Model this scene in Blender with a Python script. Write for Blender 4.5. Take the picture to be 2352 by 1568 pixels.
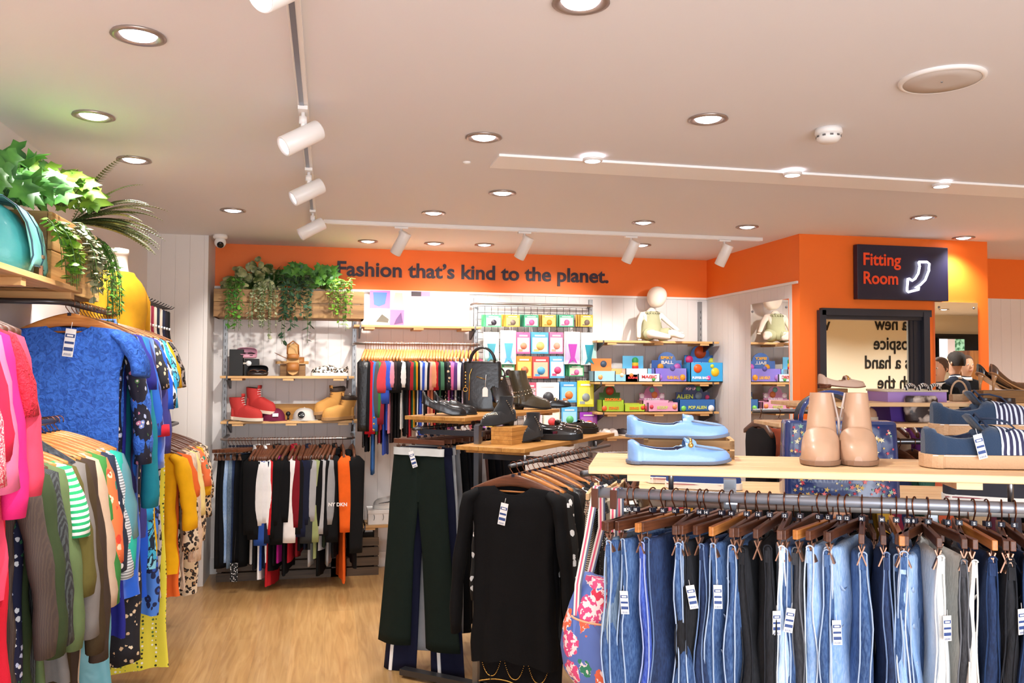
import bpy, math, random
from mathutils import Vector, Matrix
for o in list(bpy.data.objects): bpy.data.objects.remove(o)
S = bpy.context.scene; COL = S.collection
PI = math.pi
# ---------------- camera ----------------
W, HH, F = 2352, 1568, 1930.0
YAW, PITCH, ROLL = [math.radians(a) for a in (12.35, 1.97, 0.25)]
_f = Vector((math.sin(YAW), math.cos(YAW), 0)); _r = Vector((math.cos(YAW), -math.sin(YAW), 0)); _u = Vector((0, 0, 1))
_f2 = _f*math.cos(PITCH)+_u*math.sin(PITCH); _u2 = _u*math.cos(PITCH)-_f*math.sin(PITCH)
CR = _r*math.cos(ROLL)+_u2*math.sin(ROLL); CU = _u2*math.cos(ROLL)-_r*math.sin(ROLL); CF = _f2
CC = Vector((0, 0, 1.58))
cam_d = bpy.data.cameras.new('camera'); cam = bpy.data.objects.new('camera', cam_d); COL.objects.link(cam)
cam_d.sensor_width = 36; cam_d.lens = F/W*36; cam_d.clip_start = 0.02
rot = Matrix((CR, CU, -CF)).transposed().to_4x4()
cam.matrix_world = Matrix.Translation(CC) @ rot
S.camera = cam
# ---------------- light ----------------
S.view_settings.view_transform = 'Standard'; S.view_settings.look = 'None'; S.view_settings.gamma = 1
S.view_settings.use_curve_mapping = False
S.view_settings.exposure = 0.30
wd = bpy.data.worlds.new('world'); S.world = wd; wd.use_nodes = True
wd.node_tree.nodes['Background'].inputs[0].default_value = (1, .96, .92, 1); wd.node_tree.nodes['Background'].inputs[1].default_value = 0.3
def area_light(name, loc, target, sx, sy, power, col=(1, 1, 1)):
    l = bpy.data.lights.new(name, 'AREA'); l.shape = 'RECTANGLE'; l.size = sx; l.size_y = sy; l.energy = power; l.color = col
    o = bpy.data.objects.new(name, l); COL.objects.link(o); o.location = loc
    o.rotation_euler = (Vector(target)-Vector(loc)).to_track_quat('-Z', 'Y').to_euler(); return o
def spot_light(name, loc, target, power, ang, blend=.5, r=.03, col=(1, .975, .94)):
    l = bpy.data.lights.new(name, 'SPOT'); l.energy = power; l.spot_size = math.radians(ang); l.spot_blend = blend; l.shadow_soft_size = r; l.color = col
    o = bpy.data.objects.new(name, l); COL.objects.link(o); o.location = loc
    o.rotation_euler = (Vector(target)-Vector(loc)).to_track_quat('-Z', 'Y').to_euler(); return o
# added soft fill behind the camera to brighten the ceiling, cool like daylight
area_light('rear_fill_light', (0.9, -1.75, 1.25), (1.2, 4, 1.9), 4.2, 2.0, 165, (.88, .93, 1.0))
# ---------------- pixel <-> room helpers (used to lay things out on real planes) ----------------
def ray(px, py): return CR*((px-W/2)/F)+CU*((HH/2-py)/F)+CF
def PY(px, py, y): d = ray(px, py); return CC+d*((y-CC.y)/d.y)
def PX(px, py, x): d = ray(px, py); return CC+d*((x-CC.x)/d.x)
def PZ(px, py, z): d = ray(px, py); return CC+d*((z-CC.z)/d.z)
H = 2.565
# ---------------- materials ----------------
def lin(c):
    if isinstance(c, str): c = [int(c[i:i+2], 16)/255 for i in (0, 2, 4)]
    return tuple(((x/12.92) if x <= .04045 else ((x+.055)/1.055)**2.4) for x in c)+(1,)
MATS = {}
def mat(name, col, rough=.6, metal=0, bump=None, **k):
    if name in MATS: return MATS[name]
    m = bpy.data.materials.new(name); m.use_nodes = True; MATS[name] = m
    b = m.node_tree.nodes['Principled BSDF']; b.inputs['Base Color'].default_value = lin(col)
    b.inputs['Roughness'].default_value = rough; b.inputs['Metallic'].default_value = metal
    if 'emit' in k: b.inputs['Emission Color'].default_value = lin(k.get('ecol', col)); b.inputs['Emission Strength'].default_value = k['emit']
    if 'coat' in k: b.inputs['Coat Weight'].default_value = k['coat']; b.inputs['Coat Roughness'].default_value = .08
    if 'sheen' in k: b.inputs['Sheen Weight'].default_value = k['sheen']
    if 'alpha' in k: b.inputs['Alpha'].default_value = k['alpha']
    if 'trans' in k: b.inputs['Transmission Weight'].default_value = k['trans']
    if bump:
        nt = m.node_tree; n = nt.nodes.new('ShaderNodeTexNoise'); n.inputs['Scale'].default_value = bump[0]; n.inputs['Detail'].default_value = 3
        t = nt.nodes.new('ShaderNodeTexCoord'); nt.links.new(t.outputs['Object'], n.inputs['Vector'])
        bp = nt.nodes.new('ShaderNodeBump'); bp.inputs['Strength'].default_value = bump[1]; bp.inputs['Distance'].default_value = bump[2] if len(bump) > 2 else .01
        nt.links.new(n.outputs['Fac'], bp.inputs['Height']); nt.links.new(bp.outputs[0], b.inputs['Normal'])
    return m
class NT:
    def __init__(s, name, rough=.6, metal=0):
        s.m = bpy.data.materials.new(name); s.m.use_nodes = True; MATS[name] = s.m; s.t = s.m.node_tree
        s.b = s.t.nodes['Principled BSDF']; s.b.inputs['Roughness'].default_value = rough; s.b.inputs['Metallic'].default_value = metal
        s.co = s.t.nodes.new('ShaderNodeTexCoord')
    def n(s, typ, **kw):
        x = s.t.nodes.new('ShaderNode'+typ)
        for k, v in kw.items():
            if k.startswith('_'): setattr(x, k[1:], v)
            else: x.inputs[k].default_value = v
        return x
    def l(s, a, b): s.t.links.new(a, b)
    def map(s, sc=(1, 1, 1), rot=(0, 0, 0), src='Object', loc=(0, 0, 0)):
        mp = s.n('Mapping'); mp.inputs['Scale'].default_value = sc; mp.inputs['Rotation'].default_value = rot; mp.inputs['Location'].default_value = loc
        s.l(s.co.outputs[src], mp.inputs['Vector']); return mp.outputs[0]
    def ramp(s, fac, stops, const=False):
        r = s.n('ValToRGB'); e = r.color_ramp
        if const: e.interpolation = 'CONSTANT'
        while len(e.elements) < len(stops): e.elements.new(.5)
        for i, (p, c) in enumerate(stops): e.elements[i].position = p; e.elements[i].color = lin(c)
        s.l(fac, r.inputs[0]); return r.outputs[0]
    def mix(s, fac, a, b):
        x = s.n('Mix', _data_type='RGBA')
        if hasattr(fac, 'is_output'): s.l(fac, x.inputs[0])
        else: x.inputs[0].default_value = fac
        for i, v in ((6, a), (7, b)):
            if hasattr(v, 'is_output'): s.l(v, x.inputs[i])
            else: x.inputs[i].default_value = lin(v)
        return x.outputs[2]
    def base(s, c): s.l(c, s.b.inputs['Base Color'])
    def bump(s, h, st=.5, d=.01):
        x = s.n('Bump', Strength=st, Distance=d); s.l(h, x.inputs['Height']); s.l(x.outputs[0], s.b.inputs['Normal'])
def wood(name, c1, c2, c3, scale=1.0, axis=0, rough=.5, planks=0.0):
    t = NT(name, rough)
    sc = [14*scale]*3; sc[axis] = .9*scale
    v = t.map(tuple(sc)); n = t.n('TexNoise', Scale=2.2, Detail=5, Distortion=.6); t.l(v, n.inputs['Vector'])
    c = t.ramp(n.outputs['Fac'], [(.3, c1), (.52, c2), (.75, c3)])
    sc2 = [90*scale]*3; sc2[axis] = 2*scale
    n2 = t.n('TexNoise', Scale=2.0, Detail=3); t.l(t.map(tuple(sc2)), n2.inputs['Vector'])
    t.base(t.mix(.18, c, t.ramp(n2.outputs['Fac'], [(.35, c1), (.65, c3)]))); t.bump(n2.outputs['Fac'], .15, .002); return t.m
def fabric(name, col, rough=.85, var=.15, weave=500):
    t = NT(name, rough); t.b.inputs['Specular IOR Level'].default_value = .2
    n = t.n('TexNoise', Scale=18, Detail=4); t.l(t.map(), n.inputs['Vector'])
    h = t.n('HueSaturation'); lc = lin(col); dk_ = .45 if max(lc[:3]) < .03 else (.7 if max(lc[:3]) < .08 else 1); h.inputs['Color'].default_value = (lc[0]*dk_, lc[1]*dk_, lc[2]*dk_, 1)
    mr = t.n('MapRange'); mr.inputs['To Min'].default_value = 1-var; mr.inputs['To Max'].default_value = 1+var
    t.l(n.outputs['Fac'], mr.inputs['Value']); t.l(mr.outputs[0], h.inputs['Value']); t.base(h.outputs[0])
    n2 = t.n('TexNoise', Scale=weave, Detail=1); t.l(t.map(), n2.inputs['Vector']); t.bump(n2.outputs['Fac'], .25, .003); return t.m
def denim(name, c1, c2, hi):
    t = NT(name, .9); n = t.n('TexNoise', Scale=9, Detail=6, Roughness=.7); t.l(t.map((1, 1, .35)), n.inputs['Vector'])
    c = t.ramp(n.outputs['Fac'], [(.33, c1), (.5, c2), (.72, hi)])
    n2 = t.n('TexNoise', Scale=260, Detail=2); t.l(t.map((1, 1, .25)), n2.inputs['Vector'])
    t.base(t.mix(.3, c, t.ramp(n2.outputs['Fac'], [(.35, c1), (.65, hi)]))); t.bump(n2.outputs['Fac'], .4, .004); return t.m
def pattern(name, kind, bg, cols, scale=30, rough=.8):
    t = NT(name, rough)
    if kind == 'leopard':
        nz = t.n('TexNoise', Scale=scale*.8, Detail=1); t.l(t.map(), nz.inputs['Vector'])
        mx = t.n('VectorMath', _operation='MULTIPLY_ADD'); t.l(nz.outputs['Color'], mx.inputs[0]); mx.inputs[1].default_value = (.03, .03, .03); t.l(t.co.outputs['Object'], mx.inputs[2])
        v = t.n('TexVoronoi', Scale=scale); t.l(mx.outputs[0], v.inputs['Vector'])
        c = t.ramp(v.outputs['Distance'], [(0, cols[1]), (.22, cols[0]), (.45, cols[0]), (.5, bg)], True)
        t.base(c)
    elif kind in ('floral', 'dots', 'star'):
        v = t.n('TexVoronoi', Scale=scale, Randomness=.25 if kind == 'dots' else .85); t.l(t.map(), v.inputs['Vector'])
        d = v.outputs['Distance']
        if kind != 'dots':
            nz = t.n('TexNoise', Scale=scale*(3.2 if kind == 'floral' else 4.5), Detail=1); t.l(t.map(), nz.inputs['Vector'])
            ad = t.n('Math', _operation='MULTIPLY_ADD'); t.l(nz.outputs['Fac'], ad.inputs[0]); ad.inputs[1].default_value = .35; t.l(d, ad.inputs[2]); d = ad.outputs[0]; th = .5
        else: th = .28
        s = t.n('SeparateColor'); t.l(v.outputs['Color'], s.inputs[0])
        k = len(cols); fc = t.ramp(s.outputs[0], [(i/k, cols[i]) for i in range(k)], True)
        if kind == 'floral': fc = t.mix(t.ramp(d, [(0, 'ffffff'), (.3, '000000')], True), fc, cols[-1])
        t.base(t.mix(t.ramp(d, [(0, 'ffffff'), (th, '000000')], True), bg, fc))
    elif kind == 'stripes':
        w = t.n('TexWave', Scale=scale, Distortion=0); w.bands_direction = 'Z'; t.l(t.map(), w.inputs['Vector'])
        t.base(t.ramp(w.outputs['Fac'], [(0, bg), (.5, cols[0])], True))
    elif kind == 'vstripes':
        w = t.n('TexWave', Scale=scale, Distortion=2.5, Detail=1); w.bands_direction = 'X'; t.l(t.map(), w.inputs['Vector'])
        t.base(t.ramp(w.outputs['Fac'], [(0, bg), (.6, cols[0])], True))
    elif kind == 'squiggle':
        nz = t.n('TexNoise', Scale=scale, Detail=2, Distortion=1.5); t.l(t.map(), nz.inputs['Vector'])
        t.base(t.ramp(nz.outputs['Fac'], [(0, bg), (.5, cols[0]), (.58, cols[-1])], True))
    elif kind == 'snake':
        v = t.n('TexVoronoi', Scale=scale*6); t.l(t.map(), v.inputs['Vector'])
        nz = t.n('TexNoise', Scale=scale, Detail=2); t.l(t.map(), nz.inputs['Vector'])
        c = t.ramp(nz.outputs['Fac'], [(0, cols[0]), (.47, cols[0]), (.52, cols[1]), (.62, bg)])
        t.base(t.mix(t.ramp(v.outputs['Distance'], [(0, '000000'), (.6, '000000'), (.75, '666666')]), c, cols[0]))
    elif kind == 'lace':
        v = t.n('TexVoronoi', Scale=scale); v.feature = 'SMOOTH_F1'; t.l(t.map(), v.inputs['Vector'])
        nz = t.n('TexNoise', Scale=scale*2.2, Detail=3, Distortion=1.2); t.l(t.map(), nz.inputs['Vector'])
        t.base(t.ramp(nz.outputs['Fac'], [(.35, bg), (.6, cols[0])])); t.bump(nz.outputs['Fac'], 1.0, .012)
    elif kind == 'fur':
        nz = t.n('TexNoise', Scale=scale, Detail=4, Distortion=1); t.l(t.map((1, 1, .3)), nz.inputs['Vector'])
        t.base(t.ramp(nz.outputs['Fac'], [(.35, bg), (.65, cols[0])])); t.bump(nz.outputs['Fac'], 1.0, .02)
    if kind not in ('lace', 'fur'):
        n2 = t.n('TexNoise', Scale=400, Detail=1); t.l(t.map(), n2.inputs['Vector']); t.bump(n2.outputs['Fac'], .15, .003)
    return t.m
_fabs = {}
def fab(col, kind=None):
    """cloth material from a colour word or hex"""
    if col in PAT: return PAT[col]
    if col not in _fabs: _fabs[col] = fabric('cloth_'+col, col)
    return _fabs[col]
PAT = {}
steel = mat('brushed_steel', '8f9298', .3, .9)
dsteel = mat('dark_steel', '5b5a5c', .38, .85)
galv = mat('galvanised_steel', '9a9c9e', .38, .8, bump=(60, .2))
bronze = mat('bronze_hook', '8c5a44', .28, .95)
white = mat('white_plastic', 'f2efec', .4)
wpaint = mat('white_metal_paint', 'efece9', .35)
blackp = mat('black_plastic', '121214', .4)
paper = mat('white_card', 'f4f2ee', .7)
navyc = mat('navy_print', '2c4680', .6)
ink = mat('dark_ink', '2b1d33', .5)
oak = wood('pine_shelf', 'b98a50', 'd0a066', 'dfb47c', 1.3, 0, .5)
oakY = wood('pine_shelf_y', 'b98a50', 'd0a066', 'dfb47c', 1.3, 1, .5)
pale = wood('pale_birch', 'd9ab77', 'e6be8e', 'efcda2', 1.0, 0, .42)
recl = wood('reclaimed_plank', '6a4a2c', '8e6840', 'a88250', 1.0, 0, .7)
reclY = wood('reclaimed_plank_y', '8d6336', 'b58648', 'cda468', 1.0, 1, .7)
walnut = wood('walnut_hanger', '4a2a1c', '633a26', '7c4a2e', 3.0, 0, .35)
dwal = wood('dark_walnut_hanger', '3a2018', '54301f', '6e4026', 3.0, 0, .4)
honey = wood('honey_hanger', 'a8642c', 'c47c3c', 'd89450', 3.0, 0, .35)
palh = wood('pale_hanger', 'c8a070', 'dcb888', 'ecd0a4', 3.0, 0, .4)
tag_white = mat('tag_white', 'f5f3f0', .6)
mirror_m = mat('mirror_glass', 'f4f4f0', .0, 1.0)
# ---------------- mesh builder ----------------
class MB:
    def __init__(s): s.v = []; s.f = []; s.mi = []; s.sm = []; s.M = Matrix()
    def add(s, vs, fs, mi=0, sm=False):
        b = len(s.v); s.v += [s.M @ Vector(v) for v in vs]
        for f in fs: s.f.append([b+i for i in f]); s.mi.append(mi); s.sm.append(sm)
    def box(s, c, d, rz=0, mi=0, R=None):
        x, y, z = [q/2 for q in d]; R = R or Matrix.Rotation(rz, 3, 'Z'); c = Vector(c)
        vs = [c+R @ Vector(p) for p in ((-x, -y, -z), (x, -y, -z), (x, y, -z), (-x, y, -z), (-x, -y, z), (x, -y, z), (x, y, z), (-x, y, z))]
        s.add(vs, [(3, 2, 1, 0), (4, 5, 6, 7), (0, 1, 5, 4), (1, 2, 6, 5), (2, 3, 7, 6), (3, 0, 4, 7)], mi); return s
    def loft(s, rings, mi=0, cap0=True, cap1=True, sm=True, closed=True):
        n = len(rings[0]); vs = [p for r in rings for p in r]; fs = []
        for i in range(len(rings)-1):
            for j in range(n if closed else n-1):
                a = i*n+j; b = i*n+(j+1) % n; fs.append((a, b, b+n, a+n))
        if cap0: fs.append(tuple(range(n-1, -1, -1)))
        if cap1: fs.append(tuple((len(rings)-1)*n+j for j in range(n)))
        s.add(vs, fs, mi, sm); return s
    def tube(s, pts, r, n=8, mi=0, caps=True, flat=1.0):
        pts = [Vector(p) for p in pts]; rs = r if hasattr(r, '__len__') else [r]*len(pts); rings = []; up = None
        for i, p in enumerate(pts):
            t = (pts[min(i+1, len(pts)-1)]-pts[max(i-1, 0)]).normalized()
            if up is None: up = t.orthogonal().normalized() if abs(t.z) > .9 else t.cross(Vector((0, 0, 1))).normalized()
            a = (up-t*up.dot(t)).normalized(); up = a; b = t.cross(a)
            rings.append([p+a*math.cos(2*PI*k/n)*rs[i]+b*math.sin(2*PI*k/n)*rs[i]*flat for k in range(n)])
        return s.loft(rings, mi, caps, caps)
    def lathe(s, prof, c=(0, 0, 0), n=20, mi=0, R=None, caps=True):
        R = R or Matrix(); c = Vector(c)
        return s.loft([[c+R @ Vector((r*math.cos(2*PI*k/n), r*math.sin(2*PI*k/n), z)) for k in range(n)] for r, z in prof], mi, caps, caps)
    def prism(s, pts, y0, y1, mi=0, sm=False, plane='XZ'):
        """closed 2D outline extruded between y0 and y1"""
        P = (lambda a, b, h: (a, h, b)) if plane == 'XZ' else ((lambda a, b, h: (a, b, h)) if plane == 'XY' else (lambda a, b, h: (h, a, b)))
        s.loft([[P(a, b, y0) for a, b in pts], [P(a, b, y1) for a, b in pts]], mi, True, True, sm); return s
    def mesh(s, name, mats):
        me = bpy.data.meshes.new(name); me.from_pydata([tuple(v) for v in s.v], [], s.f)
        for m in (mats if isinstance(mats, (list, tuple)) else [mats]): me.materials.append(m)
        me.polygons.foreach_set('material_index', s.mi); me.polygons.foreach_set('use_smooth', s.sm); me.update(); return me
    def obj(s, name, mats, parent=None, bev=0, sub=0):
        return link(name, s.mesh(name, mats), parent, bev, sub)
def link(name, me, parent=None, bev=0, sub=0):
    o = bpy.data.objects.new(name, me); COL.objects.link(o)
    if parent: o.parent = parent
    if bev: b = o.modifiers.new('bevel', 'BEVEL'); b.width = bev; b.segments = 2; b.limit_method = 'ANGLE'
    if sub: b = o.modifiers.new('sub', 'SUBSURF'); b.levels = sub; b.render_levels = sub
    return o
def thing(name, label, cat, loc=(0, 0, 0), rz=0, group=None, M=None):
    o = bpy.data.objects.new(name, None); COL.objects.link(o); o.empty_display_size = .05
    if M is not None: o.matrix_world = M
    else: o.location = loc; o.rotation_euler = (0, 0, rz)
    return tag(o, label, cat, group)
def tag(o, label, cat, group=None, kind=None):
    o['label'] = label; o['category'] = cat
    if group: o['group'] = group
    if kind: o['kind'] = kind
    return o
def struct(name, b, m, bev=0):
    o = b.obj(name, m, None, bev); o['kind'] = 'structure'; return o
def clone(o, loc=None, rz=None, label=None, parent=None):
    r = o.copy(); COL.objects.link(r); r.parent = parent
    for ch in list(o.children): clone(ch, parent=r)
    if loc is not None: r.location = loc
    if rz is not None: r.rotation_euler = (0, 0, rz)
    if label: r['label'] = label
    return r
_tx = {}
def text_mesh(s, size=.1, ext=.002, off=0.0, align='LEFT', sp=1.0, lead=1.0):
    k = (s, size, ext, off, align, sp)
    if k in _tx: return _tx[k]
    c = bpy.data.curves.new('t', 'FONT'); c.body = s; c.size = size; c.extrude = ext; c.offset = off; c.align_x = align; c.space_character = sp; c.space_line = lead; c.resolution_u = 4
    o = bpy.data.objects.new('t', c); COL.objects.link(o); dg = bpy.context.evaluated_depsgraph_get()
    me = bpy.data.meshes.new_from_object(o.evaluated_get(dg)); bpy.data.objects.remove(o); _tx[k] = me; return me
def text(name, s, size, m, loc, R=None, parent=None, **k):
    """text standing in the XZ plane facing -Y"""
    me = text_mesh(s, size, **k).copy(); me.materials.clear(); me.materials.append(m)
    o = link(name, me, parent); o.matrix_local = Matrix.Translation(loc) @ ((R or Matrix()).to_4x4()) @ Matrix.Rotation(PI/2, 4, 'X'); return o
ORD = 'first second third fourth fifth sixth seventh eighth ninth tenth eleventh twelfth thirteenth fourteenth fifteenth sixteenth seventeenth eighteenth nineteenth twentieth'.split()
def ordn(i):
    if i < 20: return ORD[i]
    t, u = divmod(i+1, 10); tens = {2: 'twent', 3: 'thirt', 4: 'fort', 5: 'fift'}[t]
    return tens+'ieth' if u == 0 else tens+'y-'+ORD[u-1]
def sph(b, c, r, mi=0, n=14, sz=1.0, sx=1.0):
    b.loft([[(c[0]+r*sx*math.sin(PI*max(.02, min(.98, i/8)))*math.cos(2*PI*k/n), c[1]+r*math.sin(PI*max(.02, min(.98, i/8)))*math.sin(2*PI*k/n), c[2]-r*sz*math.cos(PI*i/8)) for k in range(n)] for i in range(9)], mi)
random.seed(7)
# ================= THE ROOM =================
XL, YB, XR, YF = -1.29, 6.9, 3.28, 5.40     # left wall, back wall, side wall, fitting-room wall
X2, Y3, XE, YN = 4.85, 6.2, 12.5, -1.8      # box end, far wall, far right wall, front wall
ZO = 2.22
def wallmat(name, axis, orange='f57620', split=True, flat=False, grey='e4dedb'):
    t = NT(name, .55)
    g = t.n('NewGeometry'); s = t.n('SeparateXYZ'); t.l(g.outputs['Position'], s.inputs[0])
    md = t.n('Math', _operation='PINGPONG'); md.inputs[1].default_value = .05; t.l(s.outputs[axis], md.inputs[0])
    mr = t.n('MapRange'); mr.inputs['From Min'].default_value = 0; mr.inputs['From Max'].default_value = .004; t.l(md.outputs[0], mr.inputs['Value'])
    gt = t.n('Math', _operation='GREATER_THAN'); gt.inputs[1].default_value = ZO; t.l(s.outputs[2], gt.inputs[0])
    if split:
        t.base(t.mix(gt.outputs[0], grey, orange))
        mx = t.n('Math', _operation='MAXIMUM'); t.l(gt.outputs[0], mx.inputs[0]); t.l(mr.outputs[0], mx.inputs[1]); t.bump(mx.outputs[0], .6, .004)
    else:
        t.b.inputs['Base Color'].default_value = lin(orange)
        if not flat: t.bump(mr.outputs[0], .6, .004)
    return t.m
wm_x = wallmat('panelled_wall_x', 0); wm_y = wallmat('panelled_wall_y', 1)
w_white = wallmat('white_panelling', 0, 'e9e4e0', False); w_plain = mat('white_wall_paint', 'e9e2de', .6, bump=(90, .05)); w_cream = mat('cream_wall_paint', 'e8dfc8', .6)
w_orange = mat('orange_wall_paint', 'f57420', .55, bump=(120, .04)); w_grey = mat('grey_wall_paint', 'b4b0ac', .6)
ceil_m = mat('ceiling_paint', 'e8e7eb', .7, bump=(40, .03))
# floor: oak planks
t = NT('oak_floor', .38); t.b.inputs['Coat Weight'].default_value = .15
br = t.n('TexBrick', Scale=1.0); br.offset = .37; br.inputs['Brick Width'].default_value = 1.3; br.inputs['Row Height'].default_value = .19; br.inputs['Mortar Size'].default_value = .0012
br.inputs['Color1'].default_value = (.2, .2, .2, 1); br.inputs['Color2'].default_value = (.8, .8, .8, 1); br.inputs['Mortar'].default_value = (0, 0, 0, 1)
t.l(t.map(rot=(0, 0, PI/2)), br.inputs['Vector'])
n = t.n('TexNoise', Scale=2.0, Detail=6, Distortion=1.2); t.l(t.map((16, 1.1, 1)), n.inputs['Vector'])
g = t.ramp(n.outputs['Fac'], [(.25, 'a57a48'), (.5, 'b98e58'), (.78, 'c9a06a')])
sx = t.n('SeparateColor'); t.l(br.outputs['Color'], sx.inputs[0])
hs = t.n('HueSaturation'); mr = t.n('MapRange'); mr.inputs['To Min'].default_value = .80; mr.inputs['To Max'].default_value = 1.1; t.l(sx.outputs[0], mr.inputs['Value']); t.l(mr.outputs[0], hs.inputs['Value']); t.l(g, hs.inputs['Color']); t.base(hs.outputs[0])
floor_m = t.m
b = MB(); b.box(((XL+XE)/2, 2.6, -.05), (XE-XL+.4, 9.4, .1)); struct('floor', b, floor_m)
b = MB(); b.box(((XL+XE)/2, 2.6, H+.05), (XE-XL+.4, 9.4, .1)); struct('ceiling', b, ceil_m)
b = MB(); b.box((XL-.05, 2.6, H/2), (.1, 9.0, H)); struct('wall_left', b, w_plain)
b = MB(); b.box(((XL+XR)/2, YB+.05, H/2), (XR-XL+.2, .1, H)); struct('wall_back', b, wm_x)
b = MB(); b.box((XR+.05, (YB+YF)/2+.05, H/2), (.1, YB-YF-.1, H)); struct('wall_right', b, wm_y)
# pillar in the back left corner
b = MB(); b.box((-1.08, 6.71, H/2), (.42, .40, H)); struct('wall_pillar', b, w_white)
# fitting room wall with its opening
fx0, fx1, fz = 3.46, 4.165, 1.96
b = MB(); b.box(((XR+fx0)/2, YF+.05, H/2), (fx0-XR, .1, H)); b.box(((X2+fx1+.12)/2, YF+.05, H/2), (X2-fx1-.12, .1, H)); b.box(((fx0+fx1+.12)/2, YF+.05, (H+fz)/2), (fx1+.12-fx0, .1, H-fz))
struct('wall_fitting_room', b, w_orange)
b = MB(); b.box((X2-.05, (YF+Y3)/2+.05, H/2), (.1, Y3-YF-.1, H)); struct('wall_fitting_side', b, w_orange)
b = MB(); b.box(((X2+XE)/2, Y3+.05, H/2), (XE-X2, .1, H)); struct('wall_far', b, wm_x)
b = MB(); b.box((XE+.05, 2.2, H/2), (.1, 8.2, H)); struct('wall_side', b, w_grey)
# front wall behind the photographer: opening on the left for the added fill light, cream wall with lettering on the right
b = MB(); b.box((7.65, YN-.05, H/2), (9.7, .1, H)); struct('wall_front', b, w_cream)
b = MB(); b.box((.8, YN-.05, .1), (4.2, .1, .2)); b.box((.8, YN-.05, 2.42), (4.2, .1, .29)); struct('wall_fill_opening', b, w_plain)
# door frame of the fitting room
dk = mat('charcoal_frame', '232530', .45)
b = MB()
b.box((fx0-.02, YF-.01, fz/2+.03), (.05, .06, fz+.06)); b.box((fx1+.12, YF-.012, fz/2+.03), (.05, .064, fz+.06))
b.box(((fx0+fx1)/2+.07, YF-.01, fz+.05), (fx1-fx0+.19, .06, .05)); b.box(((fx0+fx1)/2+.05, YF+.0, fz+.015), (fx1-fx0+.1, .04, .03))
b.box((fx1+.03, YF+.012, fz/2), (.03, .02, fz)); b.box((fx1+.07, YF+.006, fz/2), (.06, .02, fz)); b.box((fx0+.0, YF+.012, fz/2), (.01, .02, fz))
struct('door_1', b, dk)
YM = YF+.012
def mirror(name, label, c, d, screws, cat='mirror'):
    th = thing(name, label, cat, c)
    b = MB(); b.box((0, 0, 0), d); b.obj('glass', mirror_m, th)
    b = MB()
    for p in screws: b2 = MB(); sph(b2, p, .009); b2.obj('screw', steel, th)
    return th
mirror('mirror', 'tall mirror inside the dark fitting room frame showing reversed lettering', ((fx0+fx1)/2, YM+.012, .98), (fx1-fx0-.014, .02, 1.95), [])
b = MB(); b.box(((fx0+fx1)/2+.06, YM+.045, .98), (fx1-fx0+.12, .04, 1.96)); struct('wall_mirror_back', b, w_cream)
mirror('mirror', 'narrow wall mirror on orange wall right of the fitting room doorway', (4.56, YF-.009, 1.25), (.37, .015, 1.70), [(-.15, -.008, .81), (.15, -.008, .81)])
mirror('mirror', 'wall mirror on white panelling reflecting the baby mannequin and toys', (XR-.01, 5.80, 1.2), (.015, .56, 1.82), [(-.008, -.25, .85), (-.008, .25, .85)])
# skirting
b = MB(); b.box(((XL+XR)/2, YB-.01, .06), (XR-XL, .02, .12)); struct('baseboard_back', b, wpaint)
b = MB(); b.box((XR-.01, (YB+YF)/2, .06), (.02, YB-YF-.04, .12)); struct('baseboard_right', b, wpaint)
b = MB(); b.box(((XL+XR)/2+.2, YB-.012, ZO), (XR-XL-.4, .02, .018)); struct('trim_1', b, wpaint)
b = MB(); b.box((XR-.008, (YB+YF)/2, ZO), (.014, YB-YF-.03, .018)); struct('trim_2', b, wpaint)
# lettering on the back wall
lt = text('wall_lettering', 'Fashion that\u2019s kind to the planet.', .165, ink, (PY(772, 632, YB-.01)), None, None, ext=.004, off=.0038)
w0 = lt.dimensions.x; tw = PY(1397, 645, YB).x-PY(772, 632, YB).x
sc = tw/max(v.co.x for v in lt.data.vertices)
for v in lt.data.vertices: v.co.x *= sc; v.co.y *= 1.0
lt.location = (PY(772, 632, YB).x, YB-.006, PY(772, 632, YB).z)
tag(lt, 'dark lettering reading Fashion that is kind to the planet on orange wall', 'lettering')
# mirrored lettering: real words on the cream front wall, seen in the fitting room mirror
YV = 2*YM-YN
def vtext(s, px, py, size=.31, m=ink, right=True):
    p = PY(px, py, YV); me = text_mesh(s, size, ext=.004, off=.004).copy(); me.materials.clear(); me.materials.append(m)
    for v in me.vertices: v.co.x *= .86
    o = link('wall_lettering', me); o.matrix_world = Matrix.Translation((p.x, YN+.01, p.z)) @ Matrix.Rotation(PI, 4, 'Z') @ Matrix.Rotation(PI/2, 4, 'X'); return o
black_ink = mat('black_letter', '15130f', .5)
for s, px, py, m in (('a new', 2085, 758, black_ink), ('Hospice', 2110, 803, black_ink), ('s a hand', 2090, 846, black_ink), ('ugh the', 2110, 892, black_ink), ('s.', 2050, 938, black_ink), ('w', 1906, 758, black_ink)):
    tag(vtext(s, px, py, m=m), 'black wall words "%s" seen reversed in the fitting room mirror' % s, 'lettering')
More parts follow.
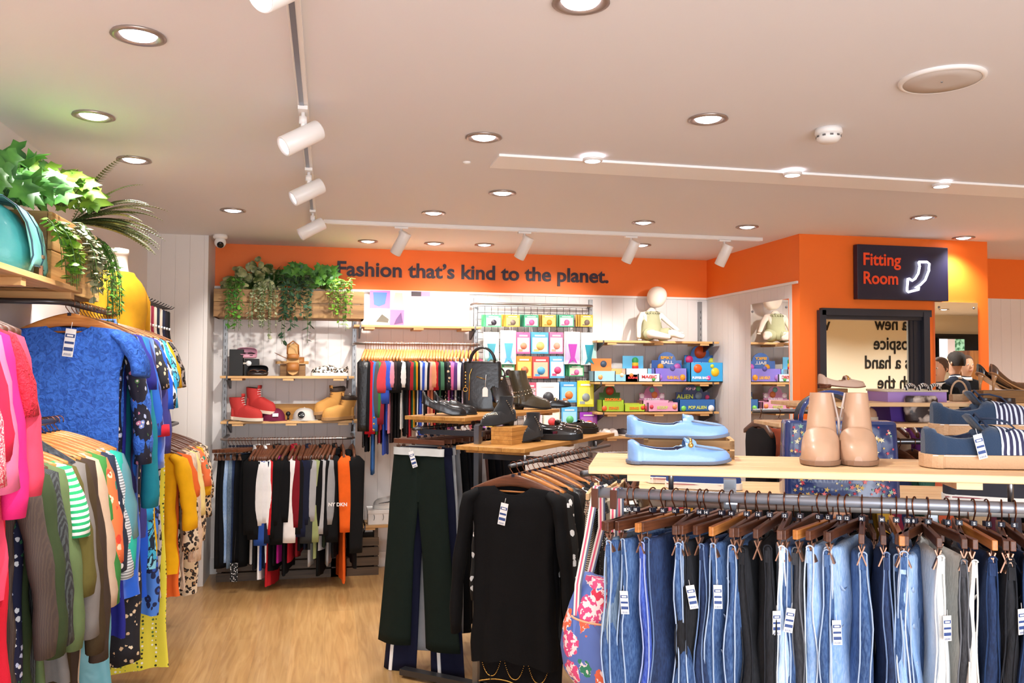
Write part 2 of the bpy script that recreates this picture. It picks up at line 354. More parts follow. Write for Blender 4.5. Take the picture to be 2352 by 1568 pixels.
# fitting room sign
c = (PY(1957, 564, YF)+PY(2166, 692, YF))/2
sg = thing('hanging_sign', 'dark navy Fitting Room sign with white neon arrow', 'sign', (c.x, YF-.035, c.z))
b = MB(); b.box((0, 0, 0), (.752, .05, .395)); b.obj('sign_panel', mat('navy_sign', '1c1a34', .35), sg, .003)
om = mat('orange_letter', 'ee4a1c', .5)
for s_, z_, px1_ in (('Fitting', .050, 2068), ('Room', -.085, 2061)):
    wd_ = PY(px1_, 630, YF-.06).x-PY(1980, 630, YF-.06).x; tt = text('sign_text', s_, .125, om, (PY(1981, 630, YF-.06).x-c.x, -.027, z_), None, sg, ext=.002, off=.0025); k_ = wd_/max(v.co.x for v in tt.data.vertices)
    for v in tt.data.vertices: v.co.x *= k_
neon = mat('neon_white', 'ffffff', .4, emit=5.0, ecol='f2f0ff')
cx0, cz0 = PY(1956+105, 0, YF).x, 0
def sp(px, py): p = PY(px, py, YF-.06); return Vector((p.x-c.x, -.04, p.z-c.z))
arr = [(2107, 602), (2126, 602), (2131, 606), (2130, 622), (2122, 643), (2110, 655), (2100, 661), (2108, 662), (2107, 665), (2083, 671), (2080, 668), (2082, 640), (2085, 640), (2092, 645), (2099, 640), (2106, 628), (2109, 612), (2107, 602)]
b = MB(); b.tube([sp(*q) for q in arr], .008, 8); b.obj('neon_arrow', neon, sg)
# ---- ceiling things ----
bulb = mat('lamp_glow', 'ffffff', .5, emit=9, ecol='fff6ff'); ring_m = mat('nickel_ring', 'a89a92', .3, .7); dark_in = mat('lamp_recess', '8a7c74', .3, .6)
cl = None
DL = [(318, 80), (215, 265), (308, 366), (535, 482), (1334, 3), (1111, 314), (1154, 442), (996, 488), (1478, 510), (1716, 520), (1626, 272), (2121, 498), (2213, 545), (845, 553), (997, 558), (1113, 561), (1473, 562)]
desc = ['nearest the left wall and brightest', 'above the big ivy at left', 'beyond the left ivy planter', 'near the white pillar top', 'at the top edge of the photo', 'in mid ceiling left of the long flush panel', 'behind the left end of the flush panel', 'between the camera end of the track and pillar', 'in front of the right half of the white track', 'above the right end of the white track', 'in front of the flush panel, right of centre', 'above the fitting room sign', 'right of the fitting room sign', 'just behind the first white spotlight', 'over the word Fashion', 'behind the second white spotlight', 'between the third and fourth white spotlights']
for i, (px, py) in enumerate(DL):
    p = PZ(px, py, H)
    if cl is None:
        cl = thing('ceiling_downlight', '', 'downlight', p, 0, 'recessed ceiling downlights')
        b = MB(); b.lathe([(.075, 0), (.078, -.006), (.064, -.010), (.055, -.004), (.050, 0)], n=28, caps=False); b.obj('trim_ring', ring_m, cl)
        b = MB(); b.lathe([(.050, -.002), (.046, -.006), (.030, -.012), (.001, -.014)], n=24); b.obj('lamp', bulb, cl)
        o = cl; dl0 = cl
    else: o = clone(cl, p)
    o['label'] = 'round recessed ceiling downlight, '+desc[i]
    spot_light('downlight_beam', (p.x, p.y, H-.03), (p.x, p.y, 0), 44 if i else 44, 125, .8, .05)
cl = None
for i, (px, py) in enumerate(((1361, 364), (1820, 397), (2162, 423))):
    p = PZ(px, py, H-.012)
    if cl is None:
        cl = thing('panel_downlight', '', 'downlight', p, 0, 'small downlights in the flush panel')
        b = MB(); b.lathe([(.045, 0), (.046, -.012), (.036, -.014)], n=20, caps=False); b.obj('trim_ring', wpaint, cl); b = MB(); b.lathe([(.036, -.013), (.001, -.006)], n=20); b.obj('lamp', bulb, cl); o = cl
    else: o = clone(cl, p)
    o['label'] = 'small white downlight in the long flush ceiling panel, '+('at its left end', 'at its middle', 'furthest right of three')[i]
for i, (x, y) in enumerate(((6.6, 2.0), (8.3, 2.4), (9.6, .8), (7.8, .4), (10.6, 2.6), (6.0, 4.4), (8.0, -.7), (9.4, -.6), (10.8, -.5))):  # last three are added, unseen, to brighten the lettered wall in the mirror
    o = clone(dl0, Vector((x, y, H))); o['label'] = 'recessed downlight right of the frame, %s of nine, last three added as fill' % ordn(i)
    spot_light('downlight_beam', (x, y, H-.03), (x, y, 0), 130, 150, .8, .05)
b = MB(); b.box((2.6, 3.83, H-.006), (3.7, .23, .012)); struct('trim_3', b, mat('panel_lit_white', 'ffffff', .5), .002)  # pure white puts the brightness of a lit recess into the panel colour
p = PZ(2163, 181, H); th = thing('ceiling_speaker', 'large round flush speaker grille in white ceiling', 'speaker', p)
b = MB(); b.lathe([(.135, 0), (.135, -.008), (.125, -.012), (.12, -.010)], n=40, caps=False); b.obj('rim', wpaint, th); b = MB(); b.lathe([(.122, -.006), (.120, -.0095), (.06, -.0105), (.001, -.0105)], n=40); b.obj('grille', mat('grille_grey', 'cfc6c0', .7, bump=(300, .1, .001)), th); b = MB(); sph(b, (0, 0, -.01), .004); b.obj('screw', steel, th)
p = PZ(1903, 296, H); th = thing('smoke_detector', 'white round smoke detector on the ceiling', 'detector', p)
b = MB(); b.lathe([(.052, 0), (.054, -.02), (.045, -.026)], n=28); b.obj('base', white, th); b = MB(); b.lathe([(.045, -.024), (.047, -.04), (.036, -.054), (.014, -.058)], n=28); b.obj('dome', white, th)
b = MB()
for k in range(10): b.box((.047*math.cos(k*.628), .047*math.sin(k*.628), -.033), (.004, .012, .007), k*.628)
b.obj('vent_slot', mat('slot_grey', '6a6664', .6), th)
p = PZ(1072, 372, H); b = MB(); b.lathe([(.02, 0), (.018, -.006), (.005, -.01)], (p.x, p.y, p.z), 16); tag(b.obj('ceiling_sensor', white), 'tiny white sensor disc on ceiling beside the flush panel', 'sensor')
# security camera
p = PZ(498, 529, H); th = thing('security_camera', 'small white dome security camera above the white pillar', 'camera', (p.x, 6.46, H))
b = MB(); b.lathe([(.05, 0), (.052, -.02), (.044, -.03)], n=24); b.obj('base', white, th)
b = MB(); sph(b, (0, 0, -.055), .042); b.obj('housing', white, th)
b = MB(); d = Vector((.1, -.7, -.5)).normalized(); R = d.to_track_quat('Z', 'Y').to_matrix(); b.lathe([(.024, .03), (.024, .043), (.014, .047), (.002, .045)], Vector((0, 0, -.055)), 16, 0, R); b.obj('lens', mat('lens_black', '101014', .15), th)
# spotlight track
tr_side = mat('track_slot', '8b8f9c', .35, .5)
trA = thing('lighting_track', 'long lighting track running away along the ceiling toward pillar', 'track', (-.10, 0, H))
b = MB(); b.box((0, 3.35, -.012), (.038, 4.7, .024)); b.obj('track_body', wpaint, trA, .002); b = MB(); b.box((-.004, 3.35, -.025), (.016, 4.68, .005)); b.obj('contact_slot', tr_side, trA)
trB = thing('lighting_track', 'white lighting track running across the ceiling by the orange wall', 'track', (0, 5.64, H))
b = MB(); b.box((1.54, 0, -.012), (3.16, .036, .024)); b.obj('track_body', wpaint, trB, .002); b = MB(); b.box((1.54, 0, -.025), (3.12, .014, .003)); b.obj('contact_slot', white, trB)
sl = None
heads = [((-.10, 1.90), (-.62, -.55, -.62), 'cut off at the top edge of the photo'), ((-.10, 3.16), (-.80, -.35, -.55), 'large and nearest below the long track'), ((-.10, 4.12), (-.82, -.25, -.50), 'second along the long track'), ((-.10, 5.2), (-.80, -.1, -.48), 'third on the long track by its corner'),
         ((.47, 5.64), (-.42, .35, -.80), 'leftmost on the cross track'), ((1.32, 5.64), (-.36, .35, -.82), 'second from left on the cross track'), ((2.10, 5.64), (-.30, .35, -.84), 'third from left on the cross track'), ((2.82, 5.64), (-.28, .35, -.84), 'rightmost on the cross track')]
aims = [(-1.1, 2.6, 1.5), (-1.15, 3.0, 1.3), (-1.15, 4.0, 1.3), (-.5, 6.8, 1.5), (.1, 6.9, 1.5), (.9, 6.9, 1.7), (1.8, 6.9, 1.7), (2.9, 6.9, 1.6)]
for i, ((x, y), d, ds) in enumerate(heads):
    d = Vector(d).normalized(); 
    th = thing('track_spotlight', 'white cylinder spotlight, '+ds, 'spotlight', (x, y, H-.027), 0, 'white track spotlights')
    drop = .105; c = Vector((0, 0, -drop)); R = d.to_track_quat('Z', 'Y').to_matrix()
    b = MB(); b.box((0, 0, -.006), (.035, .09, .014)) if i < 4 else b.box((0, 0, -.006), (.09, .03, .014)); b.lathe([(.008, -.01), (.008, -drop+.03)], n=10); b.lathe([(.015, -.028), (.015, -.055)], n=12); b.obj('adapter', wpaint, th)
    b = MB(); b.lathe([(.036, -.075), (.038, -.07), (.038, .085), (.034, .088), (.032, .07)], c, 28, 0, R); b.obj('housing', wpaint, th)
    b = MB(); b.lathe([(.032, .072), (.001, .078)], c, 24, 0, R); b.obj('lamp', bulb, th)
    w = Vector((x, y, H-.027))+c+d*.11
    spot_light('spotlight_beam', w, aims[i], 62 if i < 4 else 42, 52 if i < 4 else 66, .6, .02, (1, .96, .9))
# ================= CLOTHES AND HANGERS =================
def hook_pts(r=.0175, stem=.075):
    pts = [Vector((r*math.cos(a), 0, -r+.002+r*math.sin(a))) for a in [math.radians(q) for q in range(-25, 181, 17)]]
    return [Vector((p.x, 0, p.z)) for p in pts]+[Vector((-r*.9, 0, -r*1.7)), Vector((-.006, 0, -r*2.5)), Vector((0, 0, -r*3.0)), Vector((0, 0, -stem))]
def me_hook():
    b = MB(); b.tube(hook_pts(), .0019, 6); return b.mesh('hook', bronze)
def me_arms(m, w=.205):
    b = MB(); R = []
    for i in range(25):
        u = -1+i/12.0; a = abs(u); x = w*u
        z = -.078-.058*(a**1.5); hh = .026-.014*a; yy = .0065+.004*math.sin(a*2.6); yo = .012*a*a
        R.append([Vector((x, yo+yy*c, z+hh*s)) for c, s in ((-1, -.7), (-.7, -1), (.7, -1), (1, -.7), (1, .7), (.7, 1), (-.7, 1), (-1, .7))])
    b.loft(R); return b.mesh('arms', m)
def me_bar():
    b = MB(); b.tube([(-w_, 0, -.128) for w_ in (-.17, .17)], .004, 8); return b.mesh('trouser_bar', honey)
def me_cube():
    b = MB(); b.box((0, 0, -.058), (.015, .015, .013)); return b.mesh('size_marker', mat('marker_navy', '1d2233', .4))
def me_clipbar(m, w=.155):
    b = MB(); b.box((0, 0, -.083), (2*w, .013, .024)); return b.mesh('bar', m)
def me_clip():
    b = MB(); b.tube([(0, 0, -.094), (0, 0, -.125)], .0018, 6)
    for s in (-1, 1):
        R = Matrix.Rotation(s*.36, 3, 'X'); b.box(Vector((0, s*.002, -.127)), (.017, .003, .050), R=R)
    return b.mesh('clip', mat('copper_clip', 'a07a66', .35, .8))
HM = {}
def hm(k, f, *a):
    if k not in HM: HM[k] = f(*a)
    return HM[k]
HK = {'walnut': walnut, 'dark': dwal, 'honey': honey, 'pale': palh}
def hanger(kind, style, loc, rz, label, group, detail=True, sc=1.0, sizetxt=None, tilt=0):
    th = thing('clothes_hanger', label, 'hanger', loc, rz, group)
    if sc != 1: th.scale = (sc, 1, 1)
    link('hook', hm('hook', me_hook), th)
    if kind == 'arms':
        link('shoulder_bar', hm('arms'+style, me_arms, HK[style]), th, 0)
        if detail: link('trouser_bar', hm('tbar', me_bar), th)
    else:
        link('wooden_bar', hm('cbar'+style, me_clipbar, HK[style]), th, .002)
        for s in (-1, 1):
            c = link('clip', hm('clip', me_clip), th); c.location = (s*.128, 0, 0)
    if detail:
        q = link('size_marker', hm('cube', me_cube), th, .001)
        if sizetxt:
            t_ = text('size_text', sizetxt, .0105, tag_white, (0, 0, 0), None, q, align='CENTER', ext=.0004, off=.0003)
            t_.matrix_local = Matrix.Rotation(tilt, 4, 'Z') @ Matrix.Translation((0, -.0085, -.0615)) @ Matrix.Rotation(PI/2, 4, 'X')
            q.rotation_euler.z = tilt; t_.matrix_local = Matrix.Translation((0, -.0085, -.0615)) @ Matrix.Rotation(PI/2, 4, 'X')
    return th
def interp(prof, z):
    for a, b_ in zip(prof, prof[1:]):
        if z >= b_[0]: u = (a[0]-z)/max(1e-6, a[0]-b_[0]); u = u*u*(3-2*u)*.5+u*.5; return [a[i]+(b_[i]-a[i])*u for i in range(1, len(a))]
    return list(prof[-1][1:])
def body(b, prof, seed, fold=1.0, nf=5, mi=0, N=30, rows=22, hem=0):
    rnd = random.Random(seed); ph = rnd.uniform(0, 6.28); ph2 = rnd.uniform(0, 6.28); kx = nf+rnd.uniform(-.8, .8); lean = rnd.uniform(-.02, .02)*fold
    z0, z1 = prof[0][0], prof[-1][0]; zs = sorted(set([p[0] for p in prof]+[z0+(z1-z0)*i/rows for i in range(rows+1)]), reverse=True); R = []
    for z in zs:
        w, t = interp(prof, z); f = (z0-z)/(z0-z1); r = []
        for k in range(N):
            a = 2*PI*k/N; cx_ = math.cos(a); sy = math.sin(a)
            x = w*math.copysign(abs(cx_)**.75, cx_); y = t*math.copysign(abs(sy)**.8, sy)
            u = x/max(w, .01)
            amp = .016*fold*min(1, max(0, f*1.6-.12))
            y += amp*math.sin(kx*u*1.9+ph+f*1.3)+amp*.5*math.sin(kx*u*4.1+ph2+f*2)+lean*f
            x += .006*fold*f*math.sin(7*f*3+ph)*(1 if cx_ > 0 else -1)
            zz = z+(hem*math.sin(3*u+ph) if f > .97 else 0)-(.040*max(0, 1-u*u)*(1 if sy < 0 else .25)*max(0, 1-f*14) if hem else 0)
            r.append((x, y, zz))
        R.append(r)
    b.loft(R, mi, False, False)
def sleeve(b, s, x0, z0, L, r0, r1, seed, spread=.045, mi=0, cuff=0, flat=.62):
    rnd = random.Random(seed+s*7); pts = []; rs = []; n = max(5, int(L/.05))
    bend = rnd.uniform(-.03, .03)*min(1, flat*1.6); fy = rnd.uniform(-.02, .02)*(1 if flat > .4 else .15); bend *= 1 if flat > .4 else .15
    pts.append(Vector((s*(x0-.035), 0, z0+.008))); rs.append(r0*.55)
    for i in range(n+1):
        u = i/n; wr = 1+(.10 if flat > .4 else .0)*math.sin(u*17+seed*3+s)
        pts.append(Vector((s*(x0+.012+spread*math.sin(u*1.7)), bend*math.sin(u*2.2)+fy*u, z0-.022-L*u))); rs.append((r0+(r1-r0)*u)*wr)
    b.tube(pts, rs, 12, mi, True, flat)
    if cuff:
        p = pts[-1]; b.tube([p+Vector((0, 0, .03)), p+Vector((0, 0, -.012))], [r1*1.12, r1*1.12], 12, cuff, True, .62)
def price_tag(parent, loc, rz=0, s=1.0, ry=0):
    b = MB(); b.box((0, 0, -.05), (.034, .0012, .095), mi=0)
    for z, h in ((-.026, .012), (-.050, .008), (-.072, .012)): b.box((0, -.0009, z), (.030, .0012, h), mi=1)
    b.box((0, -.0015, -.026), (.020, .0006, .006), mi=0)
    for k in range(7): b.box((-.011+k*.0036, -.0017, -.09), (.0012, .0006, .008), mi=1)
    b.tube([(0, 0, .02), (0, -.001, -.003)], .0008, 5, 0)
    o = b.obj('price_tag', [tag_white, navyc], parent); o.location = loc; o.rotation_euler = (0, ry, rz); o.scale = (s, s, s); return o
SC = {}
def garment(kind, mats, loc, rz, L, label, cat, group=None, seed=0, sl=0, w=.205, t=.02, flare=1.0, fold=1.0, neck='v', tagp=None, name=None, sr=(.056, .040), spread=.045, hood=False, placket=None, collar=None, sleeves_m=None, band=None, flat=.55):
    """cloth hanging below a hanger whose hook top is at loc"""
    nm = name or {'top': 'top', 'dress': 'dress', 'jacket': 'jacket', 'coat': 'coat', 'skirt': 'skirt', 'trousers': 'trousers'}.get(kind, kind)
    th = thing(nm, label, cat, loc, rz, group)
    if not isinstance(mats, (list, tuple)): mats = [mats]
    if kind in ('top', 'dress', 'jacket', 'coat'):
        zs = -.130
        prof = [(-.100, .090, t*.9), (-.104, .104, t*1.0), (zs+.012, w*.90, t*1.0), (zs-.015, w*1.0, t*1.15), (zs-.06, w*1.0, t*1.5), (zs-.16, w*.90, t*1.7), (zs-L*.45, w*.90*(.5+.5*flare), t*1.7), (zs-L, w*.98*flare, t*1.9)]
        b = MB(); body(b, prof, seed, fold, mi=0, hem=.012); b.obj('bodice' if kind == 'dress' else 'body', mats[0], th)
        if sl:
            for s in (-1, 1):
                b = MB(); sleeve(b, s, w*.95, zs-.008, sl, sr[0], sr[1], seed, spread, flat=flat); b.obj('sleeve', sleeves_m or mats[-1], th)
    if collar is not None:
        b = MB(); R = []
        for i, (z, q) in enumerate(((-.095, 1.18), (-.06, 1.02), (-.05, 1.0), (-.058, .9))):
            R.append([(.078*q*math.cos(2*PI*k/20), .030*q*math.sin(2*PI*k/20), z-(.028 if math.sin(2*PI*k/20) < 0 else 0)) for k in range(20)])
        b.loft(R, 0, False, False); b.obj('collar', collar, th)
    if hood:
        b = MB(); R = []
        for i in range(9):
            a = PI*i/8; R.append([(.085*math.sin(a)*math.cos(2*PI*k/14)+.0, .045*math.sin(a)*math.sin(2*PI*k/14)+.03, -.13+.06*math.cos(a)-.02) for k in range(14)])
        b.loft(R, 0); b.obj('hood', hood, th)
    if placket is not None:
        b = MB(); b.tube([(0, -t*1.6, -.11), (0, -t*2.4, -.2), (0, -t*2.6, -.13-L+.02)], .004, 6)
        for k in range(5): sph(b, (.004, -t*2.4-.006, -.17-k*L*.17), .006, n=8)
        b.obj('placket', placket, th)
    if tagp: price_tag(th, *tagp)
    return th
def trousers(mats, loc, rz, L, label, group=None, seed=0, w=.15, t=.013, seam=None, split=True, flare=1.0, tagp=None, band=None, name='trousers', top=-.118, cat='trousers', fold=1.0, stripe=None):
    th = thing(name, label, cat, loc, rz, group)
    pc = L*.27
    b = MB(); body(b, [(top, w*.80, t*.5), (top-pc*.5, w*.8, t*.6), (top-pc, w*.25, t*.5)], seed, .3*fold, rows=7); b.obj('seat', mats, th)
    for s in (-1, 1):
        b = MB(); rows = []
        rnd = random.Random(seed+s); ph = rnd.uniform(0, 6)
        for i in range(22):
            u = i/21; z = top-L*u; q = min(1, (top-z)/pc); dn_ = max(0, (u-.27)/.73)
            ow = w*(.87+.15*q)+(flare-1)*.26*dn_**1.3*w/.15; iw = -.004+.014*min(1, dn_*3)*(1 if flare > 1.05 else .6)+(.035*dn_ if flare > 1.1 else 0)
            hw = (ow-iw)/2; cx_ = s*(ow+iw)/2; tt = t*(.95+.5*q)
            rows.append([(cx_+hw*math.copysign(abs(math.cos(2*PI*k/20))**.8, math.cos(2*PI*k/20)), tt*math.sin(2*PI*k/20)+.012*fold*u*math.sin(3.1*math.cos(2*PI*k/20)+ph+u*3)+s*.003*u, z) for k in range(20)])
        b.loft(rows); lg = b.obj('trouser_leg', mats, th)
        if stripe:
            b = MB(); b.loft([[(x_, y_, z_) for x_, y_, z_ in ((r[14][0]-.008, r[14][1]-.004, r[14][2]), (r[14][0]+.010, r[14][1]-.004, r[14][2]), (r[14][0]+.010, r[14][1]+.001, r[14][2]), (r[14][0]-.008, r[14][1]+.001, r[14][2]))] for r in rows], sm=False); b.obj('side_stripe', stripe, lg)
    b = MB(); body(b, [(top+.003, w*.90, t*1.5), (top-.035, w*.92, t*1.7)], seed, .3, rows=2); b.obj('waistband', band or mats, th)
    if tagp: price_tag(th, *tagp)
    return th
def folded_jeans(m, loc, rz, L, label, group, seed, seam, w=.15, tagq=False, rips=False):
    """jeans clipped by the waist, folded so that the outer seam faces out"""
    th = thing('jeans', label, 'jeans', loc, rz, group); rnd = random.Random(seed)
    ph = rnd.uniform(0, 6.28); ph2 = rnd.uniform(0, 6.28); am = rnd.uniform(.004, .010); T = rnd.uniform(.010, .016)
    def cen(x, z):
        f = min(1, max(0, (-.115-z)/.35)); return (am*math.sin(x*26+ph+z*4)+am*.9*math.sin(z*13+ph2)*f)
    def edge(z):
        f = (-.115-z); return -w*(1.0+.03*math.sin(f*9+ph))+.010*math.sin(f*17+ph2)*min(1, f*5)
    b = MB(); R = []; N = 26
    zs = [-.112, -.116, -.124]+[-.124-(L-.01)*i/22 for i in range(1, 23)]
    for i, z in enumerate(zs):
        th_ = T*(.35 if i == 0 else (.8 if i == 1 else 1.0+.7*min(1, max(0, (-.12-z)/.3)))); r = []
        e = edge(z)+(.008 if i == 0 else 0)
        for k in range(N):
            a = 2*PI*k/N; u = math.cos(a); x = (e+w)/2+((w-e)/2)*math.copysign(abs(u)**.6, u)
            y = th_*math.copysign(abs(math.sin(a))**.7, math.sin(a))+cen(x, z)+.0035*math.sin(x*70+z*22+ph)
            r.append((x, y, z))
        R.append(r)
    b.loft(R, 0, True, True); b.obj('denim_leg', m, th)
    b = MB()
    for s in (-1, 1):
        pts = []
        for z in zs[1:]:
            e = edge(z); pts.append(Vector((e+.001, s*(T*(.55+.35*min(1, (-.11-z)/.25)))+cen(e, z)+s*.002*math.sin(z*30+ph), z)))
        if s == 1: pts = pts
        b.tube(pts, .0021, 5)
    e = edge(-.116); y0 = cen(e, -.116)
    b.tube([Vector((e, y0+T*.6*math.cos(a), -.117+T*.5*math.sin(a))) for a in [PI*k/6 for k in range(7)]], .0021, 5)
    b.obj('seam', seam, th)
    b = MB(); y1 = edge(-.16); b.box((y1-.0005, cen(y1, -.15)*1.0, -.138), (.004, T*.9, .03)); b.obj('belt_loop', m, th)
    if rips:
        b = MB()
        for k in range(4):
            z = -.2-k*.09; e = edge(z); b.tube([(e+.03, -T*1.7+cen(e+.03, z), z), (e+.045, -T*1.75+cen(e+.045, z), z-.015), (e+.07, -T*1.75+cen(e+.07, z), z-.01)], [.001, .006, .001], 6, 0, True, .4)
        b.obj('frayed_rip', seam, th)
    if tagq: price_tag(th, (edge(-.25)-.006, -T*1.2, -.20-rnd.uniform(0, .08)), -1.1, .62, rnd.uniform(-.25, .25))
    return th
# ---- cloth patterns ----
PAT['blue_lace'] = pattern('blue_lace', 'lace', '2457b8', ['3d78e0'], 22)
PAT['red_lace'] = pattern('red_lace', 'lace', 'b8112c', ['d8203c'], 30)
PAT['navy_floral'] = pattern('navy_floral', 'floral', '15152c', ['7a8fd0', 'b7c3e4', '46703e', 'c47a96', 'e6dcd8'], 34)
PAT['pink_squiggle'] = pattern('pink_squiggle', 'squiggle', 'e8405c', ['fbe6e6', 'e8405c'], 85)
PAT['leopard'] = pattern('leopard', 'leopard', 'd9bc96', ['1d1512', 'a8764a'], 38)
PAT['grey_leopard'] = pattern('grey_leopard', 'leopard', 'c4b8b0', ['1c1a20', '6a625e'], 30)
PAT['pale_leopard'] = pattern('pale_leopard', 'leopard', 'e2cdb0', ['241a16', 'b58a60'], 30)
PAT['mustard_print'] = pattern('mustard_print', 'dots', 'a8741e', ['3a2812', 'e0c070'], 60)
PAT['yellow_floral'] = pattern('yellow_floral', 'dots', 'e8d840', ['2a3018', 'fbf8ea', '5a7a3a'], 48)
PAT['black_cream_floral'] = pattern('black_cream_floral', 'floral', '13121c', ['d8bc98', '13121c', 'c8a884', 'e8d4b4'], 36)
PAT['daisy'] = pattern('daisy', 'floral', '14173a', ['f0f0f4', 'c8d0f0', '2f6a48', 'f0f0f4'], 40)
PAT['purple_stripe'] = pattern('purple_stripe', 'stripes', '7a2050', ['f2ecf0'], 22)
PAT['grey_stripe'] = pattern('grey_stripe', 'stripes', '8a9096', ['dfe2e6'], 30)
PAT['green_stripe'] = pattern('green_stripe', 'stripes', '17a060', ['f4f4f0'], 16)
PAT['polka'] = pattern('polka', 'dots', '13233c', ['f2f2f2'], 22)
PAT['orange_floral'] = pattern('orange_floral', 'floral', 'e8703c', ['f6c8a8', '2f8a70', 'f2e4c8', 'd84028'], 20)
PAT['blue_print'] = pattern('blue_print', 'leopard', '4f86e0', ['1b2450', '2f5ab8'], 22)
PAT['aqua_print'] = pattern('aqua_print', 'squiggle', '3fb4dc', ['12283c', '8ad8f0'], 14)
PAT['bw_print'] = pattern('bw_print', 'leopard', 'e6e6e6', ['121212', '3a3a3a'], 26)
PAT['bw_floral'] = pattern('bw_floral', 'floral', '141414', ['e8e8e8', '141414', 'f4f4f4'], 22)
PAT['bw_stripe'] = pattern('bw_stripe', 'stripes', '151515', ['f0efe8'], 14)
PAT['tweed'] = pattern('tweed', 'dots', '1a1a1c', ['b8b8b4', '6a6a6a'], 120)
PAT['tartan'] = pattern('tartan', 'stripes', 'c8bca4', ['3c3838'], 40)
PAT['fur'] = pattern('fur', 'fur', '181a20', ['3e444c'], 40)
PAT['borg'] = pattern('borg', 'fur', 'd8b494', ['ecd2b8'], 60)
PAT['pinstripe'] = pattern('pinstripe', 'vstripes', '3d2f2a', ['47382f'], 60)
PAT['stitched'] = pattern('stitched', 'vstripes', '191b1e', ['3c4242'], 70)
PAT['satin_blue'] = mat('satin_blue', '1f5fd0', .3, sheen=.3, bump=(8, .5, .02)); PAT['satin_teal'] = mat('satin_teal', '5e98a4', .3, bump=(8, .5, .02))
PAT['leather'] = mat('black_leather_cloth', '161618', .35, bump=(60, .3)); PAT['plum_sheer'] = fabric('plum_sheer', '3c3c80', .5)
def tubeobj(name, label, cat, pts, r, m, n=12, flat=1.0, group=None):
    b = MB(); b.tube(pts, r, n, 0, True, flat); return tag(b.obj(name, m), label, cat, group)
def pick(l, i): return l[i % len(l)]
# ================= FRONT RIGHT RACK WITH JEANS =================
a1 = math.radians(-21.8); e1 = Vector((math.cos(a1), math.sin(a1), 0)); e2 = Vector((-e1.y, e1.x, 0))
A0 = Vector((.615, 1.945, 1.35))                        # near left corner of the shelf top
def fr(s, d, z): return Vector((A0.x, A0.y, 0))+e1*s+e2*d+Vector((0, 0, z))
th = thing('display_shelf', 'pale wooden shelf top above the jeans carrying blue loafers and tan boots', 'shelf', fr(0, 0, 1.35), a1)
for k in range(4):
    b = MB(); b.box((.82, .0425+k*.086, -.009), (1.64, .0835, .018)); b.obj('board', pale, th, .0025)
for s in (.12, .86, 1.5): b = MB(); b.box((s, .17, -.0265), (.055, .30, .017)); b.obj('batten', pale, th)
a2 = math.radians(-25.5); RP = PZ(1421, 1132, 1.245)
r1 = Vector((math.cos(a2), math.sin(a2), 0)); r2 = Vector((-r1.y, r1.x, 0))
rp = lambda s, z=0, d=0: RP+r1*s+r2*d+Vector((0, 0, z))
rack = thing('clothes_rack', 'steel floor rack with the long row of jeans', 'clothes rack', rp(0, -1.245), a2)
b = MB(); b.tube([(-.065, 0, 1.245), (1.75, 0, 1.245)], .0145, 16, 0, True, 1.0); b.obj('rail', mat('rail_steel', 'a4a8b2', .38, .45), rack)
b = MB(); sph(b, (-.066, 0, 1.258), .006); b.obj('end_stop', steel, rack)
for s in (.14, .98):
    b = MB(); b.tube([(s, .03, 1.255), (s, .03, 1.334)], .007, 10); b.obj('shelf_pin', steel, rack)
for s in (.30, 1.55):
    b = MB(); b.box((s, .19, .64), (.035, .035, 1.26)); b.obj('post', steel, rack); b = MB(); b.box((s, .1, 1.236), (.03, .2, .02)); b.obj('arm', steel, rack); b = MB(); b.box((s, .19, .03), (.05, .6, .04)); b.obj('foot', dsteel, rack)
dn = {'mid': denim('denim_mid', '1c3562', '34568a', '7394c0'), 'dark': denim('denim_dark', '141f38', '1e2f56', '36507e'), 'light': denim('denim_light', '6f98d0', '93b8e6', 'd0e2f6'), 'grey': denim('denim_grey', '44566e', '62788f', '94a8b8'),
      'black': denim('denim_black', '0d0e12', '15161b', '2a2c33'), 'white': denim('denim_white', 'd4dcdc', 'e6ecea', 'fafbf9'), 'cream': denim('denim_cream', 'c9c6c0', 'dedbd3', 'f2f0ea'), 'royal': denim('denim_royal', '20389a', '3b58bc', '7c98e0'), 'char': denim('denim_charcoal', '26272b', '37383d', '54555a'), 'ice': denim('denim_ice', '9fc0e8', 'c0d8f4', 'e8f2fc'), 'indigo': denim('denim_indigo', '0f1c38', '182c52', '2a4674')}
seamc = {k: fabric('seam_'+k, c, .9, .2) for k, c in dict(mid='a9bcd6', dark='6d83a8', light='d4e2f2', grey='a8b4b8', black='2e3036', white='f6f6f2', cream='efece4', royal='a8b4e0', char='6c6e74', ice='eef5fc', indigo='24385c').items()}
fj = [(1446, 'mid', 'XL'), (1462, 'grey', '18'), (1499, 'mid', 'L'), (1524, 'royal', '16'), (1552, 'dark', '14'), (1578, 'mid', '14'), (1607, 'mid', '14'), (1622, 'black', '14'), (1658, 'dark', '14'), (1680, 'mid', '14'), (1715, 'mid', '14'), (1742, 'black', '14'), (1768, 'black', '12'), (1802, 'ice', '12'), (1838, 'mid', '12'), (1882, 'char', '12'), (1904, 'light', '12'), (1927, 'mid', '12'), (1945, 'light', '12'), (1980, 'mid', 'M'), (2025, 'dark', 'M'), (2058, 'mid', 'M'), (2083, 'light', '10'), (2100, 'mid', '8'), (2130, 'white', '6'), (2174, 'cream', '6'), (2202, 'char', '6'), (2235, 'indigo', 'S'), (2266, 'black', 'S'), (2300, 'black', 'S'), (2330, 'indigo', 'S')]
cname = dict(mid='mid-blue', dark='dark blue', light='light blue', grey='grey-blue', black='black', white='white', cream='cream', royal='royal blue', char='charcoal', ice='very pale blue', indigo='deep indigo')
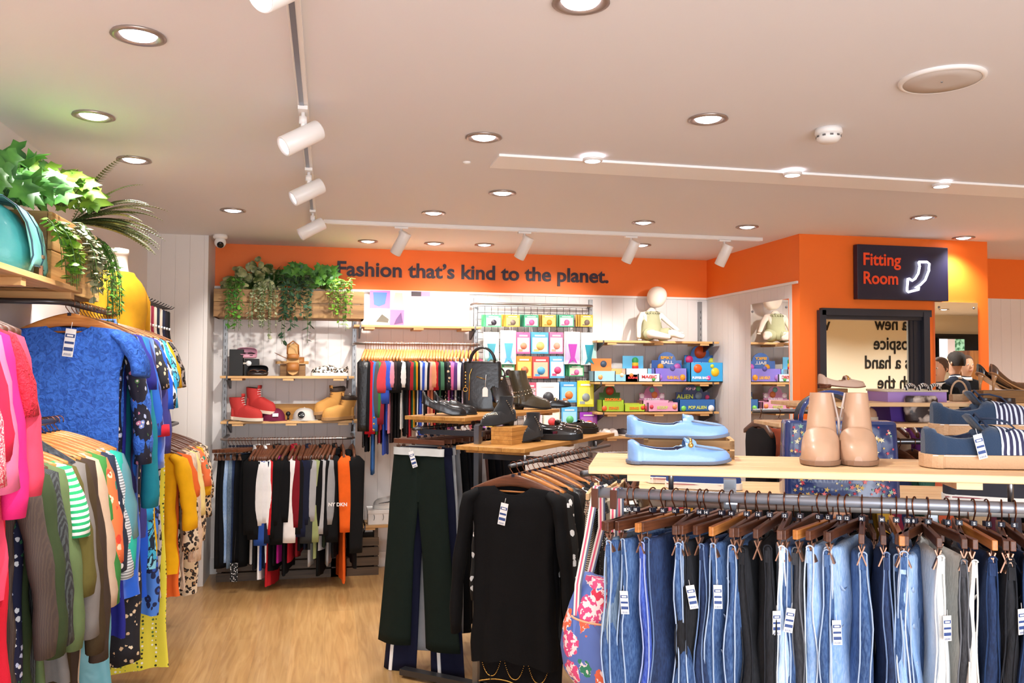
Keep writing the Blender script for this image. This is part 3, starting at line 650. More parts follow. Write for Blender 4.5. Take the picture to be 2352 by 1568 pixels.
wood_cycle = ['dark', 'walnut', 'dark', 'honey', 'walnut', 'dark']
dd = r1
for i, (px, c, sz) in enumerate(fj):
    rd = ray(px, 1130+(px-1421)*.041)
    # intersect the view ray's ground track with the rail
    n = Vector((r1.y, -r1.x, 0)); k = (RP-CC).dot(n)/rd.dot(n); P = CC+rd*k; s = (P-RP).dot(r1)
    rnd = random.Random(i*13+5); rz = a2+PI/2-(.36 if i < 12 else .30 if i < 24 else .05)+rnd.uniform(-.22, .22)
    loc = rp(s, .0165)
    nm = ordn(i)
    hanger('clip', pick(wood_cycle, i), loc, rz, 'wooden clip hanger holding the %s jeans, %s on the front rail' % (cname[c], nm), 'clip hangers on the front rail', True, 1.0, sz, -PI/2+rnd.uniform(-.25, .25))
    if i in (12,): rz += .2
    folded_jeans(dn[c], loc-Vector((0, 0, rnd.uniform(0, .012))), rz, .98-rnd.uniform(0, .1), '%s jeans in the front row, %s from the left' % (cname[c].capitalize(), nm), 'jeans in the front row', i*3+1, seamc[c], .135, i in (2, 7, 9, 12, 14, 17, 24, 28), i % 4 == 1)
# ---- floral bag hanging on the rail end ----
bp_ = PZ(1350, 1300, .0) ; 
bagm = NT('floral_bag', .55)
v = bagm.n('TexVoronoi', Scale=13.0); bagm.l(bagm.map(), v.inputs['Vector']); nz = bagm.n('TexNoise', Scale=60, Detail=2); bagm.l(bagm.map(), nz.inputs['Vector'])
ad = bagm.n('Math', _operation='MULTIPLY_ADD'); bagm.l(nz.outputs['Fac'], ad.inputs[0]); ad.inputs[1].default_value = .45; bagm.l(v.outputs['Distance'], ad.inputs[2])
s_ = bagm.n('SeparateColor'); bagm.l(v.outputs['Color'], s_.inputs[0])
fc = bagm.ramp(s_.outputs[0], [(0, 'd8304c'), (.3, 'f4ece4'), (.5, 'e86a4a'), (.65, '2f8060'), (.8, 'd84a7c')], True)
bagm.base(bagm.mix(bagm.ramp(ad.outputs[0], [(0, 'ffffff'), (.74, '000000')], True), '5a72b4', bagm.mix(bagm.ramp(nz.outputs['Fac'], [(.0, '000000'), (.52, 'ffffff')], True), fc, 'f6dcd8')))
bc = rp(.0, 0) - r1*.045
bag = thing('tote_bag', 'blue floral tote bag with striped straps hanging from the end of the jeans rail', 'bag', bc, a2-.35)
b = MB(); R = []
for z, wl, wr, t_ in ((-.235, .055, .055, .02), (-.27, .075, .070, .035), (-.32, .098, .085, .05), (-.38, .118, .095, .058), (-.44, .125, .100, .06), (-.50, .115, .100, .055), (-.535, .085, .09, .04), (-.55, .03, .05, .015)):
    R.append([(((wr if math.cos(a) > 0 else wl)*math.copysign(abs(math.cos(a))**.8, math.cos(a))), t_*math.sin(a)+.004*math.sin(9*a+z*30), z+.012*math.cos(a)*(-1)) for a in [2*PI*k/36 for k in range(36)]])
b.loft(R, 0, True, True); b.obj('bag_body', bagm.m, bag)
b = MB(); b.loft([[(.062*math.cos(a)-.0, -.058-.006*math.sin(2*a+1)+.01*abs(math.cos(a)), z_) for a in [PI*k/14 for k in range(15)]] for z_ in (-.335, -.37, -.42)], closed=False, cap0=False, cap1=False); b.obj('front_pocket', bagm.m, bag)
b = MB(); b.tube([(.062*math.cos(PI*k/14), -.062, -.33-.012*math.sin(PI*k/14)) for k in range(15)], .003, 6); b.obj('pocket_trim', mat('orange_piping', 'e8a078', .6), bag)
strapm = NT('striped_strap', .7); wv = strapm.n('SeparateXYZ'); strapm.l(strapm.co.outputs['UV'], wv.inputs[0]);
stc = ['f0e8e0', 'e0506c', '40506c']
for s, o_ in ((-1, -.045), (1, .05)):
    for k, (off, m_) in enumerate(((-.008, 'strap_cream'), (-.0026, 'strap_pink'), (.0028, 'strap_cream'), (.0082, 'strap_slate'))):
        mm = mat(m_, {'strap_cream': 'efe6dc', 'strap_pink': 'e65a78', 'strap_slate': '5c6a80'}[m_], .8)
        x0 = s*.052-.0; x1 = (-.012 if s < 0 else .045)
        b = MB(); pts = [(x0*1.05+off, -.045, -.335), (x0+off, -.042, -.25), (x0+(x1-x0)*.55+off, -.030, -.12), (x1+off, -.0185, -.0), (x1+off, -.012, .0165), (x1+off, .010, .018), (x1+off, .0185, .0), (x1+off, .02, -.1), (x0+off, .025, -.24)]
        b.loft([[Vector(p)+Vector(q) for q in ((-.0027, -.0008, 0), (.0027, -.0008, 0), (.0027, .0008, 0), (-.0027, .0008, 0))] for p in pts], sm=False); b.obj('strap', mm, bag)
    b = MB(); b.box((x1, -.021, -.015), (.022, .004, .055)); b.obj('leather_patch', mat('strap_leather', '5c3626', .5), bag, .002)

# ================= SHOES =================
def shoe(th, L, m_up, m_sole, m_in, heel=.0, w=.044, hh=.062, toe_h=.04, open_=(.06, .62), sole_t=.012, point=.0, name_up='upper', lift=0.0, plat=0.0, back=.068, topm=None):
    """shoe pointing +X, resting on z=0, length L; x from 0 heel to L toe"""
    N = 30; R = []; n = 22
    def wid(u): return w*((1-(1-min(1, u/.12))**2.0)**.5 if u < .12 else 1.0)*(1.0 if u < .12 else (.80+.20*math.sin((u-.12)/.88*PI*.98)))*((1-max(0, (u-.72)/.28)**(2.6-point*1.2))**.5 if u > .72 else 1)+.0015
    def base(u): return sole_t+plat+heel*(max(0, 1-u/.72)**1.4 if heel else 0)+lift*max(0, (u-.75)/.25)**2
    def top(u):
        q = (1-max(0, (u-.80)/.20)**2.6)**.5 if u < 1 else 0
        q *= 1-.10*max(0, (.05-u)/.05)**2
        dp = 1-(.26*math.sin(PI*(u-open_[0])/(open_[1]-open_[0]))**1.0 if open_[0] < u < open_[1] and open_[1] < 1 else 0)
        if u < .5: return base(u)+(back+(hh-back)*(u/.5)**1.2)*q*dp
        return base(u)+.004+(hh+(toe_h-hh)*((u-.5)/.5)**.9)*q*dp
    def opn(u):
        a, c = open_
        if u < a or u > c: return 0
        q = (u-a)/(c-a); return .80*min(1, q*8, (1-q)*5)**.6
    us = [i/N for i in range(N+1)]
    for u in us:
        uu = .004+u*.992; W_ = wid(uu); z0 = base(uu); z1 = top(uu); o = opn(uu); r = []
        th_ = []
        for k in range(n):   # outer left->right over the top
            q = k/(n-1); a = PI*(1-q); cx_ = math.cos(a); y = W_*math.copysign(abs(cx_)**.7, cx_)*(1.0 if o == 0 else 1.0); z = z0+(z1-z0)*(abs(math.sin(a))**(.5 if u < .55 else .5+.45*min(1, (u-.55)/.3)))
            if o > 0 and abs(y) < o*W_:
                z = min(z, z0+.008+(z1-z0)*.18)
                if abs(y) < o*W_ and k in (): pass
            r.append((uu*L, -y, z))
        R.append(r)
    b = MB(); b.loft(R, 0, False, False, closed=False)
    # close under
    m_ = len(R[0]); b.add(R[-1], [tuple(range(m_))]); b.add(R[0], [tuple(range(m_-1, -1, -1))])
    b.obj(name_up, m_up, th)
    b = MB(); R = []
    for u in us:
        uu = .004+u*.992; o = opn(uu); W_ = wid(uu)
        if o > .3: z = base(uu)+.012+(top(uu)-base(uu))*.22; zr = base(uu)+(top(uu)-base(uu))*.80; oo = o*.97; R.append([(uu*L, -W_*oo, zr), (uu*L, -W_*oo*.98, z), (uu*L, W_*oo*.98, z), (uu*L, W_*oo, zr)])
    if R: b.loft(R, 0, False, False, closed=False); b.obj('insole', m_in, th)
    b = MB(); R = []
    for u in us:
        uu = u; W_ = wid(.004+u*.992)*1.06+.0015; z1 = base(uu)+.001; z0 = max(0, z1-sole_t-plat)
        x = -.003+uu*(L+.006)
        R.append([(x, -W_, z1), (x, -W_*.97, z0), (x, W_*.97, z0), (x, W_, z1)])
    b.loft(R, 0, sm=False); b.obj('sole', m_sole, th, .0015)
    if heel:
        b = MB(); hb = heel+.002
        if heel > .06: b.loft([[(c_+r_*math.cos(2*PI*k/14), r_*1.1*math.sin(2*PI*k/14), z) for k in range(14)] for c_, r_, z in ((.012, .005, 0), (.013, .006, .03), (.018, .012, hb*.7), (.03, .024, hb*1.0))])
        else: b.loft([[(c_+r_*math.cos(2*PI*k/18), r_*1.15*math.sin(2*PI*k/18), z) for k in range(18)] for c_, r_, z in ((.034, .026, 0), (.036, .028, hb*.5), (.040, .033, hb))])
        b.obj('heel', m_sole, th)
    return th
def lacing(th, L, zf, m, n=4, u0=.42, u1=.62, w=.016):
    b = MB()
    for i in range(n):
        u = u0+(u1-u0)*i/(n-1); z = zf(u); b.tube([(u*L, -w, z-.004), (u*L-.002, 0, z+.003), (u*L, w, z-.004)], .002, 6)
    b.obj('lace', m, th)
def boot(th, L, m_up, m_sole, m_in, shaft=.11, heel=.03, w=.042, sr=.046, sole_t=.012, top_w=None, toe_h=.05, rise=.06, lace=None, cuff=None, studs=None, zip_=None, lean=.0):
    shoe(th, L, m_up, m_sole, m_in, heel, w, rise+.012, toe_h, (2, 3), sole_t, back=rise)
    zb = sole_t+heel*.8; b = MB(); R = []; tw = top_w or sr
    for i in range(12):
        u = i/11; z = zb+.012+(shaft+.03)*u; rx = .062+(tw-.062)*min(1, u*1.5); ry = w*.95+(tw*.8-w*.95)*u; cx_ = .066+(.05-.066)*u+lean*u+.004*math.sin(u*6)
        R.append([(cx_+rx*math.cos(2*PI*k/24)*(1.05 if math.cos(2*PI*k/24) > 0 else 1), ry*math.sin(2*PI*k/24), z+.012*math.cos(2*PI*k/24)*(1-u)) for k in range(24)])
    z = R[-1][0][2]; R2 = [[((p[0]-.05-lean)*.90+.05+lean, p[1]*.88, p[2]) for p in R[-1]], [((p[0]-.05-lean)*.86+.05+lean, p[1]*.84, p[2]-.05) for p in R[-1]]]
    b.loft(R, 0, False, False); b.obj('shaft', m_up, th)
    b = MB(); b.loft([R[-1]]+R2, 0, False, True); b.obj('lining', m_in, th)
    topz = zb+.012+shaft+.03
    if cuff:
        b = MB(); b.loft([[((p[0]-.05-lean)*q+.05+lean, p[1]*q, p[2]+dz) for p in R[-1]] for q, dz in ((1.03, -.03), (1.12, -.018), (1.12, 0), (.98, .008))], 0, False, False); b.obj('padded_collar', cuff, th)
    if lace:
        b = MB()
        for i in range(6):
            z = zb+.055+(shaft-.02)*i/5; x = .050+lean*.8+ (tw+.004) + (.025)*(1-i/5)**1.5
            b.tube([(x-.012, -.018, z), (x+.004, -.006, z+.005), (x+.004, .006, z-.005+.008), (x-.012, .018, z)], .0022, 6)
            sph(b, (x-.012, -.02, z), .004, n=6); sph(b, (x-.012, .02, z), .004, n=6)
        b.obj('lace', lace, th)
        b = MB(); b.loft([[(x, y, z) for y in (-.026, 0, .026)] for x, z in ((.05+tw+lean-.012, topz-.03), (.05+tw+lean+.004, topz+.01), (.05+tw+lean+.002, topz+.03))], closed=False, cap0=False, cap1=False); o = b.obj('tongue', m_up, th); sm_ = o.modifiers.new('s', 'SOLIDIFY'); sm_.thickness = .006
    if studs:
        b = MB()
        for side in (-1, 1):
            for row in range(3):
                for k in range(9):
                    a = k/8; x = L*(.95-.32*a); y = side*(w*.95)*(.28+.55*a)*(1-.22*row); z = sole_t+toe_h*(.75+.35*a)+.012*row*0+.002
                    u_ = x/L; W_ = w*(.80+.20*math.sin((u_-.12)/.88*PI*.98))*((1-max(0, (u_-.72)/.28)**2.6)**.5 if u_ > .72 else 1); y *= W_/w
                    h_ = ((rise+.012)+(toe_h-rise-.012)*((u_-.5)/.5)**.9)*(1-max(0, (u_-.80)/.20)**2.6)**.5; c_ = min(.98, (abs(y)/W_)**(1/.7)); z = sole_t+.005+h_*((1-c_*c_)**.5)**(.5+.45*min(1, max(0, (u_-.55)/.3)))
                    sph(b, (x, y, z), .0034, n=6)
        for side in (-1, 1):
            for k in range(16):
                u = k/15; a = math.radians(60+60*abs(u*2-1)); z = zb+.03+.07*(1-abs(u*2-1)); R_ = tw
                sph(b, (.052+(R_+.006)*math.cos(a), side*(max(tw*.80, w*.95)+.003)*math.sin(a), z), .0034, n=6)
        b.obj('studs', studs, th)
    if zip_:
        b = MB(); s = zip_[0]; b.tube([(.055+tw*.3, s*tw*.80, topz), (.062, s*(w*.93), topz-.07), (.072, s*(w*1.0), zb+.03)], .0028, 6); b.obj('zip', zip_[1], th)
    return th
def onshelf(px, py, z): return PZ(px, py, z)
ltblue = mat('light_blue_leather', '7fa8dc', .35, coat=.3, bump=(70, .12)); bsole = mat('grey_blue_rubber', '6a7488', .6); binn = mat('loafer_lining_navy', '2a2a48', .7)
gold = mat('gold_metal', 'd8b060', .25, 1.0); silver = mat('silver_stud', 'd8d4c8', .2, 1.0)
def loafer(th, L, mu, ms, mi_, buckle=None, **k):
    shoe(th, L, mu, ms, mi_, hh=.043, toe_h=.024, back=.052, lift=.007, **k)
    w = k.get('w', .044)
    b = MB()       # saddle strap over the vamp and raised tongue
    b.loft([[(L*(.60+.02*q)+x_, w*.93*math.cos(a), .014+.046*abs(math.sin(a))**.7*g+(k.get('plat', 0))) for a in [PI*j/12 for j in range(13)]] for q, x_, g in ((0, -.012, .98), (0, -.008, 1.04), (0, .012, 1.0), (0, .016, .93))], closed=False, cap0=False, cap1=False); b.obj('saddle_strap', mu, th)
    b = MB(); b.loft([[(x, y, z-abs(y)*.25) for y in (-.024, -.008, .008, .024)] for x, z in ((L*.61, .052), (L*.585, .060), (L*.565, .066))], closed=False, cap0=False, cap1=False); o = b.obj('tongue', mu, th); s = o.modifiers.new('s', 'SOLIDIFY'); s.thickness = .004
    b = MB(); b.tube([(L*(.64+.32*math.sin(PI*j/14)), .036*math.cos(PI*j/14)*(w/.044), .046-.014*math.sin(PI*j/14)) for j in range(15)], .0022, 6); b.obj('stitch_seam', ms if mu is ltblue else mu, th)
    if buckle:
        b = MB(); b.tube([(L*.60, -w*.75, .048), (L*.61, -w*.45, .060), (L*.60, w*.1, .063)], .0035, 6); sph(b, (L*.6, -w*.75, .048), .007); b.obj('buckle', buckle, th)
    return th
def place_shoe(px, py, z, yaw, label, nm='shoe', cat='shoe', grp=None, dz=0):
    p = PZ(px, py, z); p.z = z+dz+.001
    return thing(nm, label, cat, p, yaw, grp)
zt = 1.35
pl = PZ(1441, 1064, zt); pr = PZ(1676, 1066, zt); d_ = pr-pl
th = thing('loafer', 'light blue leather loafer with gold buckle in front on the pale shelf', 'shoe', pl+Vector((0, 0, .001)), math.atan2(d_.y, d_.x), 'pair of light blue loafers'); loafer(th, d_.length, ltblue, bsole, binn, gold, sole_t=.008, w=.041)
# crate behind carrying the second loafer
cr0 = PZ(1500, 1040, zt); 
crate = thing('wooden_crate', 'small slatted wooden crate raising the rear blue loafer', 'crate', fr(.13, .245, zt), a1)
b = MB()
for k in range(4): b = MB(); b.box((.115, -.05 if k < 2 else .06, .015+(k % 2)*.026), (.23, .008, .022)); b.obj('slat', recl, crate)
if 1: b = MB(); b.box((.006, .005, .027), (.012, .118, .054)); b.box((.224, .005, .027), (.012, .118, .054)); b.obj('end_board', oak, crate)
ex = fr(.085, .22, zt+.055)
th = thing('loafer', 'light blue leather loafer standing on the small crate behind its pair', 'shoe', ex, a1+.0, 'pair of light blue loafers'); loafer(th, .262, ltblue, bsole, binn, None, sole_t=.008, w=.041)
tan = mat('tan_leather', 'bd9679', .4, coat=.2, bump=(40, .15, .004)); tansole = mat('tan_boot_sole', '8e6c54', .6); tanin = mat('tan_lining', 'b88c6c', .8); zipm = mat('zip_tape', 'b9a79c', .5)
for k, (px, s) in enumerate(((1882, 1), (1972, -1))):
    p = PZ(px, 1072, zt); yaw = math.atan2(-(p.y), -(p.x))+(.02 if k else -.03)
    ft = Vector((math.cos(yaw), math.sin(yaw), 0)); L = .235
    th = thing('ankle_boot', 'tan leather ankle boot facing the camera, %s of the pair' % ('left' if k == 0 else 'right'), 'boot', p-ft*(L-.0)+Vector((0, 0, .001)), yaw, 'tan ankle boots')
    boot(th, L, tan, tansole, tanin, shaft=.120, heel=.0, w=.045, sr=.040, top_w=.035, toe_h=.035, rise=.06, zip_=(s, zipm), lean=-.0)
# navy espadrille trainers
navy = NT('navy_suede', .9); navy = mat('navy_suede_plain', '1c3450', .9, sheen=.3, bump=(300, .2)); zeb = pattern('zebra_canvas', 'vstripes', '2b2a4a', ['cfd8e6'], 22)
jut = mat('tan_rope_sole', 'cfa882', .8, bump=(150, .3)); blkline = mat('navy_lining', '1c2648', .7)
def espad(th, L=.29):
    shoe(th, L, navy, jut, blkline, hh=.066, toe_h=.045, back=.066, w=.046, sole_t=.006, plat=.026, open_=(.05, .48))
    b = MB(); R = []
    for i in range(14):
        u = .56+.40*i/13; w_ = .0485*((1-max(0, (u-.72)/.28)**2.6)**.5 if u > .72 else 1)*(.80+.20*math.sin((u-.12)/.88*PI*.98))
        zt_ = .032+.004+(.066+(.045-.066)*((u-.5)/.5)**.9)*(1-max(0, (u-.80)/.20)**2.6)**.5+.003
        R.append([(u*L, w_*math.copysign(abs(math.cos(a))**.7, math.cos(a)), .034+(zt_-.034)*abs(math.sin(a))**(.5+.45*min(1, max(0, (u-.55)/.3)))) for a in [PI*j/16 for j in range(17)]])
    b.loft(R, 0, False, False, closed=False); b.obj('striped_vamp', zeb, th)
    b = MB(); b.tube([(L*(.02+.03*j), -.046-.003*math.sin(min(1, j/6)), .031) for j in range(30)], .0012, 5); b.obj('stitching', tag_white, th)
    b = MB(); b.loft([[(x, y, z-abs(y)*.3) for y in (-.026, -.01, .01, .026)] for x, z in ((L*.50, .088), (L*.42, .115), (L*.37, .132))], closed=False, cap0=False, cap1=False); o = b.obj('tongue', navy, th); s = o.modifiers.new('s', 'SOLIDIFY'); s.thickness = .004
    b = MB()
    for i in range(4): u = .44+.05*i; z = .128-.016*i; b.tube([(u*L, -.024, z-.012), (u*L-.003, 0, z+.002), (u*L, .024, z-.012)], .003, 6)
    b.tube([(L*.43, -.02, .118), (L*.50, -.045, .120), (L*.60, -.052, .112), (L*.66, -.05, .098), (L*.60, -.045, .09)], .0028, 6); b.obj('lace', mat('navy_lace', '1c2a44', .8), th)
    return th
pl = PZ(2119, 1072, zt)
th = espad(thing('plimsoll', 'navy suede and zebra-stripe trainer with tan sole, front of the pair, price tag on laces', 'shoe', pl+Vector((0, 0, .001)), a1+.10, 'navy zebra-stripe trainers')); price_tag(th, (.10, -.062, .085), .1, .62, -.25)
pl = fr(.93+.06, .20, zt); blk = thing('wooden_block', 'plain wooden block under the rear navy striped trainer', 'block', pl+e1*.02, a1); b = MB(); b.box((.12, .03, .0225), (.24, .09, .045)); b.obj('block', pale, blk, .002)
th = espad(thing('plimsoll', 'navy suede and zebra-stripe trainer raised behind its pair', 'shoe', PZ(2139, 998, zt+.046)+Vector((0, 0, .001)), a1+.10, 'navy zebra-stripe trainers'))
# ================= MIDDLE RACK (two tiers, dark clothes) =================
aL = math.radians(50); L1 = Vector((math.cos(aL), math.sin(aL), 0)); L2 = Vector((-L1.y, L1.x, 0))
N0 = PZ(1205, 1031, 1.22); N0.z = 0
U0 = PZ(1068, 959, 1.34); U0.z = 0
def shelf_thing(label, P, z, ang, ln, wd, m, nb=3, t_=.018, bat=(), name='display_shelf'):
    th = thing(name, label, 'shelf', Vector((P.x, P.y, z)), ang)
    for k in range(nb): b = MB(); b.box((ln/2, wd/nb*(k+.5), -t_/2), (ln, wd/nb-.002, t_)); b.obj('board', m, th, .002)
    for s in bat: b = MB(); b.box((s, wd/2, -t_-.008), (.05, wd*.86, .016)); b.obj('batten', m, th)
    return th
mid_oak = wood('warm_bamboo', 'a06a30', 'bb8440', 'd09a54', 1.3, 0, .4)
shelf_thing('bamboo shelf on the middle rack with studded boots and patent loafers', N0, 1.22, aL, 1.16, .37, mid_oak, 3, .02, (.08, .6, 1.08))
shelf_thing('higher bamboo shelf on the middle rack carrying the black handbag', U0, 1.34, aL, 1.16, .37, mid_oak, 3, .02, (.08, .6, 1.08))
RA = PZ(1182, 1068, 1.165); RB = PZ(962, 984, 1.275)
mr_ = thing('clothes_rack', 'dark steel middle rack holding dark trousers, black tops and two shelves', 'clothes rack', Vector((N0.x, N0.y, 0)), aL)
Mi = Matrix.Rotation(-aL, 3, 'Z')
def loc_(P): return Mi @ (Vector(P)-Vector((N0.x, N0.y, 0)))
ra, rb = loc_(RA), loc_(RB)
b = MB(); b.tube([ra+Vector((-.04, 0, -.0)), ra+Vector((1.14, 0, 0))], .013, 10, 0, True, .7); b.obj('rail', dsteel, mr_)
b = MB(); b.tube([rb+Vector((-.04, 0, 0)), rb+Vector((1.1, 0, 0))], .014, 10, 0, True, .7); b.obj('rail', dsteel, mr_)
for px in (1103, 1127):
    q = loc_(PZ(px, 1030, 1.25)); q = Vector((ra.x+.30+(px-1103)*.004, (ra.y+rb.y)/2+(.03 if px > 1110 else -.02), 0))
    b = MB(); b.box((q.x, q.y, .66), (.028, .028, 1.30)); b.obj('post', steel, mr_)
q = Vector((ra.x+.35, (ra.y+rb.y)/2, 0))
b = MB(); b.box((q.x, q.y, .03), (1.0, .05, .03)); b.box((q.x, q.y, .03), (.05, .9, .03)); b.obj('base_frame', dsteel, mr_)
for (x0, y0, z0, y1) in ((q.x+.05, ra.y, 1.165, q.y), (q.x+.05, rb.y, 1.275, q.y)):
    b = MB(); b.box((x0, (y0+y1)/2, z0-.015), (.025, abs(y1-y0), .025)); b.obj('arm', dsteel, mr_)
for (rr, zz, zs) in ((ra, 1.165, 1.2), (rb, 1.275, 1.32)):
    for s in (.1, .95): b = MB(); b.tube([(rr.x+s, rr.y, zz), (rr.x+s, rr.y, zs)], .006, 8); b.obj('shelf_pin', steel, mr_)
# trousers on the left rail
C_ = {'bottle_green': '16221c', 'navy': '1a1c30', 'black': '141416', 'grey': '7e8284', 'lightgrey': 'a4a6a8', 'brown': '5a4038'}
tl = [('1a2a22', 'dark bottle green wide-leg', 1.02, 1.25, None, True), ('1b1d38', 'white-striped navy track', 1.17, 1.2, tag_white, False), ('a8a8aa', 'light grey marl', 1.08, 1.1, None, False), ('8d8f92', 'mid grey', .98, 1.0, None, False), ('17181c', 'black wool', 1.0, 1.0, None, False), ('1a1c24', 'near-black denim', 1.0, 1, None, True), ('26262c', 'charcoal', .98, 1, None, False), ('b8b6b8', 'pale grey jersey', .9, 1, None, False), ('6a4a44', 'dusty brown', .9, 1, None, False)]
tl += [('17181c', 'plain black', .95, 1, None, False), ('20222c', 'ink navy', .95, 1, None, False), ('2a2a2e', 'soft black', .95, 1, None, False), ('3a3c44', 'slate', .9, 1, None, False), ('17181c', 'smart black', .9, 1, None, False), ('22242c', 'midnight', .9, 1, None, False), ('2c2420', 'espresso', .9, 1, None, False)]
for i, (c, nm, ln, fl, st, tg) in enumerate(tl):
    P = RB+L1*(i*.062+.0)+Vector((0, 0, .015)); rz = aL+PI/2+PI+.12*math.sin(i*2.1)+(0 if i else .0)
    hanger('clip', 'walnut', P, rz, 'brown clip hanger holding the %s trousers on middle rack, %s from front' % (nm, ordn(i)), 'clip hangers on the middle rack', True)
    trousers(fab(c), P+L1*.0, rz, ln, '%s trousers on the middle rack' % nm.capitalize() if i else 'Dark bottle green wide-leg trousers with price tag, foremost on the middle rack', 'trousers on the middle rack', i+40, w=.175 if i < 3 else .155, flare=fl, band=fab('c8c8c4') if i == 0 else None, stripe=st, tagp=((-.03, -.03, -.13), .0, .9, -.35) if tg else None)
# tops on the right rail
tp = [('141214', 'black knitted cardigan with price tag, foremost', .74, .60), ('18161a', 'black beaded-hem dress', .86, .0), ('bw_floral', 'black and white floral blouse', .68, .5), ('111114', 'black crepe top', .7, .5), ('leather', 'black leather-look jacket', .66, .56), ('1b1b1e', 'black jersey dress', .8, .4), ('bw_print', 'black and white printed shirt', .66, .5), ('17171a', 'charcoal black tunic', .75, .5), ('tweed', 'black and white tweed jacket', .62, .5), ('141416', 'black satin shirt', .66, .5), ('bw_stripe', 'black and white striped jumper', .6, .5), ('1e1e22', 'black wool coat', .85, .56), ('26262a', 'washed black top', .6, .5), ('bw_floral', 'monochrome floral dress', .8, .3), ('17171a', 'plain black blouse', .62, .5), ('1c1c20', 'black ribbed jumper', .6, .5), ('222226', 'black polo neck', .6, .5)]
for i, (c, nm, ln, sl) in enumerate(tp):
    P = RA+L1*(i*.052+(0 if i else -.01))+Vector((0, 0, .014)); rz = aL+PI/2+PI+.14*math.sin(i*1.7+1)
    hanger('arms', 'walnut' if i > 7 else 'honey' if i % 2 else 'walnut', P, rz, 'curved wooden hanger holding the %s on the middle rack' % nm.split(',')[0], 'shoulder hangers on the middle rack', True)
    g = garment('dress' if 'dress' in nm else 'top', fab(c), P, rz, ln, '%s%s' % (nm.capitalize(), ' on the middle rack'), 'clothes', 'black and patterned tops on the middle rack', i+80, sl, t=.02, fold=.8, tagp=((-.02, -.05, -.17), 0, 1.0, .18) if i == 0 else None, spread=.06)
    if i == 1:
        b = MB(); zb = -.13-.86; 
        for k in range(110):
            u = k/109; x = -.17+.34*u; y = -.052; 
            sph(b, (x, y, zb+.02+.02*math.sin(u*5)), .0032, n=6)
            v_ = (u*3) % 1; sph(b, (x, y, zb+.05+.11*abs(v_*2-1)**2.4), .0028, n=6)
        b.obj('gold_beading', gold, g)
# the clothes behind in the middle rack's second side are left to the rail above
blk = mat('black_leather', '17171a', .28, coat=.3, bump=(50, .15)); bls = mat('black_sole', '101012', .6); pat_ = mat('patent_black', '0c0c0e', .08, coat=1.0); blsu = mat('black_suede', '19191c', .85, sheen=.2)
wb = PZ(1190, 1014, 1.22)
bk = thing('wooden_block', 'stepped bamboo block under a studded boot on the middle shelf', 'block', N0+L1*.155+L2*.15+Vector((0, 0, 1.22)), aL); b = MB()
for k in range(4): b.box((.09, .055, .0105+k*.021), (.18, .115, .0205))
b.obj('block', mid_oak, bk, .001)
def bt(px, py, z, yaw, label, **k):
    th = thing('studded_boot', label, 'boot', PZ(px, py, z)+Vector((0, 0, .001)), yaw, 'black studded ankle boots'); boot(th, .215, blsu, bls, bls, shaft=.075, heel=.025, w=.036, sr=.038, toe_h=.035, rise=.05, studs=silver, sole_t=.008); return th
bt(1240, 1012, 1.221, math.radians(212), 'black suede studded ankle boot standing on the middle bamboo shelf')
P = N0+L1*.315+L2*.22+Vector((0, 0, 1.306)); th = thing('studded_boot', 'black suede studded ankle boot standing on the bamboo block', 'boot', P, math.radians(205), 'black studded ankle boots'); boot(th, .2, blsu, bls, bls, shaft=.075, heel=.025, w=.036, sr=.038, toe_h=.035, rise=.05, studs=silver, sole_t=.008)
for k, (s, d, yw, lb) in enumerate(((.60, .12, -28, 'front'), (.78, .2, -20, 'middle'), (.98, .17, 5, 'rear'))):
    P = N0+L1*s+L2*d+Vector((0, 0, 1.221)) - Vector((.12, 0, 0)); th = thing('chunky_loafer', 'black patent chunky loafer with gold trim, %s one on the middle shelf' % lb, 'shoe', P, math.radians(yw), 'black patent loafers')
    loafer(th, .26, pat_, bls, bls, gold, plat=.018, sole_t=.012, w=.043)
# on the upper shelf
th = thing('heeled_brogue', 'black leather heeled lace-up brogue at the left of the high shelf', 'shoe', U0+L1*.06+L2*.30+Vector((0, 0, 1.341)), math.radians(-12), 'black heeled brogues')
shoe(th, .235, blk, bls, bls, heel=.065, hh=.055, toe_h=.035, back=.06, sole_t=.006, w=.038, open_=(.06, .42)); lacing(th, .235, lambda u: .062+.068*(1-u)-.0, bls, 4, .45, .65)
th = thing('heeled_brogue', 'black leather heeled lace-up brogue beside its pair, nearer the handbag', 'shoe', U0+L1*.17+L2*.30+Vector((0, 0, 1.341)), math.radians(-8), 'black heeled brogues')
shoe(th, .235, blk, bls, bls, heel=.065, hh=.055, toe_h=.035, back=.06, sole_t=.006, w=.038, open_=(.06, .42)); lacing(th, .235, lambda u: .062+.068*(1-u), bls, 4, .45, .65)
hb = thing('handbag', 'black leather handbag with gold zips and a white swing tag', 'bag', PZ(1108, 943, 1.342), math.radians(-14)); hb.scale = (1.05, 1.05, 1.06)
b = MB(); b.loft([[(x*q, y*(1.0-.35*(z/.3)), z) for x, y in ((-.105, -.055), (-.09, -.068), (.09, -.068), (.105, -.055), (.105, .055), (.09, .068), (-.09, .068), (-.105, .055))] for z, q in ((0, .93), (.02, 1.0), (.15, 1.03), (.26, 1.0), (.275, .96))]); b.obj('bag_body', blk, hb, .006)
for y in (-.045, .035):
    b = MB(); b.tube([(.07*math.cos(PI*k/12), y-.01*math.sin(PI*k/12), .265+.085*math.sin(PI*k/12)) for k in range(13)], .0065, 8); b.obj('handle', blk, hb)
b = MB(); b.tube([(-.07, -.072, .06), (-.068, -.066, .20), (-.055, -.06, .235)], .003, 6); b.tube([(-.09+.012*math.cos(2*PI*k/12), -.075, .12+.012*math.sin(2*PI*k/12)) for k in range(13)], .002, 6)
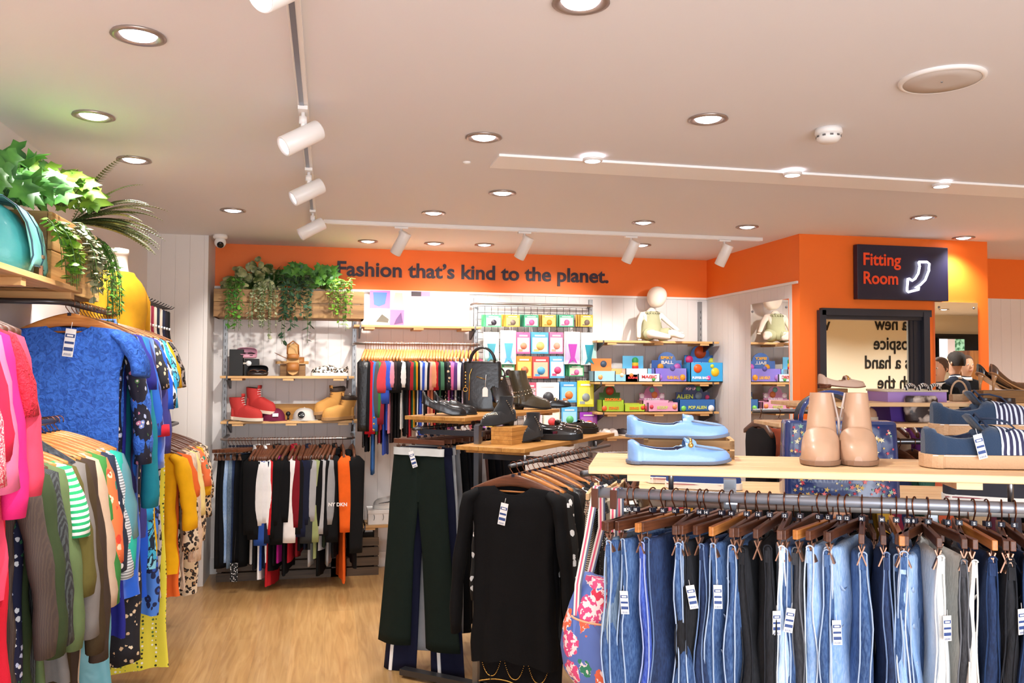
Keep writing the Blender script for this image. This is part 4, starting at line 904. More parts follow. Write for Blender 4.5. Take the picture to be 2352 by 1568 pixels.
for k in range(5): sph(b, (-.09, -.07, .14+k*.018), .005, n=6)
b.obj('gold_charm', gold, hb)
b = MB(); b.tube([(-.03, -.069, .19), (.02, -.068, .175)], .0025, 6); b.obj('zip', gold, hb)
b = MB(); b.prism([(-.015, 0), (.015, 0), (.015, .04), (.008, .052), (-.008, .052), (-.015, .04)], -.0825, -.0815); b.tube([(0, -.081, .05), (.004, -.078, .12)], .001, 5); o = b.obj('swing_tag', tag_white, hb); o.location = (.02, 0, .08)
sb2 = thing('soft_bag', 'soft glossy black bag slumped between the handbag and bronze boot', 'bag', PZ(1150, 944, 1.342)+Vector((.0, .02, 0)), .1)
b = MB(); b.loft([[(.075*q*math.copysign(abs(math.cos(a))**.8, math.cos(a))+.01*math.sin(z*30), .05*q2*math.sin(a)+.004*math.sin(5*a+z*40), z) for a in [2*PI*k/28 for k in range(28)]] for z, q, q2 in ((0, .8, .8), (.015, 1, 1), (.07, 1.02, 1), (.13, .85, .75), (.18, .6, .5), (.205, .45, .3), (.21, .2, .1))]); b.obj('bag_body', pat_, sb2)
b = MB(); b.tube([(.03*math.cos(PI*k/10), 0, .20+.05*math.sin(PI*k/10)) for k in range(11)], .005, 8); b.obj('handle', pat_, sb2)
b = MB(); sph(b, (.0, -.03, .19), .010); b.obj('clasp', silver, sb2)
# slouched bronze boot with studded strap
olive = mat('bronze_leather', '4a4436', .25, coat=.5, bump=(30, .3, .006))
th = thing('slouch_boot', 'dark bronze slouchy boot with studded chain strap beside the handbag', 'boot', PZ(1180, 940, 1.342), math.radians(5))
boot(th, .24, olive, bls, bls, shaft=.16, heel=.03, w=.04, sr=.055, toe_h=.04, rise=.06, lean=-.03)
b = MB()
for k in range(22): a = 2*PI*k/22; sph(b, (.062+.066*math.cos(a), .048*math.sin(a), .115+.012*math.cos(a)), .004, n=6); sph(b, (.068+.068*math.cos(a), .05*math.sin(a), .095+.02*math.cos(a)), .004, n=6)
b.obj('chain_strap', silver, th)
th = thing('flat_loafer', 'black leather flat loafer at the right end of the high shelf', 'shoe', PZ(1188, 937, 1.342)+Vector((.12, .10, 0)), math.radians(-14)); loafer(th, .25, blk, bls, bls, gold, sole_t=.012, w=.042)

# ================= REAR RACKS BEHIND THE JEANS =================
SA = PZ(1466, 1128, 1.15); SA.z = 0
def sa(s, d, z): return SA+e1*s+e2*d+Vector((0, 0, z))
shelf_thing('pale wooden shelf behind the jeans rail carrying the star print bag', SA, 1.15, a1, 1.9, .36, pale, 4)
ra2 = thing('clothes_rack', 'second steel rack behind the jeans with its own row of hangers', 'clothes rack', sa(0, .17, 0), a1)
b = MB(); b.tube([(.04, 0, 1.085), (1.86, 0, 1.085)], .0145, 14); b.obj('rail', mat('rail_white', 'd4d2d0', .4, .4), ra2)
for s in (.13, 1.3): b = MB(); b.tube([(s, .0, 1.08), (s, .0, 1.132)], .006, 8); b.obj('shelf_pin', steel, ra2)
for s in (.26, 1.05): b = MB(); b.box((s, .06, .56), (.034, .034, 1.12)); b.obj('post', steel, ra2); b = MB(); b.box((s, .06, .03), (.05, .5, .04)); b.obj('foot', dsteel, ra2)
kn = ['17181c', '1b2238', '22242a', '2c2c30', '3a2a2c', '17181c', '202a44', '4a4a50']
for i in range(26):
    P = sa(.10+i*.066, .17, 1.0995); rz = a1+PI/2-.2+.25*math.sin(i*2.3)
    hanger('clip', 'dark', P, rz, 'dark clip hanger on the second rack, %s from the left' % ordn(i), 'clip hangers on the second rack', True)
    trousers(fab(kn[i % 8]), P, rz, .88, '%s trousers on the second rack behind the jeans, %s from the left' % (['Black', 'Navy', 'Off-black', 'Charcoal', 'Plum', 'Black', 'Dark blue', 'Slate'][i % 8], ordn(i)), 'trousers on the second rack', i+130, w=.14, fold=.6)
# star print tote
star_m = NT('star_oilcloth', .18); star_m.b.inputs['Coat Weight'].default_value = .5
star_m.b.inputs['Base Color'].default_value = lin('22366e'); n_ = star_m.n('TexNoise', Scale=9, Detail=2); star_m.l(star_m.map(), n_.inputs['Vector']); star_m.bump(n_.outputs['Fac'], .6, .02)
st_ = thing('star_tote', 'navy oilcloth tote bag printed with coloured stars behind the tan boots', 'bag', PZ(1925, 1142, 1.152), a1+.02)
b = MB(); W_ = .185
b.loft([[(x*q, y*(1-.25*z/.26), z) for x, y in ((-W_, -.06), (-W_+.02, -.07), (W_-.02, -.07), (W_, -.06), (W_, .06), (W_-.02, .07), (-W_+.02, .07), (-W_, .06))] for z, q in ((0, .98), (.015, 1.0), (.13, .99), (.25, .97), (.262, .955))]); b.obj('bag_body', star_m.m, st_, .006)
sc_ = [mat('star_red', 'c83040', .4), mat('star_cream', 'e8e0b8', .4), mat('star_pink', 'e87878', .4), mat('star_green', '8ab8a0', .4), mat('star_yellow', 'd8b860', .4)]
b = MB(); rnd = random.Random(3)
for k in range(210):
    x = rnd.uniform(-.165, .165); z = rnd.uniform(.012, .25); r0 = rnd.choice((.005, .007, .010)); a0 = rnd.uniform(0, 6); y = -.0708*(1-.25*z/.26)-.0022
    vs = [(x, y, z)]+[(x+(r0 if j % 2 == 0 else r0*.42)*math.cos(a0+j*PI/5), y, z+(r0 if j % 2 == 0 else r0*.42)*math.sin(a0+j*PI/5)) for j in range(10)]
    b.add(vs, [(0, j+1, (j+1) % 10+1) for j in range(10)], k % 5)
b.obj('star_print', sc_, st_)
b = MB(); b.tube([(.10*math.cos(PI*k/16)-.03, -.045, .25+.11*math.sin(PI*k/16)**.8) for k in range(17)], .010, 8, 0, True, .35); b.obj('handle', star_m.m, st_)
b = MB(); b.tube([(.10*math.cos(PI*k/16)-.03, .045, .25+.10*math.sin(PI*k/16)**.8) for k in range(17)], .010, 8, 0, True, .35); b.obj('handle', mat('bag_dark_strap', '2c2a30', .5), st_)
# canvas shoes
cv = mat('blue_canvas', '2c4a8c', .85, bump=(300, .3)); rub = mat('white_rubber', 'efece6', .5); rline = mat('sole_line', '8c2438', .5)
def canvas_shoe(th, L=.27, m=cv):
    shoe(th, L, m, rub, binn, hh=.06, toe_h=.045, back=.062, w=.043, sole_t=.024, open_=(.05, .45)); lacing(th, L, lambda u: .024+.062-.01*(u-.45)*4, rub, 5, .42, .68)
    b = MB(); b.tube([(L*.02, -.042, .018)]+[(L*(.1+.08*k), -.046, .018) for k in range(9)], .0016, 5); b.obj('sole_line', rline, th)
canvas_shoe(thing('canvas_trainer', 'blue canvas trainer with white sole, left of the star bag', 'shoe', sa(.10, .13, 1.151), a1-.1, 'blue canvas trainers'))
canvas_shoe(thing('canvas_trainer', 'blue canvas trainer with white sole, set behind its pair', 'shoe', sa(-.02+.05, .26, 1.151), a1-.05, 'blue canvas trainers'))
dkc = mat('dark_canvas', '2a2a34', .8)
canvas_shoe(thing('canvas_trainer', 'dark trainer with thick white sole right of the star bag', 'shoe', PZ(2165, 1148, 1.151), a1-.25), m=dkc)
canvas_shoe(thing('canvas_trainer', 'dark trainer with white sole at the right edge of the rear shelf', 'shoe', PZ(2290, 1150, 1.151), a1-.1), m=dkc)
# mixed black and cream garments left of the second rack
mx = [('tartan', 'cream and grey checked skirt', .5), ('tweed', 'black and white herringbone skirt', .6), ('d9cfba', 'cream wool trousers', .7), ('e6dcc8', 'ivory linen trousers', .7), ('bw_floral', 'black and cream daisy skirt', .6), ('bw_stripe', 'black and cream striped top', .5), ('c8b8a0', 'stone cotton skirt', .5)]
q0 = PZ(1360, 1085, 1.19); q1 = PZ(1480, 1072, 1.19)
b = MB(); b.tube([q0+Vector((-.05, -.03, 0)), q1+Vector((.1, .05, 0))], .012, 10); b.tube([q1, (q1.x, q1.y, .05)], .014, 8); tag(b.obj('side_rail', dsteel), 'short dark rail with monochrome clothes left of the second rack', 'rail')
for i, (c, nm, ln) in enumerate(mx):
    P = q0.lerp(q1, i/6)+Vector((0, 0, .013)); rz = 1.15+.15*math.sin(i*2)
    hanger('arms' if 'top' in nm else 'clip', 'pale' if i < 4 else 'walnut', P, rz, 'pale wooden hanger holding the %s beside the second rack' % nm, 'hangers on the short side rail', True)
    if 'top' in nm: garment('top', fab(c), P, rz, ln, '%s left of the second rack' % nm.capitalize(), 'clothes', None, i+7, .4)
    else: trousers(fab(c), P, rz, ln, '%s left of the second rack' % nm.capitalize(), None, i+170, w=.15, name='skirt' if 'skirt' in nm else 'trousers', cat='clothes', fold=.7)
# ---- rear rack with heels, snakeskin bag ----
SB = PZ(1790, 973, 1.33); SB.z = 0; aB = math.radians(-8); B1 = Vector((math.cos(aB), math.sin(aB), 0)); B2 = Vector((-B1.y, B1.x, 0))
def sb(s, d, z): return SB+B1*s+B2*d+Vector((0, 0, z))
shelf_thing('pale shelf at the back right carrying the purple box and snakeskin bag', SB, 1.33, aB, 1.9, .34, pale, 3, .018, (.1, .9, 1.7))
SC_ = PZ(1832, 925, 1.43); SC_.z = 0
shelf_thing('highest pale shelf at the back right carrying the nude loafer and heels', SC_, 1.43, aB, 1.7, .34, pale, 3, .018, (.1, .8, 1.6))
rk = thing('clothes_rack', 'steel rack at the back right in front of the fitting room', 'clothes rack', sb(0, .17, 0), aB)
b = MB(); b.tube([(.1, 0, 1.23), (1.85, 0, 1.23)], .014, 12); b.obj('rail', steel, rk); b = MB(); b.tube([(.1, .45, 1.36), (1.85, .45, 1.36)], .014, 12); b.obj('rail', steel, rk)
for s in (.45, 1.5):
    b = MB(); b.box((s, .22, .7), (.034, .034, 1.4)); b.obj('post', steel, rk); b = MB(); b.box((s, .22, .03), (.05, .8, .04)); b.obj('foot', dsteel, rk)
    b = MB(); b.box((s, .22, 1.21), (.025, .5, .025)); b.obj('arm', steel, rk)
cols = ['17171a', '7a3a8a', 'e8b8a0', '26262c', 'd0a83c', '8a2c4c', '1f2c50', '3a6a5c', 'd86a4a', '2a2a30', 'c8b090', '5a2a3a', '17171a', '4a4a58']
cn2 = ['black', 'purple', 'peach', 'charcoal', 'mustard', 'raspberry', 'navy', 'sea green', 'coral', 'off-black', 'sand', 'wine', 'jet black', 'slate']
for i in range(22):
    P = sb(.14+i*.078, .17, 1.2445); rz = aB+PI/2+.2*math.sin(i*1.9)
    hanger('arms', 'walnut', P, rz, 'wooden hanger on the back right rack, %s from the left' % ordn(i), 'hangers on the back right rack', True)
    garment('top', fab(cols[i % 14]), P, rz, .7, '%s top on the back right rack, %s from the left' % (cn2[i % 14].capitalize(), ordn(i)), 'clothes', 'tops on the back right rack', i+210, .4)
for i in range(16):
    P = sb(.14+i*.105, .62, 1.3745); rz = aB+PI/2+.2*math.sin(i*1.3)
    hanger('arms', 'walnut', P, rz, 'wooden hanger on the rear rail by fitting room, %s from left' % ordn(i), 'hangers on the rear rail', False)
    garment('top', fab(cols[(i*5+3) % 14]), P, rz, .75, '%s top on the rear rail by the fitting room, %s from left' % (cn2[(i*5+3) % 14].capitalize(), ordn(i)), 'clothes', 'tops on the rear rail', i+240, 0)
nude = mat('nude_leather', 'dcc0ae', .45, bump=(60, .1)); brs = mat('brown_sole', '7a4a34', .5)
p0 = PZ(1880, 905, 1.43)
bk = thing('wooden_block', 'brown wooden block under the nude loafer', 'block', PZ(1892, 921, 1.431), aB); b = MB(); b.box((.06, .03, .032), (.13, .07, .064)); b.obj('block', recl, bk, .002)
th = thing('nude_loafer', 'pale nude loafer with gold trim raised on a brown block', 'shoe', PZ(1892, 921, 1.431)+Vector((-.01, .03, .066)), aB-.10); loafer(th, .235, nude, brs, tanin, gold, heel=.018, sole_t=.005, w=.037, point=.5)
th = thing('slipper', 'peach satin slipper between the tan boots on the back shelf', 'shoe', PZ(1905, 966, 1.331), aB); shoe(th, .25, mat('peach_satin', 'e0b08c', .3), mat('cream_sole', 'f0e4d0', .5), tanin, hh=.06, sole_t=.02)
pb = thing('storage_box', 'purple fabric box with lilac rim and rope trim', 'box', PZ(2041, 968, 1.331), aB)
b = MB(); b.loft([[(x, y, z) for x, y in ((.01*q, .0), (.30-.01*q, .0), (.30-.01*q, .2), (.01*q, .2))] for z, q in ((0, 1.5), (.10, .3))], sm=False); b.obj('box_body', mat('purple_fabric', '4a2a8c', .7), pb, .003)
b = MB(); b.box((.15, .10, .125), (.31, .21, .055)); b.obj('rim', mat('lilac_fabric', 'a98ad0', .7), pb, .003)
b = MB(); b.tube([(-.005, -.008, .155), (.305, -.008, .155), (.305, .208, .155), (-.005, .208, .155), (-.005, -.008, .155)], .006, 8); b.obj('rope_trim', mat('cream_rope', 'e8dcc0', .8, bump=(200, .5)), pb)
sk = pattern('snakeskin', 'snake', 'd4c8be', ['3a2e2e', 'a8988c'], 18, .35)
sn = thing('clutch_bag', 'grey snakeskin print bag leaning against the purple box', 'bag', PZ(2100, 967, 1.332)-Vector((0, .05, 0)), aB)
b = MB(); b.loft([[(-.085+ (.17)*.5+x*q, y, z) for x, y in [(.088*math.copysign(abs(math.cos(a))**.5, math.cos(a)), .03*math.sin(a)) for a in [2*PI*k/20 for k in range(20)]]] for z, q in ((0, .8), (.01, .95), (.06, 1.02), (.115, .96), (.13, .85))]); b.obj('bag_body', sk, sn)
zb_ = pattern('zebra_sandal', 'vstripes', '151515', ['eeeae4'], 30, .3)
for k, px in enumerate((2092, 2122, 2148)):
    b = MB(); P = PZ(px, 897, 1.488); b.tube([(P.x+.03*math.cos(PI*j/10), P.y, 1.49+.028*math.sin(PI*j/10)) for j in range(11)], .011, 8, 0, True, .5); tag(b.obj('hair_band', zb_), 'black and white band looped on the purple box, %s of three' % ('left', 'middle', 'right')[k], 'accessory', 'black and white bands')
# beige hoop handle bag and patent heels
bb = thing('straw_bag', 'small beige bag with tall round handle and silver clasp', 'bag', PZ(2203, 921, 1.431), aB)
b = MB(); b.tube([(.045*math.cos(PI*k/14), 0, .03+.075*math.sin(PI*k/14)) for k in range(15)], .005, 8); b.obj('handle', mat('beige_cord', 'c8a888', .7), bb)
b = MB(); b.box((0, 0, .018), (.09, .04, .036)); b.obj('bag_body', mat('beige_straw', 'c8ac8c', .8, bump=(120, .6)), bb, .004); b = MB(); sph(b, (.02, -.025, .045), .016); b.obj('clasp', silver, bb)
wbk = thing('wooden_block', 'wooden block under the patent high heels', 'block', PZ(2262, 924, 1.431), aB); b = MB(); b.box((.10, .03, .03), (.24, .10, .06)); b.obj('block', recl, wbk, .002)
sbk = pattern('brown_snake', 'snake', '6a4a40', ['2a1a18', '4a3028'], 14, .3)
for k, px in enumerate((2224, 2278)):
    th = thing('snakeskin_boot', 'brown snakeskin boot shaft behind the navy trainers, %s one' % ('left', 'right')[k], 'boot', PZ(px+18, 972, 1.332), -PI/2+aB, 'brown snakeskin boots'); boot(th, .2, sbk, bls, bls, shaft=.055, heel=.02, w=.038, sr=.038, top_w=.046, toe_h=.035, rise=.05)
ptan = mat('patent_brown_fade', '5a3c28', .12, coat=.9); ptn2 = mat('patent_tan', 'b8885c', .15, coat=.9)
for k, (px, py, yw) in enumerate(((2236, 893, -.05), (2292, 886, -.0))):
    th = thing('high_heel', ('black patent high heel turned away behind the glossy court shoe', 'glossy dark brown patent court shoe with very high heel')[k], 'shoe', wbk.location+B1*(.0+.03*k)+B2*(.055-.06*k)+Vector((0, 0, .0612)), aB+yw, 'patent high heels')
    shoe(th, .2, ptan if k else pat_, ptn2, ptn2, heel=.085, hh=.03, toe_h=.028, back=.045, sole_t=.006, w=.034, open_=(.05, .70), point=.6)
# ================= BACK WALL BAYS =================
def bx_(px, py, y): return PY(px, py, y)
for k, (px, top) in enumerate(((519, 735), (815, 700), (1093, 684), (1357, 688), (1608, 693))):
    p = PY(px, top, YB-.025); b = MB(); b.box((p.x, YB-.0165, (p.z+.12)/2), (.03, .033, p.z-.12), mi=0)
    for j in range(int((p.z-.3)/.05)): b.box((p.x, YB-.034, .3+j*.05), (.005, .002, .022), mi=1)
    tag(b.obj('slotted_upright', [galv, dsteel]), 'slotted steel upright on the back wall, %s from the left' % ordn(k), 'upright', 'slotted wall uprights')
FY = 6.6
def wshelf(px0, px1, py, label, y=FY, bats=(.12, .5, .88), d=.27):
    a = PY(px0, py, y); c = PY(px1, py, y); w = c.x-a.x
    th = thing('wall_shelf', label, 'shelf', (a.x, y, a.z))
    for k in range(3): b = MB(); b.box((w/2, d/3*(k+.5), -.009), (w, d/3-.002, .018)); b.obj('board', oak, th, .002)
    for s in bats: b = MB(); b.box((w*s, d/2, -.026), (.08, d*.95, .017)); b.obj('batten', oak, th)
    for s in (.05, .95): b = MB(); b.prism([(0, -.0), (d-.0, -.0), (d-.0, -.10), (d-.04, -.10), (0, -.03)], w*s-.006, w*s+.006, plane='YZ'); b.obj('bracket', dsteel, th)
    return a
zA1 = wshelf(505, 814, 863, 'wooden wall shelf with sunglasses cases, sandals and leopard sneaker').z
zA2 = wshelf(506, 826, 968, 'wooden wall shelf with red boots, caps and wheat boots').z
zB1 = wshelf(813, 1106, 745, 'wooden wall shelf under the pink poster board').z
zC = [wshelf(1372, 1652, 781, 'wooden wall shelf the baby mannequin sits on').z, wshelf(1366, 1652, 877, 'wooden wall shelf with puffer ball toy boxes').z, wshelf(1372, 1652, 947, 'wooden wall shelf with pop up alien toy boxes').z, wshelf(1372, 1652, 1003, 'wooden wall shelf with small shoes below the toys').z]
wshelf(826, 1060, 1208, 'low wooden wall shelf with a white shoe box and sneaker', bats=(.1, .6))
def urail(px0, px1, py, y, label, r=.014):
    a = PY(px0, py, y); c = PY(px1, py, y); b = MB()
    b.tube([(a.x, YB-.03, a.z), (a.x, y+.06, a.z), (a.x+.018, y+.018, a.z), (a.x+.06, y, a.z), (c.x-.06, y, a.z), (c.x-.018, y+.018, a.z), (c.x, y+.06, a.z), (c.x, YB-.03, a.z)], r, 12, 0, True, .7)
    tag(b.obj('wall_rail', mat('rail_bronze', '8a817c', .32, .8)), label, 'rail'); return a.z, a.x, c.x
RY = 6.42
zr1, xa, xb = urail(508, 812, 1010, RY, 'curved steel hanging rail under the red boots shelf')
zr2, xc, xd = urail(816, 1104, 788, RY, 'curved steel hanging rail holding the childrens tops')
zr3, _, _ = urail(1372, 1650, 1040, RY, 'low steel hanging rail under the toy shelves')
def hx(px, z): return PZ(px, 0, z).x if False else PY(px, 800, RY).x
# trousers at the left of bay one
for i, (px, c, nm, jn) in enumerate(((532, '17181c', 'black', 0), (540, '1d2026', 'washed black', 0), (549, 'light', 'pale blue denim', 1), (556, 'grey', 'faded blue denim', 1), (563, 'dark', 'dark blue denim', 1), (570, '16171c', 'jet black', 0), (577, '1a1b20', 'soft black', 0), (583, '141518', 'ink black', 0))):
    P = Vector((hx(px, zr1), RY, zr1+.012)); rz = PI/2-.75+.12*math.sin(i*3)
    hanger('clip', 'walnut', P, rz, 'wooden clip hanger with the %s trousers on the lower back rail' % nm, 'clip hangers on the lower back rail', True)
    trousers(dn[c] if jn else fab(c), P, rz, .80-.02*(i % 3), '%s childrens trousers at the left of the lower back rail' % nm.capitalize(), 'trousers on the lower back rail', i+300, w=.12, fold=.6)
jk = [(596, 'b8b6b4', '17171a', 'light grey sleeved black baseball', .80), (603, '17181c', None, 'black zip', .86), (609, 'f0eeec', 'e8e6e4', 'white red and blue sport', .94), (614, '2c50a0', None, 'royal blue', .85), (619, 'eceaea', None, 'white tracksuit', .62), (624, '1c2440', None, 'dark navy', .84), (629, 'f4f2f0', None, 'bright white', .80), (634, 'c02028', None, 'scarlet', 1.0), (641, '121214', None, 'black fleece', .88), (649, '17171a', None, 'black hooded', .84), (657, 'a81878', '17171a', 'magenta and black', .80), (668, '15151a', None, 'black padded', .90), (681, '9a1424', 'f0ecea', 'dark red with white striped sleeve', .80), (690, '7a1420', None, 'maroon', .78), (699, '1b1b1f', None, 'black knitted', .72), (704, 'c4202c', '1c2240', 'red navy and yellow colour block', .66), (713, '20243c', None, 'navy quilted', .70), (720, '3c3e40', None, 'charcoal', .72), (727, 'a8a8aa', None, 'marl grey hooded', .84), (738, '97a06c', None, 'sage green hooded', .80), (745, '121215', None, 'black striped cuff', .92), (751, 'b2b2b4', None, 'pale grey', .74), (758, '2e3a28', '16161a', 'dark green sweatshirt with white lettering', .70), (766, '9a9a9c', None, 'mid grey', .84), (774, '18181b', None, 'black lettered', .80), (789, 'ec641e', None, 'bright orange', .98), (812, '1c1c1e', '1c1c1e', 'black hooded rain', .86)]
for i, (px, c, c2, nm, ln) in enumerate(jk):
    P = Vector((hx(px, zr1), RY, zr1+.012)); rz = PI/2-.14+.07*math.sin(i*.55) if i < len(jk)-2 else PI/2+.10
    hanger('arms', 'walnut', P, rz, 'wooden hanger with the %s jacket on the lower back rail' % nm, 'shoulder hangers on the lower back rail', False)
    ln *= .92
    g = garment('jacket', fab(c), P, rz, ln, '%s jacket on the lower back rail' % nm.capitalize(), 'jacket', 'jackets on the lower back rail', i+400, sl=.50+.08*math.sin(i*2.7)+(.08 if i > 24 else 0), t=.009, fold=.32, flat=.30, sleeves_m=fab(c2) if c2 else None, hood=fab(c) if ('hooded' in nm) else False, collar=fab(c) if i % 4 == 0 else None, sr=(.060, .046), spread=.03, w=.19 if i < len(jk)-2 else .225)
    if nm.startswith('dark green'):
        tm = text('print', 'NY DKN', .035, tag_white, (-.262, -.045, -.47), Matrix.Rotation(-PI/2, 3, 'Z'), g, ext=.001, off=.001)
# childrens tops, upper rail of bay two
kt = [(840, 'leather', 'black leather', .62, .50), (846, '201f22', 'black fringed', .66, .5), (852, 'c01828', 'red quilted', .55, .52), (858, '3c6cb0', 'light denim blue', .80, .5), (864, '4c4e52', 'slate grey', .50, .40), (869, '3a7a3c', 'grass green', .52, .40), (874, '8a2434', 'burgundy', .60, .45), (880, 'c84048', 'coral red', .5, .22), (886, '3450b0', 'cobalt blue', .68, .3), (893, '3854bc', 'bright blue numbered', .44, .2), (899, 'd8889a', 'rose pink', .46, .18), (905, '3a2c2c', 'dark brown', .5, .2), (911, '1b1b1e', 'black', .5, .22), (917, '2a2628', 'soft black', .5, .2), (923, 'ecebe8', 'white', .42, .18), (929, '202024', 'ink', .46, .2), (935, '383438', 'charcoal', .46, .2), (941, 'b02830', 'brick red', .5, .2), (947, '1e5c3c', 'dark green', .42, .2), (952, 'e0981c', 'amber yellow', .44, .2), (958, '2a2a30', 'graphite', .4, .2), (963, 'f0f0f0', 'white and red striped', .48, .2), (969, '3458c8', 'blue and white', .5, .2), (975, 'e8e8ec', 'pale grey', .42, .2), (980, '242432', 'midnight', .42, .2), (985, 'e8988c', 'salmon', .46, .2), (991, 'e8a078', 'apricot', .42, .18), (997, 'bc1c28', 'crimson', .46, .2), (1003, '2c3438', 'petrol', .44, .2), (1009, '4c7c60', 'sage', .42, .2), (1016, '17181a', 'jet black', .44, .2), (1024, 'black_cream_floral', 'yellow and black patterned', .44, .2), (1032, 'd86aa0', 'bubblegum pink', .42, .2), (1040, '5a3a78', 'violet', .44, .2), (1048, 'ececf4', 'off-white', .42, .2), (1056, '2a2a3c', 'deep navy', .42, .2), (1064, 'd8c8e0', 'lilac', .42, .2), (1072, 'f0f0ee', 'plain white', .42, .2), (1080, 'e87888', 'watermelon', .42, .2), (1088, '3a3a40', 'pewter', .42, .2), (1095, 'b83048', 'raspberry', .42, .2)]
for i, (px, c, nm, ln, sl) in enumerate(kt):
    ln *= 1.22 if i > 8 else 1.05
    P = Vector((hx(px, zr2), RY, zr2+.012)); rz = PI/2-.12+.06*math.sin(i*.5)
    hanger('arms', 'honey', P, rz, 'wooden hanger holding the %s childrens top' % nm, 'hangers on the upper back rail', False, .82)
    g = garment('top', fab(c), P, rz, ln, '%s childrens top on the upper back rail' % nm.capitalize(), 'top', 'childrens tops on the upper back rail', i+500, sl=sl, t=.007, fold=.25, flat=.26, sr=(.048, .038) if sl > .3 else (.05, .05), spread=.02, w=.165)
    if c == 'c01828':
        b = MB()
        for k in range(3): sph(b, (-.19, -.03, -.56-k*.045), .011, n=8)
        b.obj('button', gold, g)
# ---- things on bay one's shelves ----
red = mat('red_nubuck', 'b02a26', .8, bump=(200, .2)); wheat = mat('wheat_nubuck', 'c08a44', .8, bump=(200, .2)); gum = mat('pale_rubber', 'd8c8b4', .6); gumb = mat('tan_rubber', 'a87c4c', .6); brnc = mat('brown_padding', '3a2a20', .7); lw = mat('white_lace', 'e4d8d4', .8); lb_ = mat('brown_lace', '6a4426', .8)
def wb_(px, py, z, yaw, label, mu, ms, lc, cf, grp, y=6.70, s=1.0, dz=0, pitch=0, nm='lace_up_boot'):
    p = PY(px, py, y); th = thing(nm, label, 'boot', (p.x, y, z+.001+dz), yaw, grp); th.scale = (s, s, s); th.rotation_euler = (0, pitch, yaw)
    boot(th, .27, mu, ms, brnc, shaft=.115, heel=.014, w=.05, sr=.060, sole_t=.026, toe_h=.062, rise=.085, lace=lc, cuff=cf, lean=-.012); return th
# wooden risers
for k, (x0, x1, h, lb) in enumerate(((573, 603, .10, 'left riser block under the rear red boot'), (722, 752, .09, 'right riser block under the rear wheat boot'))):
    a = PY(x0, 960, 6.78); c = PY(x1, 960, 6.78); th = thing('wooden_block', lb, 'block', (a.x, 6.72, zA2+.001)); b = MB(); b.box(((c.x-a.x)/2, .05, h/2), (c.x-a.x, .10, h)); b.obj('block', oak, th, .002)
a = PY(600, 955, 6.86); c = PY(726, 955, 6.86); b = MB(); b.box(((a.x+c.x)/2, 6.862, zA2+.06), (c.x-a.x, .016, .12)); tag(b.obj('wooden_plank', wood('ochre_plank', '8a5c20', 'a8742c', 'bc883c', 1.2)), 'ochre plank standing behind the caps', 'plank')
wb_(533, 960, zA2, math.radians(-24), 'red nubuck lace-up boot, front left on the second shelf', red, gum, lw, None, 'pair of red boots', 6.68, .92)
wb_(567, 945, zA2, math.radians(-30), 'red nubuck lace-up boot raised behind its pair', red, gum, lw, None, 'pair of red boots', 6.76, .92, .075, .12)
wb_(812, 960, zA2, math.radians(200), 'wheat nubuck lace-up boot, front right on the second shelf', wheat, gumb, lb_, brnc, 'pair of wheat boots', 6.68, .94)
wb_(790, 945, zA2, math.radians(208), 'wheat nubuck lace-up boot raised behind its pair', wheat, gumb, lb_, brnc, 'pair of wheat boots', 6.76, .94, .07, .12)
def cap(px, z, label, m, patchm, text_=None, yaw=0):
    p = PY(px, 960, 6.70); th = thing('baseball_cap', label, 'cap', (p.x, 6.70, z+.001), yaw)
    b = MB(); R = []
    for i in range(9):
        a = PI/2*i/8*.97; R.append([(.088*math.cos(a)**.7*math.cos(2*PI*k/28), .095*math.cos(a)**.7*math.sin(2*PI*k/28), .006+.088*math.sin(a)) for k in range(28)])
    b.loft(R, 0, False, True); b.obj('crown', m, th)
    b = MB(); b.loft([[(.085*math.cos(a)*q, -.02-.06*math.sin(a)-(q-1)*.5*math.sin(a)*.2-.0, .006-(q-1)*.01) for a in [PI*k/16 for k in range(17)]] for q in (.9, 1.1, 1.25)], closed=False, cap0=False, cap1=False)
    o = b.obj('peak', m, th); s = o.modifiers.new('s', 'SOLIDIFY'); s.thickness = .004
    b = MB(); b.box((.02, -.094, .045), (.042, .004, .026), R=Matrix.Rotation(-.45, 3, 'X')) if not text_ else b.lathe([(.026, 0), (.026, .004), (.001, .005)], Vector((-.02, -.092, .045)), 24, 0, Matrix.Rotation(1.15, 3, 'X'))
    b.obj('front_patch', patchm, th); b = MB(); sph(b, (0, 0, .094), .006, n=8); b.obj('button', m, th)
    if text_: text('patch_text', text_, .022, tag_white, (-.036, -.099, .038), Matrix.Rotation(-.45, 3, 'X'), th, ext=.001, off=.0008)
cap(628, zA2, 'burgundy cap with white front patch on the second shelf', fabric('burgundy_cap', '6a1f3a'), tag_white)
cap(699, zA2, 'pale grey cap with round black badge on the second shelf', fabric('grey_cap', 'c4bcb4'), blackp, 'oxo')
p = PY(662, 950, 6.74); b = MB(); sph(b, (p.x, 6.74, zA2+.048), .018); b.tube([(p.x, 6.74, zA2+.001), (p.x, 6.74, zA2+.03)], .008); tag(b.obj('black_ornament', blackp), 'small black disc between the two caps', 'ornament')
